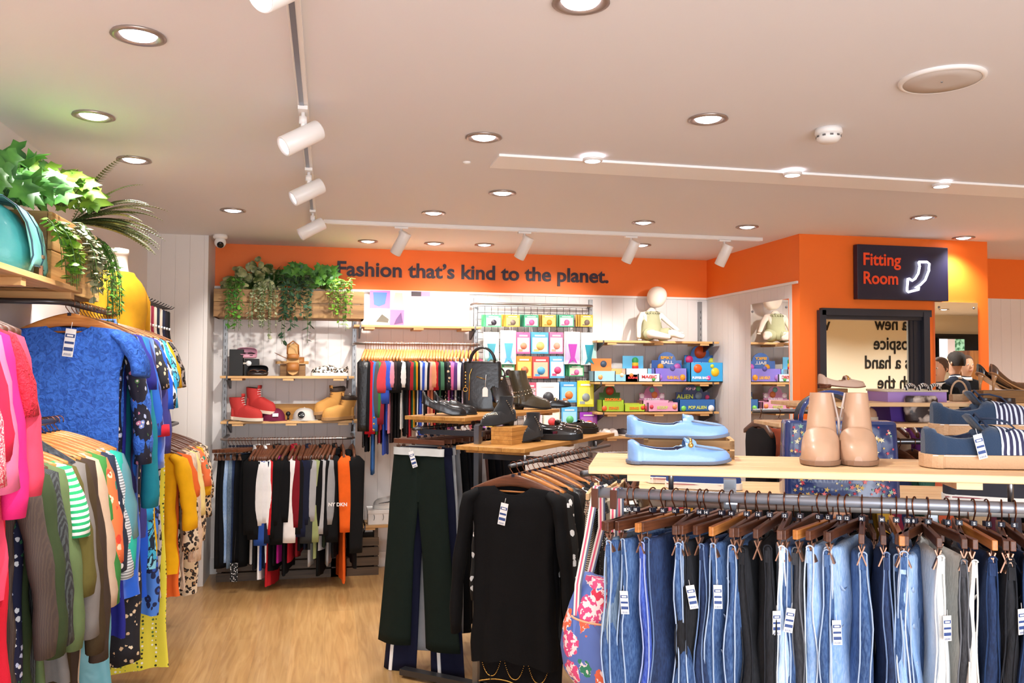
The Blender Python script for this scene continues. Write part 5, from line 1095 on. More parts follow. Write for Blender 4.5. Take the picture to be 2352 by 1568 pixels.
# upper shelf: sunglasses cases, box, sandals, sneaker
def gcase(px, y, z, label, mo, mi_, open_=1.9, s=1.0, glasses=None):
    p = PY(px, 850, y); th = thing('glasses_case', label, 'case', (p.x, y, z+.001), .08); th.scale = (s, s, s)
    def shell(sg): 
        b = MB(); b.loft([[(x*q, yy*q2, zz) for x, yy in [(.078*math.copysign(abs(math.cos(a))**.6, math.cos(a)), .034*math.copysign(abs(math.sin(a))**.7, math.sin(a))) for a in [2*PI*k/24 for k in range(24)]]] for zz, q, q2 in ((0, .86, .8), (.008, .96, .93), (.03, 1, 1), (.027, .93, .9), (.010, .86, .8))], 0, True, True); return b
    shell(1).obj('case_base', mo, th); o = shell(1).obj('case_lid', mi_, th); o.rotation_euler = (-open_+PI*0, 0, 0); o.location = (0, .030, .060); o.rotation_euler = (PI/2+.25, 0, 0); o.location = (0, .055, .055)
    if glasses:
        for s_ in (-1, 1): b = MB(); b.lathe([(.026, 0), (.024, .004), (.001, .007)], Vector((s_*.032, -.012, .030)), 18, 0, Matrix.Rotation(.5, 3, 'X')); b.obj('lens', mat('dark_lens', '141218', .08, coat=.6), th)
        b = MB(); b.tube([(-.062, -.01, .035), (-.03, -.02, .045), (0, -.02, .038), (.03, -.02, .045), (.062, -.01, .035)], .0028, 6); b.obj('frame', glasses, th)
p0 = PY(525, 862, 6.66); p1 = PY(600, 862, 6.66)
bxk = mat('matte_black_card', '0f0f11', .6)
th = thing('gift_box', 'tall black box standing at the left of the top shelf', 'box', (p0.x, 6.70, zA1+.001)); b = MB(); b.box((.05, .03, .10), (.10, .09, .20)); b.obj('box_body', bxk, th, .002)
th = thing('gift_box', 'low black box under the pink glasses case holding a white dial', 'box', (p0.x+.105, 6.72, zA1+.001)); b = MB(); b.box((.055, .04, .065), (.105, .09, .13)); b.obj('box_body', bxk, th, .002); b = MB(); b.lathe([(.020, 0), (.020, .008), (.001, .009)], Vector((.035, -.006, .095)), 22, 0, Matrix.Rotation(PI/2, 3, 'X')); b.obj('watch_dial', white, th); b = MB(); b.box((.015, -.007, .095), (.05, .006, .012)); b.obj('watch_strap', mat('cream_strap', 'cfc4b4', .6), th)
pinkm = mat('pink_case', 'c88ea0', .35, coat=.3); gcase(566, 6.72, zA1+.135, 'open pink glasses case holding dark sunglasses', pinkm, pinkm, glasses=blackp)
gcase(592, 6.645, zA1, 'open black glasses case holding sunglasses in front of boxes', mat('tort_case', '2a1c16', .3), blackp, glasses=mat('tortoise', '6a3c20', .2))
# sandals
tanS = mat('cognac_leather', 'a86c34', .5); corkm = mat('cork_sole', 'c89c64', .8, bump=(200, .3)); 
def sandal(th, L=.25, both=True):
    b = MB(); R = []
    for i in range(21):
        u = i/20; w_ = .042*(.82+.25*math.sin(u*PI*.95))*((1-max(0, (u-.8)/.2)**2.4)**.5 if u > .8 else 1)*((1-max(0, (.12-u)/.12)**2)**.5 if u < .12 else 1)+.002
        R.append([(u*L, -w_, .022), (u*L, -w_*.98, 0), (u*L, w_*.98, 0), (u*L, w_, .022)])
    b.loft(R, 0, sm=False); b.obj('footbed', corkm, th, .002)
    for u0, u1, h in ((.62, .86, .045), (.36, .50, .052)):
        b = MB(); b.loft([[(u*L, .046*math.cos(a), .010+h*abs(math.sin(a))**.8) for a in [PI*j/12 for j in range(13)]] for u in (u0, (u0+u1)/2, u1)], closed=False, cap0=False, cap1=False); o = b.obj('strap', tanS, th); s = o.modifiers.new('s', 'SOLIDIFY'); s.thickness = .004
    b = MB(); b.tube([(L*.36, -.042, .04), (L*.1, -.040, .07), (-.004, 0, .085), (L*.1, .040, .07), (L*.36, .042, .04)], .006, 8, 0, True, .4); b.obj('heel_strap', tanS, th)
p = PY(672, 850, 6.74); bk = thing('wooden_block', 'brown wooden block the sandals are displayed on', 'block', (p.x, 6.77, zA1+.001)); b = MB(); b.box((0, .02, .045), (.19, .07, .09)); b.obj('block', recl, bk, .002)
th = thing('sandal', 'tan strappy sandal lying sideways on the brown block', 'shoe', (p.x-.13, 6.77, zA1+.093), 0, 'pair of tan sandals'); sandal(th)
th = thing('sandal', 'tan strappy sandal leaning upright toe down against the block', 'shoe', (p.x-.0, 6.725, zA1+.235), 0, 'pair of tan sandals'); th.rotation_euler = (0, 0, 0); th.matrix_world = Matrix.Translation((p.x+.005, 6.735, zA1+.255)) @ Matrix.Rotation(-.18, 4, 'X') @ Matrix(((0, -1, 0, 0), (0, 0, -1, 0), (-1, 0, 0, 0), (0, 0, 0, 1))).inverted().to_3x3().to_4x4() if False else Matrix.Translation((p.x+.005, 6.700, zA1+.252)) @ Matrix.Rotation(-.12, 4, 'X') @ Matrix(((0, 1, 0, 0), (0, 0, -1, 0), (-1, 0, 0, 0), (0, 0, 0, 1))); sandal(th)
th = thing('sneaker', 'leopard print low sneaker with white sole on the top shelf', 'shoe', (PY(716, 858, 6.7).x, 6.72, zA1+.001), -.05); shoe(th, .285, pattern('leo_sneak', 'leopard', 'efe6da', ['1a1512', 'a88868'], 50), rub, binn, hh=.06, toe_h=.035, back=.055, w=.046, sole_t=.024, open_=(.05, .42)); lacing(th, .285, lambda u: .082-.02*(u-.4)*4, rub, 5, .4, .66)
th.rotation_euler = (0, 0, PI-.1); th.location.x = PY(800, 858, 6.7).x
# low white sneaker on its shoe box
p = PY(845, 1205, 6.66); th = thing('shoe_box', 'white shoe box with black curved lines on the low shelf', 'box', (p.x, 6.63, p.z+.003)); b = MB(); b.box((.17, .11, .055), (.34, .2, .11)); b.obj('box_body', white, th, .002); b = MB(); b.box((.17, .11, .098), (.348, .208, .03)); b.obj('box_lid', white, th, .002)
b = MB()
for k in range(4): b.tube([(.03+k*.07+.02*math.cos(a)*1.0, -.0008+.004, .082-.025+.028*math.sin(a)) for a in [-.9+.3*j for j in range(7)]], .004, 6, 0, True, .4)
b.obj('curved_line', blackp, th)
th = thing('sneaker', 'white running shoe with black swirls on the white shoe box', 'shoe', (p.x+.33, 6.72, p.z+.117), PI+.05); shoe(th, .29, mat('white_mesh', 'dddad6', .5, bump=(120, .3)), rub, binn, hh=.07, toe_h=.04, back=.07, w=.048, sole_t=.026, open_=(.05, .42)); lacing(th, .29, lambda u: .095-.02*(u-.4)*4, rub, 5, .4, .62)
b = MB()
for s in (-1, 1): b.tube([(.06, s*.046, .05), (.12, s*.05, .07), (.18, s*.05, .055), (.25, s*.044, .045)], [.002, .006, .007, .002], 6, 0, True, .5)
b.obj('swirl', blackp, th)
# crates on the floor under bay one
for k, (px, w_, h, lb) in enumerate(((500, .95, .20, 'dark wooden crate on the floor under the hanging jackets, left'), (760, .36, .32, 'dark wooden crate on the floor right of the orange jacket'))):
    a = PY(px, 1300, 6.7); th = thing('wooden_crate', lb, 'crate', (a.x if k == 0 else a.x-.0, 6.62, .001)); dkw = wood('dark_crate', '3a2c20', '55412e', '6e563c', 1.0)
    for j in range(3 if k == 0 else 4):
        b = MB(); b.box((w_/2, 0, .03+j*.075), (w_, .016, .062)); b.obj('slat', dkw, th); b = MB(); b.box((w_/2, .22, .03+j*.075), (w_, .016, .062)); b.obj('slat', dkw, th)
    for x in (.02, w_-.02): b = MB(); b.box((x, .11, (h)/2+.03), (.03, .2, h+.03)); b.obj('end_board', dkw, th)
# charm tag hanging from trousers
p = PY(539, 1310, 6.3); th = thing('keyring_tag', 'black tag with white pattern dangling below the pale jeans', 'tag', (p.x, 6.25, p.z)); b = MB(); b.box((0, 0, 0), (.05, .008, .13)); b.obj('tag_card', pattern('dot_tag', 'floral', '111111', ['e8e8e8', '111111', 'ffffff'], 90), th); b = MB(); b.tube([(0, 0, .065), (.005, .05, .28)], .002, 5); b.obj('cord', blackp, th)
# ---- poster board ----
p0 = PY(849, 741, 6.80); p1 = PY(1078, 672, 6.80)
th = thing('poster_board', 'glossy poster board of pink, white and blue fashion photos on the shelf', 'poster', (p0.x, 6.80, zB1+.001)); W_ = p1.x-p0.x; Hh_ = p1.z-zB1-.001
b = MB(); b.box((W_/2, .004, Hh_/2), (W_, .008, Hh_)); b.obj('board', mat('poster_white', 'fbf7f6', .3), th)
def pat2(nm, x0, x1, z0, z1, col, ny=-.001): b = MB(); b.box(((x0+x1)/2*W_, ny, (z0+z1)/2*Hh_), ((x1-x0)*W_, .002, (z1-z0)*Hh_)); b.obj(nm, mat('poster_'+col, col, .4), th)
for a_ in ((0, .2, .5, 1, 'b85c98'), (.2, .34, 0, .47, 'c05c88'), (.41, .6, .86, 1, 'd070a4'), (.63, .8, .04, .4, 'f0d8e8'), (.81, 1, .82, 1, 'ecc4dc'), (.81, 1, .02, .45, 'dce8f8'), (.45, .55, 0, .12, 'a8c8ec')): pat2('photo_block', *a_)
pat2('text_panel', .35, .66, .15, .82, '8cc8ec', -.003); pat2('text_panel', .37, .64, .20, .77, 'd4ecfa', -.005)
b = MB(); b.prism([(.04*W_, .6*Hh_), (.03*W_, .95*Hh_), (.17*W_, .95*Hh_), (.15*W_, .62*Hh_), (.09*W_, .55*Hh_)], -.004, -.002); b.obj('pictured_jeans', mat('pic_blue', '3c62a8', .5), th)
b = MB(); b.prism([(.06*W_, .12*Hh_), (.12*W_, .34*Hh_), (.19*W_, .2*Hh_), (.18*W_, .1*Hh_)], -.004, -.002); b.obj('pictured_shoes', mat('pic_brown', '4a4438', .5), th)
b = MB(); b.prism([(.22*W_, .55*Hh_), (.25*W_, .95*Hh_), (.32*W_, .95*Hh_), (.34*W_, .5*Hh_)], -.004, -.002); b.obj('pictured_skirt', mat('pic_sand', 'd0b48c', .5), th)
b = MB(); b.prism([(.24*W_, .05*Hh_), (.26*W_, .2*Hh_), (.31*W_, .4*Hh_), (.33*W_, .1*Hh_)], -.004, -.002); b.obj('pictured_bag', mat('pic_navy', '4a2c5c', .5), th)
b = MB(); b.box((.46*W_, -.003, .93*Hh_), (.10*W_, .002, .13*Hh_)); b.obj('pictured_top', mat('pic_dark', '30262c', .5), th)
# ---- planter on the back wall ----
p0 = PY(491, 662, 6.55); p1 = PY(836, 733, 6.55); zP0, zP1 = p1.z, p0.z
pl = thing('planter_box', 'reclaimed wood planter box of trailing plants on the back wall', 'planter', (p0.x, 6.55, zP0)); w_ = p1.x-p0.x; h_ = zP1-zP0
b = MB(); b.box((w_/2, .01, h_*.27), (w_, .02, h_*.52)); b.obj('front_plank', recl, pl, .002); b = MB(); b.box((w_/2, .01, h_*.77), (w_, .02, h_*.45)); b.obj('front_plank', wood('reclaimed_plank_b', '6e5030', '9a7448', 'b48c5c', .9, 0, .7), pl, .002)
for x in (.01, w_-.01): b = MB(); b.box((x, .16, h_/2), (.02, .29, h_)); b.obj('end_board', recl, pl)
b = MB(); b.box((w_/2, .16, .01), (w_, .29, .02)); b.obj('base_board', recl, pl)
# ---- mesh grid with packs ----
g0 = PY(1098, 702, 6.84); g1 = PY(1352, 990, 6.84); gm = mat('grid_wire', '55504e', .4, .6)
gd = thing('grid_panel', 'wire mesh grid panel hung with toy packs on the back wall', 'grid', (g0.x, 6.84, g1.z)); gw, gh = g1.x-g0.x, g0.z-g1.z
b = MB(); n = 17
for k in range(n+1): b.tube([(gw*k/n, 0, 0), (gw*k/n, 0, gh)], .0022, 5)
b.obj('vertical_wires', gm, gd); b = MB()
for k in range(20): b.tube([(0, .003, gh*k/19), (gw, .003, gh*k/19)], .0022, 5)
b.obj('horizontal_wires', gm, gd)
urz, _, _ = urail(1090, 1364, 696, 6.72, 'shiny empty rail above the mesh grid', .013)
def pack(px0, px1, py0, py1, label, c1, c2, c3, y, grp, kind='card', n=1, nm='toy_pack'):
    a = PY(px0, py1, y); c = PY(px1, py0, y); w = c.x-a.x; h = c.z-a.z
    for j in range(n):
        lb = label if j == 0 else label+', '+('second', 'third', 'fourth')[j-1]+' behind on its hook'
        th = thing(nm, lb, 'toy pack', (a.x-.012*j, y+.028*j, a.z+.002*j), 0, grp)
        m1 = mat('pk_'+c1, c1, .4); m2 = mat('pk_'+c2, c2, .35); m3 = mat('pk_'+c3, c3, .4)
        b = MB(); b.box((w/2, .004, h/2), (w, .008 if kind == 'card' else .02, h)); b.obj('card', m1, th, .001)
        if kind == 'bag':
            b = MB(); b.loft([[(w/2+w*.46*q*math.copysign(abs(math.cos(t_))**.6, math.cos(t_)), -.006-.014*math.sin(PI*k_/6)*(1 if math.sin(t_) < 0 else 0)+.0, h*(.03+.72*k_/6)) for t_ in [2*PI*z_/16 for z_ in range(16)]] for k_, q in ((0, .9), (1, 1), (2, 1), (3, 1), (4, .98), (5, .95), (6, .85))]); b.obj('glitter_pouch', m2, th)
            b = MB(); b.prism([(w*.35, h*.06), (w*.2, h*.02), (w*.38, h*.2), (w*.22, h*.62), (w*.78, h*.62), (w*.62, h*.2), (w*.8, h*.02), (w*.65, h*.06), (w*.5, h*.12)], -.024, -.02); b.obj('tail_shape', m3, th)
        else:
            if j == 0:
                b = MB(); b.box((w/2, -.0012, h*.42), (w*.86, .002, h*.66)); b.obj('picture_panel', m2, th)
                r = min(w, h)*.24; b = MB(); b.lathe([(r, 0), (r, .002), (.001, .003)], Vector((w*.52, -.0022, h*.36)), 16, 0, Matrix.Rotation(PI/2, 3, 'X')); b.obj('picture', m3, th)
                b = MB()
                b.box((w*.3, -.0024, h*.16), (w*.3, .002, h*.10))
                b.obj('picture_detail', m3, th); b = MB(); b.box((w*.5, -.0024, h*.84), (w*.6, .001, h*.07)); b.obj('title_bar', mat('pk_title', 'f6f0ea', .4), th)
        if j == 0: b = MB(); b.tube([(w/2-.012, .002, h+.0), (w/2-.008, 0, h+.015), (w/2+.008, 0, h+.015), (w/2+.012, .002, h)], .0015, 5); b.tube([(w/2, -.005, h-.006), (w/2, .10, h-.006)], .002, 6); b.obj('hang_loop', blackp, th)
for i, (a_, c_, cc) in enumerate(((1115, 1152, 'g'), (1161, 1194, 'y'), (1204, 1237, 'g2'), (1245, 1277, 'y2'), (1284, 1318, 'g2'), (1333, 1362, 'y'))):
    cs = {'g': ('4cb874', 'd8f0d0', '2c2430'), 'y': ('e0ac38', 'f0d070', '7a6a60'), 'g2': ('44b084', 'd4ecdc', 'e070a8'), 'y2': ('e0b440', 'f4d868', 'd8982c')}[cc]
    pack(a_, c_, 723, 750, '%s wooden-puzzle card pack, %s from left in the top row' % ('Green' if 'g' in cc else 'Yellow', ordn(i)), *cs, 6.76, 'small card packs in the top row', n=3)
pack(1110, 1146, 763, 832, 'Clear pouch with teal flower mermaid kit, far left of second row', 'f0f4f0', 'bfe6dc', '3c8c9c', 6.74, 'mermaid packs', 'bag')
pack(1149, 1185, 759, 836, 'Clear pouch with blue glitter mermaid tail, second row', 'f6f2f4', 'b8c8e0', '4c9cd0', 6.73, 'mermaid packs', 'bag')
pack(1186, 1218, 763, 812, 'Pink mermaid craft box at left of the second row', 'e868a0', 'fadce4', 'f09070', 6.75, 'craft boxes', n=2)
pack(1220, 1260, 763, 812, 'Sky blue unicorn craft box in the second row', '54b0dc', 'f0f4f4', 'f4c878', 6.75, 'craft boxes', n=2)
pack(1262, 1294, 763, 812, 'Pink mermaid craft box right of the blue unicorn box', 'e878a8', 'fae4ea', 'f0a088', 6.75, 'craft boxes', n=2)
pack(1296, 1332, 762, 836, 'Clear pouch with purple glitter mermaid tail', 'f4f0f2', 'd8b4dc', 'b03ca8', 6.73, 'mermaid packs', 'bag')
pack(1334, 1370, 764, 838, 'Clear pouch with turquoise glitter tail at grid right edge', 'f6f6f6', 'c0ece8', '1c8ca0', 6.74, 'mermaid packs', 'bag')
pack(1186, 1222, 818, 868, 'Orange dog craft box in the third row', 'ec9030', 'f8d070', 'b86c40', 6.75, 'craft boxes', n=2)
pack(1223, 1261, 819, 869, 'Red octopus craft box in the third row', 'dc4848', 'f8c4a4', '58a8dc', 6.75, 'craft boxes', n=2)
pack(1263, 1297, 818, 868, 'Blue owl craft box in the third row', '64b4e4', 'd8ecf8', 'e04878', 6.75, 'craft boxes', n=2)
pack(1152, 1182, 836, 866, 'Green farm puzzle pack half hidden by the bronze boot', '44b074', 'f0f0e0', '30282c', 6.76, 'small card packs lower down', n=2)
pack(1306, 1341, 838, 864, 'Green dinosaur puzzle pack right of the blue owl box', '44b074', 'e0f0d8', 'e070a8', 6.76, 'small card packs lower down', n=3)
pack(1204, 1232, 878, 930, 'Rainbow striped colouring pack behind the black boots', 'e8607c', 'f0c4d4', '60c0c8', 6.76, 'colouring packs')
pack(1232, 1284, 878, 932, 'White colouring pad with black line drawing', 'f4f2f0', 'fafafa', '3c3c40', 6.75, 'colouring packs')
pack(1287, 1325, 877, 924, 'Blue dinosaur craft box in the fourth row', '4ca4dc', '8cd0f0', 'f08040', 6.75, 'craft boxes', n=2)
pack(1326, 1364, 874, 934, 'Yellow pack with silver frog toy at the right', 'e0d828', 'f0ec6c', '9aa4a8', 6.74, 'craft boxes')
pack(1290, 1326, 934, 980, 'Light blue craft box in the lowest row', '5cb4e8', 'a4dcf4', '58b070', 6.75, 'craft boxes')
pack(1332, 1372, 946, 992, 'Purple fruit craft pack in the lowest row', 'a03cc0', 'c478d8', 'f06c40', 6.74, 'craft boxes')
pack(1204, 1246, 940, 985, 'White and pink pack behind the patent loafers', 'f0f0ee', 'f8d0dc', 'a070c8', 6.76, 'craft boxes')
pack(1248, 1286, 938, 985, 'Rainbow pencil pack behind the patent loafers', 'f4e8d0', 'f0f0e8', 'e84c50', 6.76, 'craft boxes')
pack(1110, 1158, 945, 985, 'Purple sticker pack low on the grid left', 'a050b8', 'e0d0e8', 'f0d060', 6.76, 'craft boxes')
# ---- toy display boxes ----
def dbox(px0, px1, py_top, py_bot, zs, label, c1, c2, words, wc, discs, arch=True, tray=.45, y=6.63, sub=None, hy=.09):
    a = PY(px0, py_bot, y); c = PY(px1, py_top, y); w = c.x-a.x; h = c.z-zs; 
    th = thing('display_box', label, 'toy box', (a.x, y, zs+.001), 0, 'toy display boxes')
    m1 = mat('bx_'+c1, c1, .35, coat=.3); m2 = mat('bx_'+c2, c2, .35, coat=.3)
    ht = h*tray
    b = MB(); b.box((w/2, 0.003, ht/2), (w, .006, ht)); b.box((.003, .07, ht*.5), (.006, .14, ht)); b.box((w-.003, .07, ht*.5), (.006, .14, ht)); b.box((w/2, .07, .003), (w, .14, .006)); b.obj('tray', m2, th)
    hw = w*.94; x0 = w*.03; hs = h*(.72 if arch else .98)
    pts = [(x0, 0), (x0+hw, 0), (x0+hw, hs)]
    if arch: pts += [(x0+hw/2+hw*.30*math.cos(PI*k/10), hs+(h-hs)*math.sin(PI*k/10)) for k in range(11)]
    pts += [(x0, hs)]
    b = MB(); b.prism(pts, hy, hy+.006); b.obj('header_card', m1, th)
    for k, (u, v, r, col) in enumerate(discs):
        b = MB(); b.lathe([(r*h, 0), (r*h, .002), (.001, .003)], Vector((u*w, hy-.0005 if v > tray else -.0008, v*h)), 20, 0, Matrix.Rotation(PI/2, 3, 'X')); b.obj('printed_ball', mat('disc_'+col, col, .4), th)
    for s_, u, v, sz, col, wd in words:
        me_t = text('printed_title', s_, sz*h, mat('word_'+col, col, .4), (u*w, (hy-.004) if v > tray-.02 else -.003, v*h), None, th, ext=.0008, off=.0012)
        mx_ = max(q.co.x for q in me_t.data.vertices)
        for q in me_t.data.vertices: q.co.x *= wd*w/mx_
    b = MB(); rnd = random.Random(int(px0))
    for k in range(5): sph(b, (w*(.12+.19*k), .045, ht*.55), min(.02, ht*.5), k % 2, n=10)
    b.obj('toy_contents', [mat('toy_'+discs[0][3], discs[0][3], .4), mat('toy_'+discs[-1][3], discs[-1][3], .4)], th); return th
z1, z2 = zC[1], zC[2]
dbox(1364, 1414, 822, 876, z1, 'Orange and blue toy display box at the left end of middle toy shelf', 'e88848', '9cc8e0', [], 0, [(.6, .75, .14, '48586c'), (.3, .2, .10, 'f0a060')], False)
dbox(1412, 1466, 846, 876, z1, 'Low orange packet tray beside the leftmost toy box', 'f0a868', '88c0e0', [], 0, [(.3, .5, .15, 'f6d8b0'), (.7, .5, .15, 'e87838')], False, .55)
dbox(1437, 1488, 816, 876, z1, 'Toy box with rainbow spring picture on the header', '5cb0dc', 'f4f4f4', [('RAINBOW', .1, .12, .10, 'd83c3c', .8)], 0, [(.6, .80, .13, '38a058'), (.6, .66, .13, 'e8c030'), (.6, .55, .13, 'd83030')], False, .5)
dbox(1466, 1516, 846, 877, z1, 'Low white and rainbow tray in front of the spring box', '8cc4e8', 'd8ecf8', [('MAGIC', .15, .28, .3, 'd04040', .7)], 0, [(.7, .2, .14, '58b060')], False, .6, 6.61)
dbox(1504, 1578, 808, 876, z1, 'Dark blue arched flash ball toy display box', '2c5ca8', '7c6cc8', [('SPIKY', .3, .76, .13, 'f0b030', .4), ('BALL', .32, .60, .15, 'f2ecec', .38), ('FLASH BALL', .38, .10, .14, 'f0b030', .36)], 0, [(.3, .5, .11, 'e8a030'), (.55, .45, .09, '5c58b0'), (.83, .5, .12, 'c060b0'), (.14, .15, .10, 'a878d0'), (.86, .15, .10, 'f0a030')])
dbox(1580, 1657, 792, 868, z1+.0, 'Blue arched smiley puffer ball box at the back right', '2870c0', '2c8cd0', [('PUFFER BALL', .25, .45, .11, 'f4ecf4', .5)], 0, [(.5, .80, .17, 'e85820'), (.17, .6, .11, 'd83880'), (.85, .55, .10, 'c8cc30')], True, .45, 6.70)
dbox(1586, 1661, 832, 876, z1+.0, 'Bright blue puffer ball box with orange smiley faces in front', '2c9cdc', '30a0dc', [('PUFFER BALL', .05, .16, .16, 'f4ecf4', .5)], 0, [(.22, .68, .22, 'ec5a20'), (.75, .5, .22, 'f0c020'), (.66, .8, .10, 'c8cc30'), (.55, .2, .12, 'e0409c')], False, .98, 6.60, hy=.12)
dbox(1383, 1434, 885, 945, z2, 'Green arched dinosaur toy display box', '3c6c2c', 'a8c83c', [('DINOSAUR', .12, .42, .14, 'e87c28', .76), ('DINO', .3, .10, .14, 'e87c28', .45)], 0, [(.5, .78, .16, 'c8442c'), (.1, .14, .1, 'd86030')])
dbox(1434, 1482, 926, 946, z2, 'Low lime green dinosaur tray beside its display box', 'c8d84c', 'b4d040', [('DINO', .25, .3, .4, 'e87c28', .45)], 0, [(.88, .5, .25, 'e05028')], False, .9, 6.61)
dbox(1476, 1537, 887, 945, z2, 'Pink arched scoop and squeeze toy display box', 'c078a0', 'e0a8c0', [('OOZE & SQUEEZE', .2, .44, .11, 'f4e8f0', .6), ('SCOOP', .35, .12, .12, 'e87090', .4)], 0, [(.5, .85, .11, '78b8b0'), (.6, .65, .13, 'e88850'), (.12, .6, .11, 'f0dce4'), (.88, .6, .11, 'f0e0e8'), (.08, .14, .1, 'd0485c')])
dbox(1488, 1558, 922, 946, z2, 'Low pink squeeze toy tray in front of the pink box', 'd898b4', 'dc9cb8', [('SCOOP', .3, .3, .36, 'c8d868', .35)], 0, [(.88, .5, .25, 'ec9060'), (.12, .5, .2, 'd04858')], False, .9, 6.60)
dbox(1560, 1643, 884, 945, z2, 'Dark blue arched pop up alien toy display box', '283c70', '2c64a8', [('POP UP', .30, .80, .13, 'f0c8e0', .28), ('ALIEN', .05, .48, .22, 'b8c048', .45), ('POP ALIEN', .25, .10, .16, 'c8d060', .5)], 0, [(.65, .85, .10, '50a060'), (.66, .58, .14, '8898a8'), (.90, .52, .09, 'd84878'), (.12, .12, .1, '78c858'), (.88, .12, .12, 'f0f0f4')])
# ---- small shoes on the lowest toy shelf ----
z3 = zC[3]
for k, (px, c, lb) in enumerate(((1385, 'efe6da', 'cream infant shoe at left of the low shelf'), (1400, 'e8dcd4', 'pale pink infant shoe beside the cream one'), (1424, '48444a', 'silver and black infant trainer on the low shelf'), (1440, '6a6468', 'grey infant trainer right of its pair'), (1600, '2c64c8', 'bright blue infant clog near the mirror'), (1622, '2860c4', 'second bright blue infant clog near the mirror'), (1640, 'd8a070', 'peach infant shoe at the right end'))):
    th = thing('infant_shoe', lb, 'shoe', (PY(px, 1000, 6.72).x, 6.76, z3+.001), -PI/2+.2); shoe(th, .14, mat('inf_'+c, c, .5), rub, binn, hh=.045, toe_h=.032, back=.04, w=.03, sole_t=.012, open_=(.06, .5))
# hidden clothes rail under the toy shelves
for i in range(26):
    px = 1385+i*10; P = Vector((hx(px, zr3), RY, zr3+.012)); nm = ['wine red', 'mustard', 'black', 'cream', 'orange', 'pink', 'navy', 'white', 'scarlet'][i % 9]; c = ['7a2434', 'c8982c', '1a1a1c', 'e8dcc4', 'e0622c', 'e07898', '1c2444', 'f0eeea', 'c82030'][i % 9]
    hanger('arms', 'honey', P, PI/2, 'wooden hanger on the low rail under the toys, %s from the left' % ordn(i), 'hangers under the toy shelves', False, .7)
    garment('top', fab(c), P, PI/2-.1, .45, '%s baby top on the low rail under the toys, %s from the left' % (nm.capitalize(), ordn(i)), 'top', 'baby tops under the toy shelves', i+700, 0, t=.012, w=.14, fold=.6)
# ---- baby mannequin ----
skin = mat('mannequin_cream', 'efe2d4', .5); rom = fabric('sage_romper', 'a8a684', .85, .1)
P = PY(1498, 781, 6.70); bm = thing('baby_mannequin', 'seated cream baby mannequin in sage romper on the wall shelf', 'mannequin', (P.x, 6.72, zC[0]+.001)); bm.scale = (1.14, 1.14, 1.1)
def skinfig(name, joints, edges, m, parent, sub=2, root=0):
    me = bpy.data.meshes.new(name); me.from_pydata([j[:3] for j in joints], edges, []); me.materials.append(m)
    o = link(name, me, parent); sk_ = o.modifiers.new('skin', 'SKIN'); sk_.use_smooth_shade = True
    for i, j in enumerate(joints): me.skin_vertices[0].data[i].radius = (j[3], j[4] if len(j) > 4 else j[3])
    me.skin_vertices[0].data[root].use_root = True
    s = o.modifiers.new('sub', 'SUBSURF'); s.levels = sub; s.render_levels = sub
    for p in me.polygons: p.use_smooth = True
    return o
J = [(0, 0, .075, .066, .06), (0, 0, .14, .062, .052), (0, 0, .20, .058, .045), (0, 0, .235, .028), (0, 0, .262, .026),
     (-.075, 0, .205, .026), (-.105, -.02, .135, .021), (-.118, -.05, .06, .017), (-.125, -.07, .018, .016),
     (.075, 0, .205, .026), (.125, -.03, .145, .021), (.165, -.075, .095, .017), (.185, -.085, .075, .016),
     (-.035, -.04, .045, .036), (-.045, -.13, .05, .034), (.02, -.19, .032, .025), (.065, -.215, .025, .018),
     (.05, -.04, .045, .036), (.135, -.11, .06, .033), (.165, -.16, .035, .024), (.19, -.18, .028, .018)]
E_ = [(0, 1), (1, 2), (2, 3), (3, 4), (2, 5), (5, 6), (6, 7), (7, 8), (2, 9), (9, 10), (10, 11), (11, 12), (0, 13), (13, 14), (14, 15), (15, 16), (0, 17), (17, 18), (18, 19), (19, 20)]
skinfig('body', J, E_, skin, bm)
b = MB(); b.loft([[(.008+rx*math.cos(2*PI*k/28), -.012-zz_*.12+ry*math.sin(2*PI*k/28), .262+zz_) for k in range(28)] for zz_, rx, ry in ((0, .02, .025), (.012, .044, .052), (.035, .062, .070), (.07, .073, .080), (.10, .074, .082), (.13, .064, .072), (.15, .045, .052), (.162, .018, .022))]); o = b.obj('head', skin, bm, 0, 1); o.rotation_euler = (0, .08, 0)
b = MB(); b.loft([[(rx*math.cos(2*PI*k/24), ry*math.sin(2*PI*k/24)-.004, z+.004*math.sin(k*2)) for k in range(24)] for z, rx, ry in ((.018, .07, .06), (.03, .09, .075), (.07, .088, .075), (.12, .076, .064), (.17, .070, .056), (.205, .062, .05), (.222, .045, .038), (.228, .05, .045))]); b.obj('romper', rom, bm)
b = MB(); b.loft([[(.056*q*math.cos(2*PI*k/40), .050*q*math.sin(2*PI*k/40), z+(.004 if k % 2 else -.004)*(q-1)*8) for k in range(40)] for z, q in ((.226, .9), (.222, 1.05), (.212, 1.2))], cap0=False, cap1=False); b.obj('frill_collar', rom, bm)
for s, pts in ((-1, ((-.035, -.03, .05), (-.045, -.09, .052))), (1, ((.05, -.03, .05), (.11, -.09, .058)))):
    b = MB(); b.tube(pts, [.05, .045], 14); b.obj('romper_leg', rom, bm)
for s, c_ in ((-1, (-.128, -.078, .010)), (1, (.195, -.09, .068))):
    b = MB()
    for k in range(5): dx = (-.010+.0055*k); b.tube([(c_[0]+dx*.6, c_[1], c_[2]), (c_[0]+dx, c_[1]-.016, c_[2]-.001-(.002 if k in (0, 4) else 0)), (c_[0]+dx*1.1, c_[1]-.026+.003*abs(k-2), c_[2]-.006)], [.0048, .0042, .003], 6)
    b.obj('hand', skin, bm)
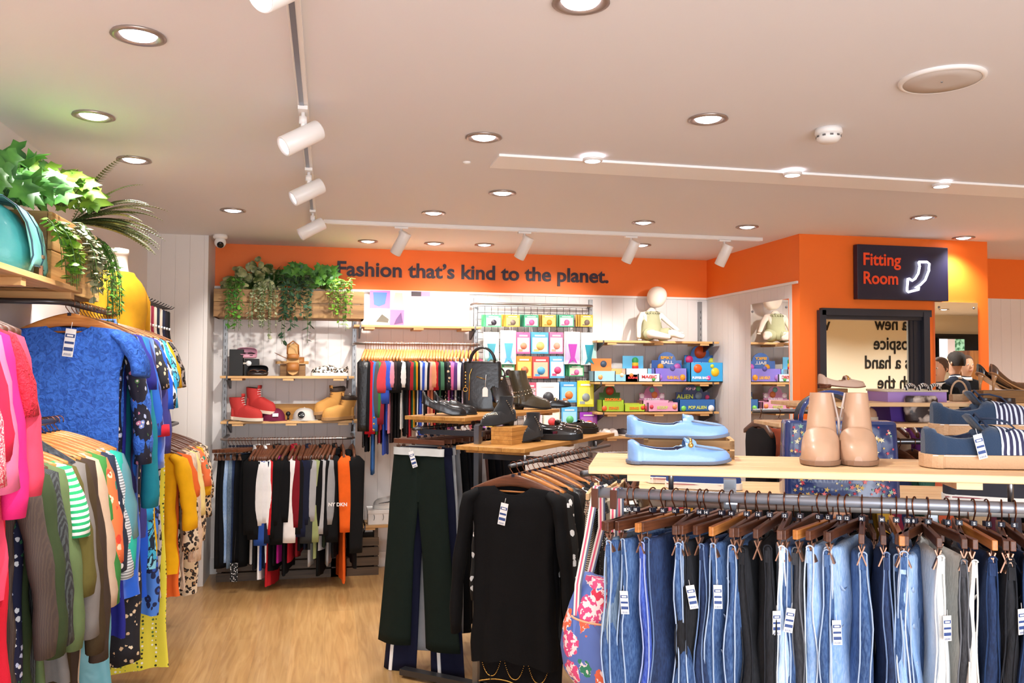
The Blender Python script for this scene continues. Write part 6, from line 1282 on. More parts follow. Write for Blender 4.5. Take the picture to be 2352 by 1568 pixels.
# ================= LEFT WALL =================
XRl = -1.0
def lx(px, py, x=-1.0): return PX(px, py, x)
def lrail(z, y0, y1, label, x=XRl, r=.015):
    b = MB(); b.tube([(XL+.005, y0, z), (x-.06, y0, z), (x-.018, y0+.018, z), (x, y0+.06, z), (x, y1-.06, z), (x-.018, y1-.018, z), (x-.06, y1, z), (XL+.005, y1, z)], r, 12, 0, True, .75)
    tag(b.obj('wall_rail', dsteel), label, 'rail')
ZU = lx(165, 692).z; ZL = 1.385
lrail(ZU-.01, 3.53, 4.74, 'dark steel rail bending out from the left wall with blue dresses')
lrail(ZL, 2.62, 3.52, 'lower steel rail on the left wall with green and brown clothes')
lrail(ZU-.05, 1.75, 2.60, 'rail nearest the camera with pink and red clothes', x=-1.045)
lrail(1.22, 4.85, 6.0, 'far left rail with yellow and leopard clothes', x=-.975)
for k, y in enumerate((2.61, 3.525, 4.78, 6.05)):
    b = MB(); b.box((XL+.017, y, 1.1), (.033, .03, 2.0)); tag(b.obj('slotted_upright', galv), 'slotted steel upright on the left wall, %s from the camera' % ordn(k), 'upright')
# shelf with turquoise bag
ye = lx(187, 665, -.97).y; zs_ = lx(187, 663, -.97).z
th = thing('wall_shelf', 'wooden wall shelf at left carrying the turquoise bag', 'shelf', (XL+.01, 1.9, zs_))
for k in range(3): b = MB(); b.box((.053+k*.105, (ye-1.9)/2, -.010), (.103, ye-1.9, .02)); b.obj('board', oakY, th, .002)
for y in (.5, 1.15, ye-1.9-.06): b = MB(); b.box((.15, y, -.034), (.29, .045, .028)); b.obj('batten', oak, th, .002)
# turquoise saddle bag
tq = mat('turquoise_leather', '52b4b8', .4, coat=.15, bump=(60, .2)); tql = mat('turquoise_leather_flap', '7fd0cc', .45, bump=(60, .2)); tqe = mat('edge_navy', '2c5060', .5)
hb = thing('saddle_bag', 'turquoise leather saddle bag on the left wall shelf', 'bag', (-1.13, 3.20, zs_+.001), .10)
hb.scale = (1.35, 1, 1.0)
b = MB(); W2 = .115
b.loft([[(x, y*q, z) for x, y in [(.085*sx2*math.copysign(abs(math.cos(a))**.7, math.cos(a)), W2*math.copysign(abs(math.sin(a))**.5, math.sin(a))) for a in [2*PI*k/28 for k in range(28)]]] for z, sx2, q in ((0, .7, .9), (.02, 1.0, .98), (.09, 1.05, 1.0), (.16, .85, .97), (.215, .55, .93), (.235, .3, .9))]); b.obj('bag_body', tq, hb)
fl = [(-.045, .205), (-.03, .245), (.0, .262), (.035, .255), (.065, .225), (.088, .17), (.100, .11), (.104, .06), (.098, .035)]
b = MB(); b.loft([[(x, y, z+(-.025*(abs(y)/W2)**3 if i > 5 else 0)) for y in [W2*1.02*(-1+2*k/12) for k in range(13)]] for i, (x, z) in enumerate(fl)], closed=False, cap0=False, cap1=False); o = b.obj('flap', tql, hb); s = o.modifiers.new('s', 'SOLIDIFY'); s.thickness = .005
b = MB(); b.tube([(x+.004, -W2*1.02, z) for x, z in fl]+[(.104, y, .034-.01*abs(y)/W2) for y in (-.07, 0, .07)]+[(.098, W2*1.02, .035)], .0022, 6); b.obj('flap_edging', tqe, hb)
b = MB(); b.tube([(x+.006, .02, z) for x, z in fl], .004, 6, 0, True, .5); b.obj('centre_strap', tqe, hb); b = MB(); b.box((.108, .02, .07), (.008, .03, .012)); b.box((.106, .02, .02), (.008, .012, .04)); b.obj('buckle', mat('copper_fitting', 'c08868', .3, .9), hb)
b = MB(); b.tube([(.0, -W2-.003, .20), (.03, -W2-.008, .185), (-.04, -W2-.03, .21)], .002, 6); b.obj('cord', white, hb)
# left wall planter
pa = lx(90, 470, -1.03); pb_ = lx(222, 563, -1.03); pc_ = lx(205, 690, -1.03)
zt_, zb2 = pb_.z+.01, pc_.z+.0
plL = thing('planter_box', 'reclaimed wood planter box overflowing with ivy and fern on the left wall', 'planter', (XL+.005, pa.y+.10, zb2))
ln = pb_.y-pa.y-.10; hh_ = zt_-zb2+.02
for k in range(2): b = MB(); b.box((.26, ln/2, hh_*(.25+.5*k)), (.02, ln, hh_*.49)); b.obj('front_plank', reclY, plL, .003)
for y in (.01, ln-.01): b = MB(); b.box((.13, y, hh_/2), (.25, .02, hh_)); b.obj('end_board', recl, plL)
b = MB(); b.box((.13, ln/2, .01), (.25, ln, .02)); b.obj('base_board', reclY, plL)
PLx = XL+.28; PLy0 = pa.y-.75; PLy1 = pb_.y
# ---- garments on the left rails ----
# near rail
nr = [(2.06, '8a1428', 'dark red dress', .95, .3), (2.12, 'e8302c', 'bright red long coat dress', 1.25, .5), (2.18, 'purple_stripe', 'purple dress with white stripe bands', 1.2, 0), (2.24, 'pink_squiggle', 'white and coral leaf print blouse', .62, .36), (2.29, 'd8284c', 'raspberry pink top', .75, .3), (2.35, 'f078a0', 'sheer candy pink blouse', .66, .38), (2.41, 'ec2c80', 'hot pink blouse', .70, .46), (2.46, 'red_lace', 'crimson lace-edged top', .90, .2), (2.52, 'e84a68', 'coral pink wide-sleeve blouse', .72, .42), (2.57, 'c81c30', 'scarlet jersey dress', 1.05, 0)]
for i, (y, c, nm, ln_, sl) in enumerate(nr):
    P = Vector((XRl-.045, y, ZU-.035)); rz = .06+.05*math.sin(i*2)
    hanger('arms', 'dark', P, rz, 'dark wooden hanger holding the %s on the nearest left rail' % nm, 'hangers on the nearest left rail', True)
    garment('dress' if 'dress' in nm else 'top', fab(c), P, rz, ln_, '%s on the nearest left rail' % nm.capitalize(), 'clothes', 'pink and red clothes on the nearest left rail', i+800, sl, t=.016, fold=1.1, sr=(.06, .058), spread=.05, flat=.45)
# lower rail: greens and browns
lr = [(2.70, 'pinstripe', 'brown pinstriped jacket', .62, .5, 0), (2.755, 'daisy', 'navy daisy print dress', 1.1, 0, 0), (2.81, '3c4a2c', 'dark olive cardigan', .66, .52, 0), (2.865, 'stitched', 'black coat with white stitching', .95, .5, 0), (2.92, '5a6a44', 'khaki green jacket with badge', 1.0, .55, 0), (2.98, 'green_stripe', 'green and white striped top', .55, .2, 0), (3.03, '5c5428', 'olive frill-sleeve blouse', .60, .4, 0), (3.08, '76706c', 'grey marl jumper', .74, .55, 0), (3.13, '4c3c26', 'bronze brown coat with dark fur collar', 1.05, .62, 1), (3.185, '4a3a30', 'chocolate wool coat', .80, .66, 0), (3.235, 'c0a48c', 'beige raincoat', 1.0, .5, 0), (3.285, '3c7c3c', 'bright green cardigan', .66, .5, 0), (3.33, 'orange_floral', 'orange tropical print blouse', .5, .36, 0), (3.375, 'polka', 'navy polka dot blouse', .55, .4, 0), (3.415, 'grey_stripe', 'grey striped jumper', .52, .44, 0), (3.455, '30b4a0', 'aqua green top', .56, .42, 0), (3.49, 'satin_teal', 'teal satin dress', .95, .3, 0)]
for i, (y, c, nm, ln_, sl, fur) in enumerate(lr):
    P = Vector((XRl+.005-.07*(1-i/16), y, ZL+.014)); rz = -.02+.07*math.sin(i*1.9)
    hanger('arms', 'dark' if i < 4 else 'honey', P, rz, '%s wooden hanger holding the %s' % ('dark' if i < 4 else 'brown', nm), 'hangers on the lower left rail', True)
    g = garment('coat' if 'coat' in nm else 'dress' if 'dress' in nm else 'top', fab(c), P, rz, ln_, '%s on the lower left rail' % nm.capitalize(), 'clothes', 'green and brown clothes on the lower left rail', i+850, sl, t=.018, fold=1.0, sr=(.060, .052), spread=.06, collar=PAT['fur'] if fur else None)
    if fur:
        b = MB(); b.tube([(-.12, -.06, -.30), (-.15, -.05, -.18), (-.08, -.04, -.10), (.08, -.04, -.10), (.17, -.05, -.16), (.19, -.06, -.28)], [.03, .06, .055, .055, .06, .03], 14, 0, True, .8); b.obj('fur_trim', PAT['fur'], g)
    if 'badge' in nm:
        b = MB(); b.box((.20, -.055, -.46), (.045, .004, .05)); b.obj('badge', pattern('badge_print', 'floral', 'd8cfc0', ['2a2a2a', '8a4a5a', '2a2a2a'], 60), g)
    if 'stitching' in nm:
        b = MB(); b.tube([(.0, -.05, -.2), (.01, -.055, -1.0)], .003, 5); b.obj('stitch_line', tag_white, g)
# light wooden clip hangers poking out above the lower rail
for k in range(2):
    P = Vector((-1.02, 2.66+.03*k, 1.57)); hanger('clip', 'pale', P, -.05+.1*k, 'pale wooden clip hanger end poking out in front of the blue lace dress, %s' % ('upper', 'lower')[k], 'pale clip hangers', False)
b = MB(); b.tube([(XL+.01, 2.62, 1.56), (-.98, 2.72, 1.56)], .008, 8); tag(b.obj('short_rail', dsteel), 'short wall arm behind the pink clothes', 'rail')
# upper rail: blues
ur = [(3.62, 'blue_lace', 'blue lace dress with cap sleeves and price tag', 1.05, .14), (3.70, 'navy_floral', 'navy floral chiffon blouse', .80, .50), (3.755, 'blue_lace', 'blue lace dress with longer scalloped sleeves', .9, .46), (3.81, '2a2c86', 'deep indigo dress', 1.25, .2), (3.865, '1a7a8c', 'teal long-sleeved dress', .92, .70), (3.92, '2c64c4', 'azure blouse', .72, .4), (3.975, '3a3468', 'plum blouse with red cuffs', .68, .40), (4.03, 'satin_blue', 'shiny royal blue dress', 1.15, .55), (4.085, 'black_cream_floral', 'black dress with cream blossoms', 1.45, .2), (4.14, 'plum_sheer', 'sheer violet kimono', .9, .5), (4.195, '2456c8', 'cobalt blue shift dress', 1.2, .3), (4.25, 'bw_print', 'black and white print top', .6, .3), (4.30, '2ca0d8', 'turquoise blue blouse', .86, .3), (4.36, 'aqua_print', 'aqua leaf print dress', 1.1, .2), (4.42, 'f0b818', 'yellow tunic', 1.05, .2), (4.48, 'blue_print', 'blue giraffe print dress', 1.35, 0), (4.54, 'grey_leopard', 'grey leopard print dress', 1.3, .2), (4.60, 'yellow_floral', 'long lemon dress with small flowers', 1.66, 0), (4.66, 'mustard_print', 'mustard spotted dress', 1.3, 0)]
for i, (y, c, nm, ln_, sl) in enumerate(ur):
    P = Vector((XRl, y, ZU+.005)); rz = -.05+.05*math.sin(i*1.7) if i else -.10
    hanger('arms', 'honey' if i == 0 else 'walnut' if i % 3 else 'honey', P, rz, 'curved wooden hanger holding the %s' % nm.replace(' and price tag', ''), 'hangers on the upper left rail', True)
    g = garment('dress' if 'dress' in nm or 'kimono' in nm else 'top', fab(c), P, rz, ln_, '%s on the upper left rail' % nm.capitalize(), 'clothes', 'blue and yellow clothes on the upper left rail', i+900, sl, t=.018, fold=1.0 if i else .5, sr=(.062, .060), spread=.06+.0*i, w=.215 if i == 0 else .20, flare=1.0 if i != 17 else 1.15, collar=fab(c) if i in (7,) else None, tagp=((.03, -.06, -.115), 0, 1.15, .12) if i == 0 else None)
    if 'red cuffs' in nm:
        for s in (-1, 1): b = MB(); b.tube([(s*.262, 0, -.52), (s*.264, 0, -.57)], [.064, .066], 14, 0, True, .65); b.obj('cuff', fab('b82030'), g)
# far rail: yellow and leopard
frl = [(4.92, 'f0b010', 'golden yellow blouse', .62, .36), (5.0, 'e86a2c', 'orange top', .78, .2), (5.08, 'pale_leopard', 'pale leopard print blouse', .74, .5), (5.16, 'borg', 'cream teddy fleece coat', .78, .58), (5.25, 'f0d890', 'pale lemon top', .5, .34), (5.33, 'leopard', 'tan leopard print blouse', .62, .5), (5.41, 'orange_floral', 'multicoloured print top', .5, .2), (5.49, 'f0b010', 'sunshine yellow t-shirt', .48, .26), (5.57, 'leopard', 'pink-tan leopard print dress', .85, .4), (5.66, 'pale_leopard', 'black and sand leopard dress', .92, .3)]
for i, (y, c, nm, ln_, sl) in enumerate(frl):
    P = Vector((-.975, y, 1.234)); rz = -.25+.06*math.sin(i*2.4)
    hanger('arms', 'walnut', P, rz, 'wooden hanger holding the %s on the far left rail' % nm, 'hangers on the far left rail', False)
    garment('coat' if 'coat' in nm else 'dress' if 'dress' in nm else 'top', fab(c), P, rz, ln_, '%s on the far left rail' % nm.capitalize(), 'clothes', 'yellow and leopard clothes on the far left rail', i+950, sl, t=.02, fold=1.0, sr=(.066, .062), spread=.05)
# ---- socks on a mesh panel ----
gy0, gy1 = 4.66, 5.8; gz0, gz1 = 1.60, PX(340, 655, XL+.05).z+.02
gd = thing('grid_panel', 'dark wire mesh grid on the left wall holding socks', 'grid', (XL+.05, gy0, gz0)); gl, gh = gy1-gy0, max(.45, 2.14-gz0)
b = MB()
for k in range(16): b.tube([(0, gl*k/15, 0), (0, gl*k/15, gh)], .003, 5)
b.obj('vertical_wires', gm, gd); b = MB()
for k in range(9): b.tube([(.004, 0, gh*k/8), (.004, gl, gh*k/8)], .003, 5)
b.obj('horizontal_wires', gm, gd); b = MB(); b.tube([(.02, 0, gh), (.02, gl, gh)], .012, 10); b.obj('top_bar', steel, gd)
sk_c = [('c8283c', 'red'), ('d8c8b4', 'cream'), ('b82844', 'crimson'), ('2c2430', 'black'), ('cfc2b0', 'oatmeal'), ('8a1c34', 'wine'), ('c8b8a4', 'beige patterned'), ('1c2034', 'navy'), ('b8a898', 'taupe'), ('20243c', 'midnight blue'), ('2a2228', 'charcoal'), ('1c1a1c', 'jet black')]
def sock(b, x, y, z, L, mi):
    b.tube([(x, y, z), (x, y, z-L*.55), (x+.004, y, z-L*.72), (x+.022, y-.006, z-L*.86), (x+.05, y-.01, z-L)], [.020, .021, .023, .022, .016], 10, mi, True, .5)
for i in range(12):
    y = 4.72+.085*i; zk = PX(400, 716, -1.0).z-.004
    b = MB(); b.tube([(XL+.05, y, zk), (-.97, y, zk+.004), (-.955, y, zk+.016)], .003, 6); tag(b.obj('display_hook', blackp), 'black prong hook on the mesh carrying socks, %s from the camera' % ordn(i), 'hook', 'prong hooks on the left mesh')
    for q in range(2):
        th = thing('sock_pair', '%s pair of socks on the %s prong, %s' % (sk_c[(i+q*5) % 12][1].capitalize(), ordn(i), ('outer', 'inner')[q]), 'socks', (-1.0-.12*q, y, zk-.012), 0, 'pairs of socks on the left mesh')
        c_ = sk_c[(i+q*5) % 12][0]; b = MB(); sock(b, 0, 0, 0, .24, 0); b.obj('sock', fab(c_), th); b = MB(); sock(b, 0, .022, -.004, .24, 0); b.obj('sock', fab(c_), th)
        b = MB(); b.tube([(0, .010, -.105), (0, .010, -.12)], .0235, 10, 0, True, .7); b.obj('paper_band', paper, th)
# ---- yellow torso mannequin ----
P = PX(268, 640, -1.06); mq = thing('torso_mannequin', 'pale torso mannequin in a mustard yellow top beside the left planter', 'mannequin', (-1.02, 4.46, 1.64), 1.25)
b = MB(); b.loft([[(rx*math.cos(2*PI*k/24), ry*math.sin(2*PI*k/24), z) for k in range(24)] for z, rx, ry in ((.34, .09, .07), (.40, .06, .055), (.44, .048, .046), (.50, .045, .044), (.505, .052, .05), (.53, .05, .048), (.535, .02, .02))]); b.obj('neck', skin, mq)
b = MB(); b.loft([[(rx*math.copysign(abs(math.cos(2*PI*k/28))**.85, math.cos(2*PI*k/28)), ry*math.sin(2*PI*k/28), z) for k in range(28)] for z, rx, ry in ((-.12, .15, .12), (.0, .14, .11), (.12, .15, .115), (.24, .17, .12), (.32, .185, .11), (.37, .15, .09), (.40, .10, .075), (.415, .085, .07))]); b.obj('top', fab('e0a424'), mq)
for s in (-1, 1): b = MB(); b.tube([(s*.15, 0, .35), (s*.19, 0, .28), (s*.205, 0, .12), (s*.21, -.01, -.06)], [.05, .062, .055, .05], 14, 0, True, .8); b.obj('sleeve', fab('e0a424'), mq)
b = MB(); b.tube([(0, 0, -.12), (0, 0, -.30)], .016, 10); b.obj('stand_pole', steel, mq)
th = thing('wall_shelf', 'short wooden shelf beneath the yellow torso mannequin', 'shelf', (XL+.01, 4.2, 1.32+.0)); b = MB(); b.box((.14, .22, -.01), (.28, .42, .02)); b.obj('board', oakY, th)
"""no wall art"""
# ================= PLANTS =================
def leafmat(n, c1, c2, rough=.45):
    t = NT(n, rough); nz = t.n('TexNoise', Scale=14, Detail=2); t.l(t.map(), nz.inputs['Vector']); t.base(t.ramp(nz.outputs['Fac'], [(.35, c1), (.65, c2)])); return t.m
stem_m = mat('stem_green', '4a6a2c', .6)
LS = {'ivy': [(0, 0), (.16, -.16), (.5, -.22), (.42, .08), (.62, .34), (.30, .44), (0, 1.0), (-.30, .44), (-.62, .34), (-.42, .08), (-.5, -.22), (-.16, -.16)],
      'oval': [(0, 0), (.28, .25), (.32, .6), (0, 1), (-.32, .6), (-.28, .25)], 'long': [(0, 0), (.2, .2), (.26, .5), (.14, .8), (0, 1), (-.14, .8), (-.26, .5), (-.2, .2)], 'round': [(0, 0), (.38, .15), (.5, .5), (.34, .88), (0, 1), (-.34, .88), (-.5, .5), (-.38, .15)]}
def leaf(b, p, d, up, s, kind, mi=0, droop=.25):
    d = d.normalized(); sd = d.cross(up)
    if sd.length < .05: sd = Vector((1, 0, 0))
    sd.normalize(); n = sd.cross(d).normalized(); pts = LS[kind]
    vs = [p+sd*(x*s)+d*(y*s)+n*(-.35*abs(x)*s-droop*y*y*s) for x, y in pts]; c = p+d*(.42*s)-n*(droop*.18*s)
    b.add([c]+vs, [(0, i+1, (i+1) % len(pts)+1) for i in range(len(pts))], mi, True)
def strand(b, p, L, rnd, out, s, kind, mi=1, gap=.022, spread=.02, wind=.02):
    pts = [p]; v = Vector(out)*1.0; q = p.copy(); n = int(L/.03)
    for i in range(n):
        v = v*.72+Vector((rnd.uniform(-1, 1)*wind, rnd.uniform(-1, 1)*wind*.6, -.35)); v.normalize(); q = q+v*.03; pts.append(q.copy())
    b.tube(pts, .0014, 4, 0)
    t = 0; step = gap
    for i in range(len(pts)-1):
        k = max(1, int(.03/step))
        for j in range(k):
            c = pts[i].lerp(pts[i+1], j/k); a = rnd.uniform(0, 6.28)
            leaf(b, c, Vector((math.cos(a), math.sin(a)*.8-.2, rnd.uniform(-.7, .3))), Vector((0, 0, 1)), s*rnd.uniform(.7, 1.2), kind, mi)
def bush(b, c, rad, n, rnd, s, kind, mi=1, stems=True, hang=0, face=Vector((.1, -1, .5))):
    for i in range(n):
        d = Vector((rnd.gauss(0, 1), rnd.gauss(0, 1), abs(rnd.gauss(0, 1))*.8+.05-hang)).normalized(); r = rnd.uniform(.45, 1.0)
        p = c+Vector((d.x*rad[0], d.y*rad[1], d.z*rad[2]))*r
        if stems: b.tube([c+Vector((d.x*rad[0]*.1, d.y*rad[1]*.1, -.03)), c.lerp(p, .6)+Vector((0, 0, .02)), p], .0013, 3, 0)
        leaf(b, p, Vector((d.x*.9+rnd.uniform(-.5, .5), d.y*.3, rnd.uniform(-.9, .5))), face+Vector((rnd.uniform(-.4, .4), rnd.uniform(-.4, .4), rnd.uniform(-.2, .5))), s*rnd.uniform(.7, 1.25), kind, mi)
def fern(b, p, d, L, rnd, mi=1, w=.05, droop=.5):
    pts = []; q = Vector(p); v = Vector(d).normalized(); n = 16
    for i in range(n+1): pts.append(q.copy()); v = (v+Vector((0, 0, -droop*.06*(i/n)*2))).normalized(); q = q+v*(L/n)
    b.tube(pts, [.0022*(1-i/(n+1)) for i in range(n+1)], 4, 0)
    for i in range(1, n*2):
        u = i/(n*2); k = min(n-1, int(u*n)); c = pts[k].lerp(pts[k+1], u*n-k); t = (pts[k+1]-pts[k]).normalized(); sd = t.cross(Vector((0, 0, 1))).normalized(); ww = w*math.sin(PI*(u*.9+.08))**.7
        for s in (-1, 1): leaf(b, c, sd*s+t*.35, Vector((0, 0, 1)), ww, 'long', mi, .1)
def plant(name, label, group, mats, fn, seed):
    b = MB(); fn(b, random.Random(seed)); return tag(b.obj(name, mats), label, 'plant', group)
g1 = leafmat('leaf_bright', '5c9428', '9cc848'); g2 = leafmat('leaf_ivy', '2c6428', '5a9a3c'); g3 = leafmat('leaf_dark', '1c3a28', '3c5c44'); g4 = leafmat('leaf_silver', '8c9470', 'b8bc98', .6); g5 = leafmat('leaf_variegated', '3c5424', 'c0c088'); g6 = leafmat('leaf_fern', '2c5c24', '4c8434'); g7 = leafmat('leaf_lime', '5c9426', '98c040'); g8 = leafmat('leaf_mid', '34702c', '6cac3c')
yP = 6.54
def at_(px, py, y=yP): return PY(px, py, y)
def hang(px0, px1, py0, py1, s, kind, n, y=6.535):
    def f(b, rnd):
        for i in range(n):
            u = (i+.5)/n; p = at_(px0+(px1-px0)*u+rnd.uniform(-3, 3), py0+rnd.uniform(-6, 10), y+rnd.uniform(-.03, .0)); e = at_(0, py1, y)
            L = (p.z-at_(px0, py1, y).z)*rnd.choice((.5, .65, .8, 1.0)); strand(b, p, max(.08, L), rnd, (rnd.uniform(-.2, .2), -.6, .3), s, kind)
    return f
GP = 'plants in the back wall planter'
plant('variegated_plant', 'striped cream and green leafy plant at left of back planter', GP, [stem_m, g5], lambda b, r: bush(b, at_(578, 655, 6.68), (.20, .13, .19), 130, r, .062, 'round'), 1)
plant('fern', 'dark green fern between the striped plant and the ivy', GP, [stem_m, g6], lambda b, r: [fern(b, at_(625, 662, 6.68), (r.uniform(-1, 1), r.uniform(-.9, .3), r.uniform(.5, 1.3)), .20, r, w=.035) for _ in range(16)], 2)
plant('ivy', 'bright green ivy bush at the middle of back planter', GP, [stem_m, g2], lambda b, r: (bush(b, at_(690, 650, 6.68), (.17, .13, .17), 110, r, .060, 'ivy')), 3)
plant('ivy', 'lighter lime ivy bush right of middle in back planter', GP, [stem_m, g8], lambda b, r: bush(b, at_(742, 655, 6.68), (.13, .13, .17), 90, r, .060, 'ivy'), 4)
plant('trailing_plant', 'trailing green plant at far left of the back planter', GP, [stem_m, g8], hang(524, 560, 640, 775, .036, 'oval', 20), 5)
plant('trailing_plant', 'pale silvery trailing plant falling over the back planter', GP, [stem_m, g4], hang(582, 632, 650, 800, .032, 'oval', 24), 6)
plant('trailing_plant', 'dark green trailing plant with the longest strand', GP, [stem_m, g3], hang(645, 718, 635, 810, .044, 'oval', 24), 7)
plant('trailing_plant', 'yellow-green trailing plant at right end of back planter', GP, [stem_m, g1], hang(762, 806, 640, 775, .036, 'oval', 22), 8)
GL = 'plants in the left wall planter'; FL = Vector((.6, -.8, .4))
def lp(px, py, x=-1.0): return PX(px, py, x)
plant('ivy', 'large dark ivy reaching up at the left photo edge', GL, [stem_m, g2], lambda b, r: (bush(b, lp(55, 455, -1.12)-Vector((0, .05, 0)), (.15, .22, .16), 60, r, .080, 'ivy', face=FL), bush(b, lp(75, 400, -1.15), (.06, .10, .15), 14, r, .080, 'ivy', face=FL), bush(b, lp(0, 440, -1.15), (.10, .2, .13), 18, r, .085, 'ivy', face=FL)), 11)
plant('ivy', 'lime ivy at the top of the left planter', GL, [stem_m, g7], lambda b, r: bush(b, lp(140, 455, -1.08), (.15, .24, .15), 75, r, .072, 'ivy', face=FL), 12)
plant('fern', 'grey-green fern with long fronds reaching right over left planter', GL, [stem_m, leafmat('leaf_olive', '56642c', '8c9458')], lambda b, r: [fern(b, lp(165, 510, -1.08), (r.uniform(.35, 1.2), r.uniform(-.3, .9), r.uniform(-.1, .9)), r.uniform(.26, .42), r, w=.032, droop=1.0) for _ in range(22)], 13)
def hangL(px, py, L, s, kind, n, x=-.985, dy=.28):
    def f(b, rnd):
        p0 = lp(px, py, x)
        for i in range(n): strand(b, p0+Vector((rnd.uniform(-.02, .03), (i/n-.5)*dy, rnd.uniform(-.02, .03))), L*rnd.uniform(.55, 1.0), rnd, (.2, rnd.uniform(-.1, .1), .3), s, kind, spread=.02)
    return f
plant('trailing_plant', 'bright lime trailing plant hanging beside the turquoise bag', GL, [stem_m, g7], hangL(128, 520, .27, .032, 'round', 22, dy=.12), 14)
plant('trailing_plant', 'silver-grey trailing plant over the middle of left planter', GL, [stem_m, g4], hangL(180, 530, .33, .030, 'round', 24, dy=.14), 15)
plant('trailing_plant', 'green trailing plant falling at the far end of left planter', GL, [stem_m, g8], hangL(226, 560, .40, .026, 'oval', 24, dy=.08), 16)
# ================= PEOPLE SEEN IN THE NARROW MIRROR =================
suit = fabric('navy_suit', '1c2438'); blk_s = fabric('black_suit', '15161c'); flesh = mat('skin_tone', 'd8a88c', .55); hair1 = mat('dark_hair', '241a16', .7, bump=(200, .6)); hair2 = mat('brown_hair', '5a4234', .7, bump=(200, .6)); shirt = fabric('white_shirt', 'e8e8ea')
def person(label, loc, rz, cloth, hairm, h=1.75):
    th = thing('person', label, 'person', loc, rz, None); k = h/1.75; th.scale = (k, k, k)
    J = [(0, 0, .95, .15, .11), (0, 0, 1.15, .14, .10), (0, 0, 1.36, .17, .11), (0, 0, 1.47, .06), (0, -.01, 1.54, .052),
         (-.17, 0, 1.40, .065), (-.23, .02, 1.13, .048), (-.22, -.06, .88, .036), (.17, 0, 1.40, .065), (.23, .02, 1.13, .048), (.22, -.06, .88, .036),
         (-.09, 0, .86, .09), (-.10, -.01, .48, .062), (-.10, .01, .09, .045), (-.10, -.10, .035, .035), (.09, 0, .86, .09), (.10, -.01, .48, .062), (.10, .01, .09, .045), (.10, -.10, .035, .035)]
    E = [(0, 1), (1, 2), (2, 3), (3, 4), (2, 5), (5, 6), (6, 7), (2, 8), (8, 9), (9, 10), (0, 11), (11, 12), (12, 13), (13, 14), (0, 15), (15, 16), (16, 17), (17, 18)]
    skinfig('body', J, E, cloth, th)
    b = MB(); b.loft([[(rx*math.cos(2*PI*q/20), -.012+ry*math.sin(2*PI*q/20)-off, z) for q in range(20)] for z, rx, ry, off in ((1.49, .05, .05, 0), (1.53, .052, .058, .0), (1.56, .058, .080, .012), (1.60, .070, .092, .010), (1.65, .076, .098, .0), (1.70, .074, .095, -.004), (1.74, .058, .075, -.006), (1.762, .02, .03, -.006))])
    b.obj('head', flesh, th, 0, 1)
    b = MB(); b.tube([(0, -.10, 1.655), (0, -.124, 1.618), (0, -.112, 1.608)], [.008, .015, .006], 8)
    for s in (-1, 1): b.tube([(s*.074, -.0, 1.66), (s*.084, .008, 1.64), (s*.074, .0, 1.615)], [.006, .012, .006], 8)
    b.obj('nose_and_ears', flesh, th)
    for s in (-1, 1): b = MB(); sph(b, (s*.03, -.100, 1.652), .010); b.obj('eye', white, th); b = MB(); sph(b, (s*.03, -.108, 1.652), .005); b.obj('iris', hair1, th)
    b = MB(); b.tube([(-.024, -.102, 1.578), (0, -.110, 1.576), (.024, -.102, 1.578)], .005, 6); b.obj('mouth', mat('lip', 'a86860', .5), th)
    b = MB(); b.loft([[(.084*q*math.cos(a), .010+.106*q*math.sin(a)*(1 if math.sin(a) > 0 else .93), z+.055*max(0, -math.sin(a))*max(0, (1.74-z)/.13)) for a in [2*PI*j/24 for j in range(24)]] for z, q in ((1.61, .90), (1.64, .98), (1.69, 1.0), (1.735, .90), (1.765, .62), (1.778, .2))], cap0=False); b.obj('hair', hairm, th)
    b = MB(); b.tube([(0, -.005, 1.455), (0, -.008, 1.495)], [.072, .062], 16); b.obj('collar', shirt, th)
    for s in (-1, 1):
        b = MB(); c = Vector((s*.218, -.075, .86)); b.tube([c, c+Vector((0, -.012, -.05)), c+Vector((0, -.02, -.09))], [.026, .036, .030], 10, 0, True, .5)
        for j in range(4): x = (j-1.5)*.015; b.tube([c+Vector((0, -.02+x, -.085)), c+Vector((-s*.006, -.024+x*1.1, -.125)), c+Vector((-s*.016, -.024+x*1.1, -.158+.006*abs(j-1.3)))], [.009, .008, .006], 6)
        b.tube([c+Vector((0, -.04, -.03)), c+Vector((-s*.01, -.062, -.065)), c+Vector((-s*.018, -.066, -.095))], [.011, .010, .007], 6); b.obj('hand', flesh, th)
    for s in (-1, 1):
        b = MB(); b.loft([[(s*.10+x*q, -.02+y*q2, z) for x, y in [(.048*math.cos(a), .14*math.sin(a)-.03) for a in [2*PI*j/16 for j in range(16)]]] for z, q, q2 in ((0, 1, 1), (.03, 1, 1), (.06, .85, .8), (.085, .7, .45))]); b.obj('shoe', blkp2, th)
blkp2 = mat('black_shoe_leather', '121214', .3)
def vpos(px, Yv): d = ray(px, 850); k = Yv/d.y; return Vector((d.x*k, 2*(YF-.017)-Yv, 0))
person('person in dark navy suit seen from behind, reflected in narrow mirror', vpos(2195, 8.6), PI-.3+PI, suit, hair1, 1.80)
person('person in black turned sideways at the left edge of narrow mirror', vpos(2158, 7.9), PI+1.2, blk_s, hair2, 1.72)
person('person in dark jacket smiling behind the navy suit in the mirror', vpos(2219, 9.4), .2+PI*0+PI, blk_s, hair2, 1.78)
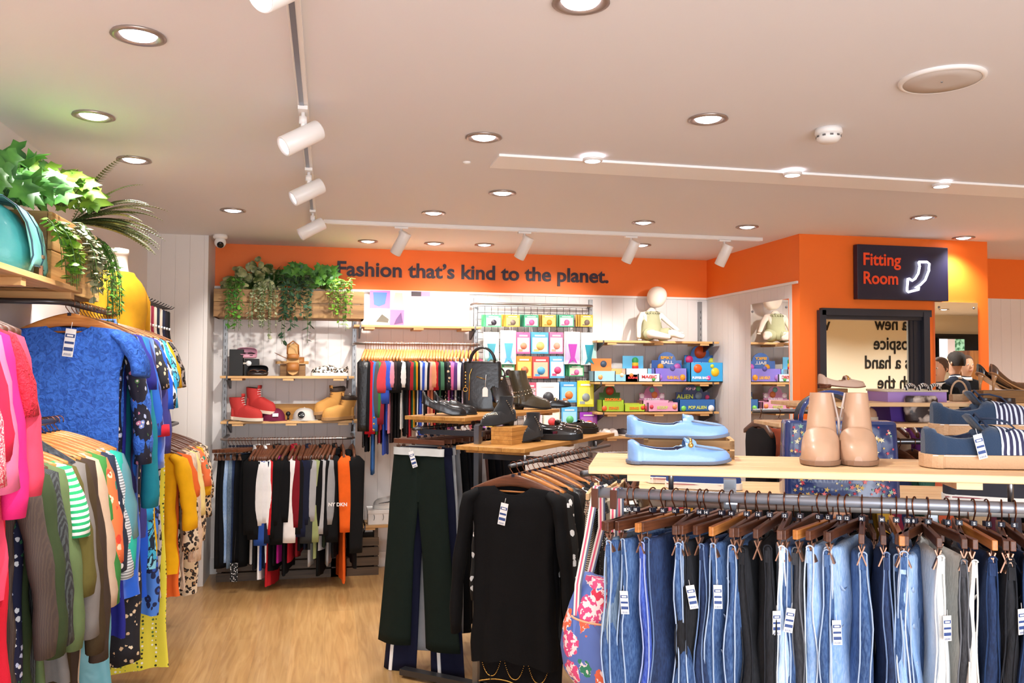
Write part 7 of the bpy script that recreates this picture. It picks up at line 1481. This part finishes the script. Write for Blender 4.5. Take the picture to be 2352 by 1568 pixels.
# things on the front wall they stand near
def vp(px, py, Yv): p = PY(px, py, Yv); return Vector((p.x, 2*(YF-.017)-Yv, p.z))
YW = 2*(YF-.017)-YN
a_ = vp(2140, 766, YW-.05); c_ = vp(2256, 842, YW-.05)
b = MB(); b.box(((a_.x+c_.x)/2+.1, YN+.03, (a_.z+c_.z)/2), (abs(c_.x-a_.x)+.4, .06, abs(a_.z-c_.z))); th = tag(b.obj('wall_board', mat('black_board', '16181c', .5)), 'black fascia board on the front wall, seen in the narrow mirror', 'board')
a_ = vp(2157, 778, YW-.12); c_ = vp(2215, 824, YW-.12); scr = thing('wall_screen', 'wall screen showing pale building and green trees, seen in mirror', 'screen', ((a_.x+c_.x)/2, YN+.10, (a_.z+c_.z)/2)); w_, h_ = abs(a_.x-c_.x), abs(a_.z-c_.z)
b = MB(); b.box((0, 0, 0), (w_+.05, .05, h_+.05)); b.obj('screen_frame', blackp, scr, .004)
def sq(nm, x0, x1, col, e): b = MB(); b.box(((x0+x1)/2*w_, .027, 0), ((x1-x0)*w_, .004, h_)); b.obj(nm, mat('scr_'+nm, col, .4, emit=e), scr)
sq('screen_sky', .1*-1-.18+.0, -.5, 'ffffff', 1.6) if False else None
sq('pictured_light', -.5, -.18, 'fbfbff', 1.6); sq('pictured_wall', -.18, .12, 'c8b8b4', .8)
tt_ = NT('scr_trees', .4); nz = tt_.n('TexNoise', Scale=18, Detail=4); tt_.l(tt_.map(), nz.inputs['Vector']); r_ = tt_.ramp(nz.outputs['Fac'], [(.4, '2c6a44'), (.6, 'a8dcb8')]); tt_.base(r_); tt_.l(r_, tt_.b.inputs['Emission Color']); tt_.b.inputs['Emission Strength'].default_value = .7
b = MB(); b.box((.31*w_, .027, 0), (.38*w_, .004, h_)); b.obj('pictured_trees', tt_.m, scr)
a_ = vp(2217, 805, YW-.4); c_ = vp(2256, 900, YW-.4); b = MB(); b.box(((a_.x+c_.x)/2+.2, YN+.3, a_.z/2), (abs(a_.x-c_.x)+.4, .4, a_.z)); tag(b.obj('wooden_cabinet', wood('brown_cabinet', '6a3a18', '84501f', '96602c', 1.0, 2, .5)), 'tall brown cabinet by the front wall, seen in narrow mirror', 'cabinet')
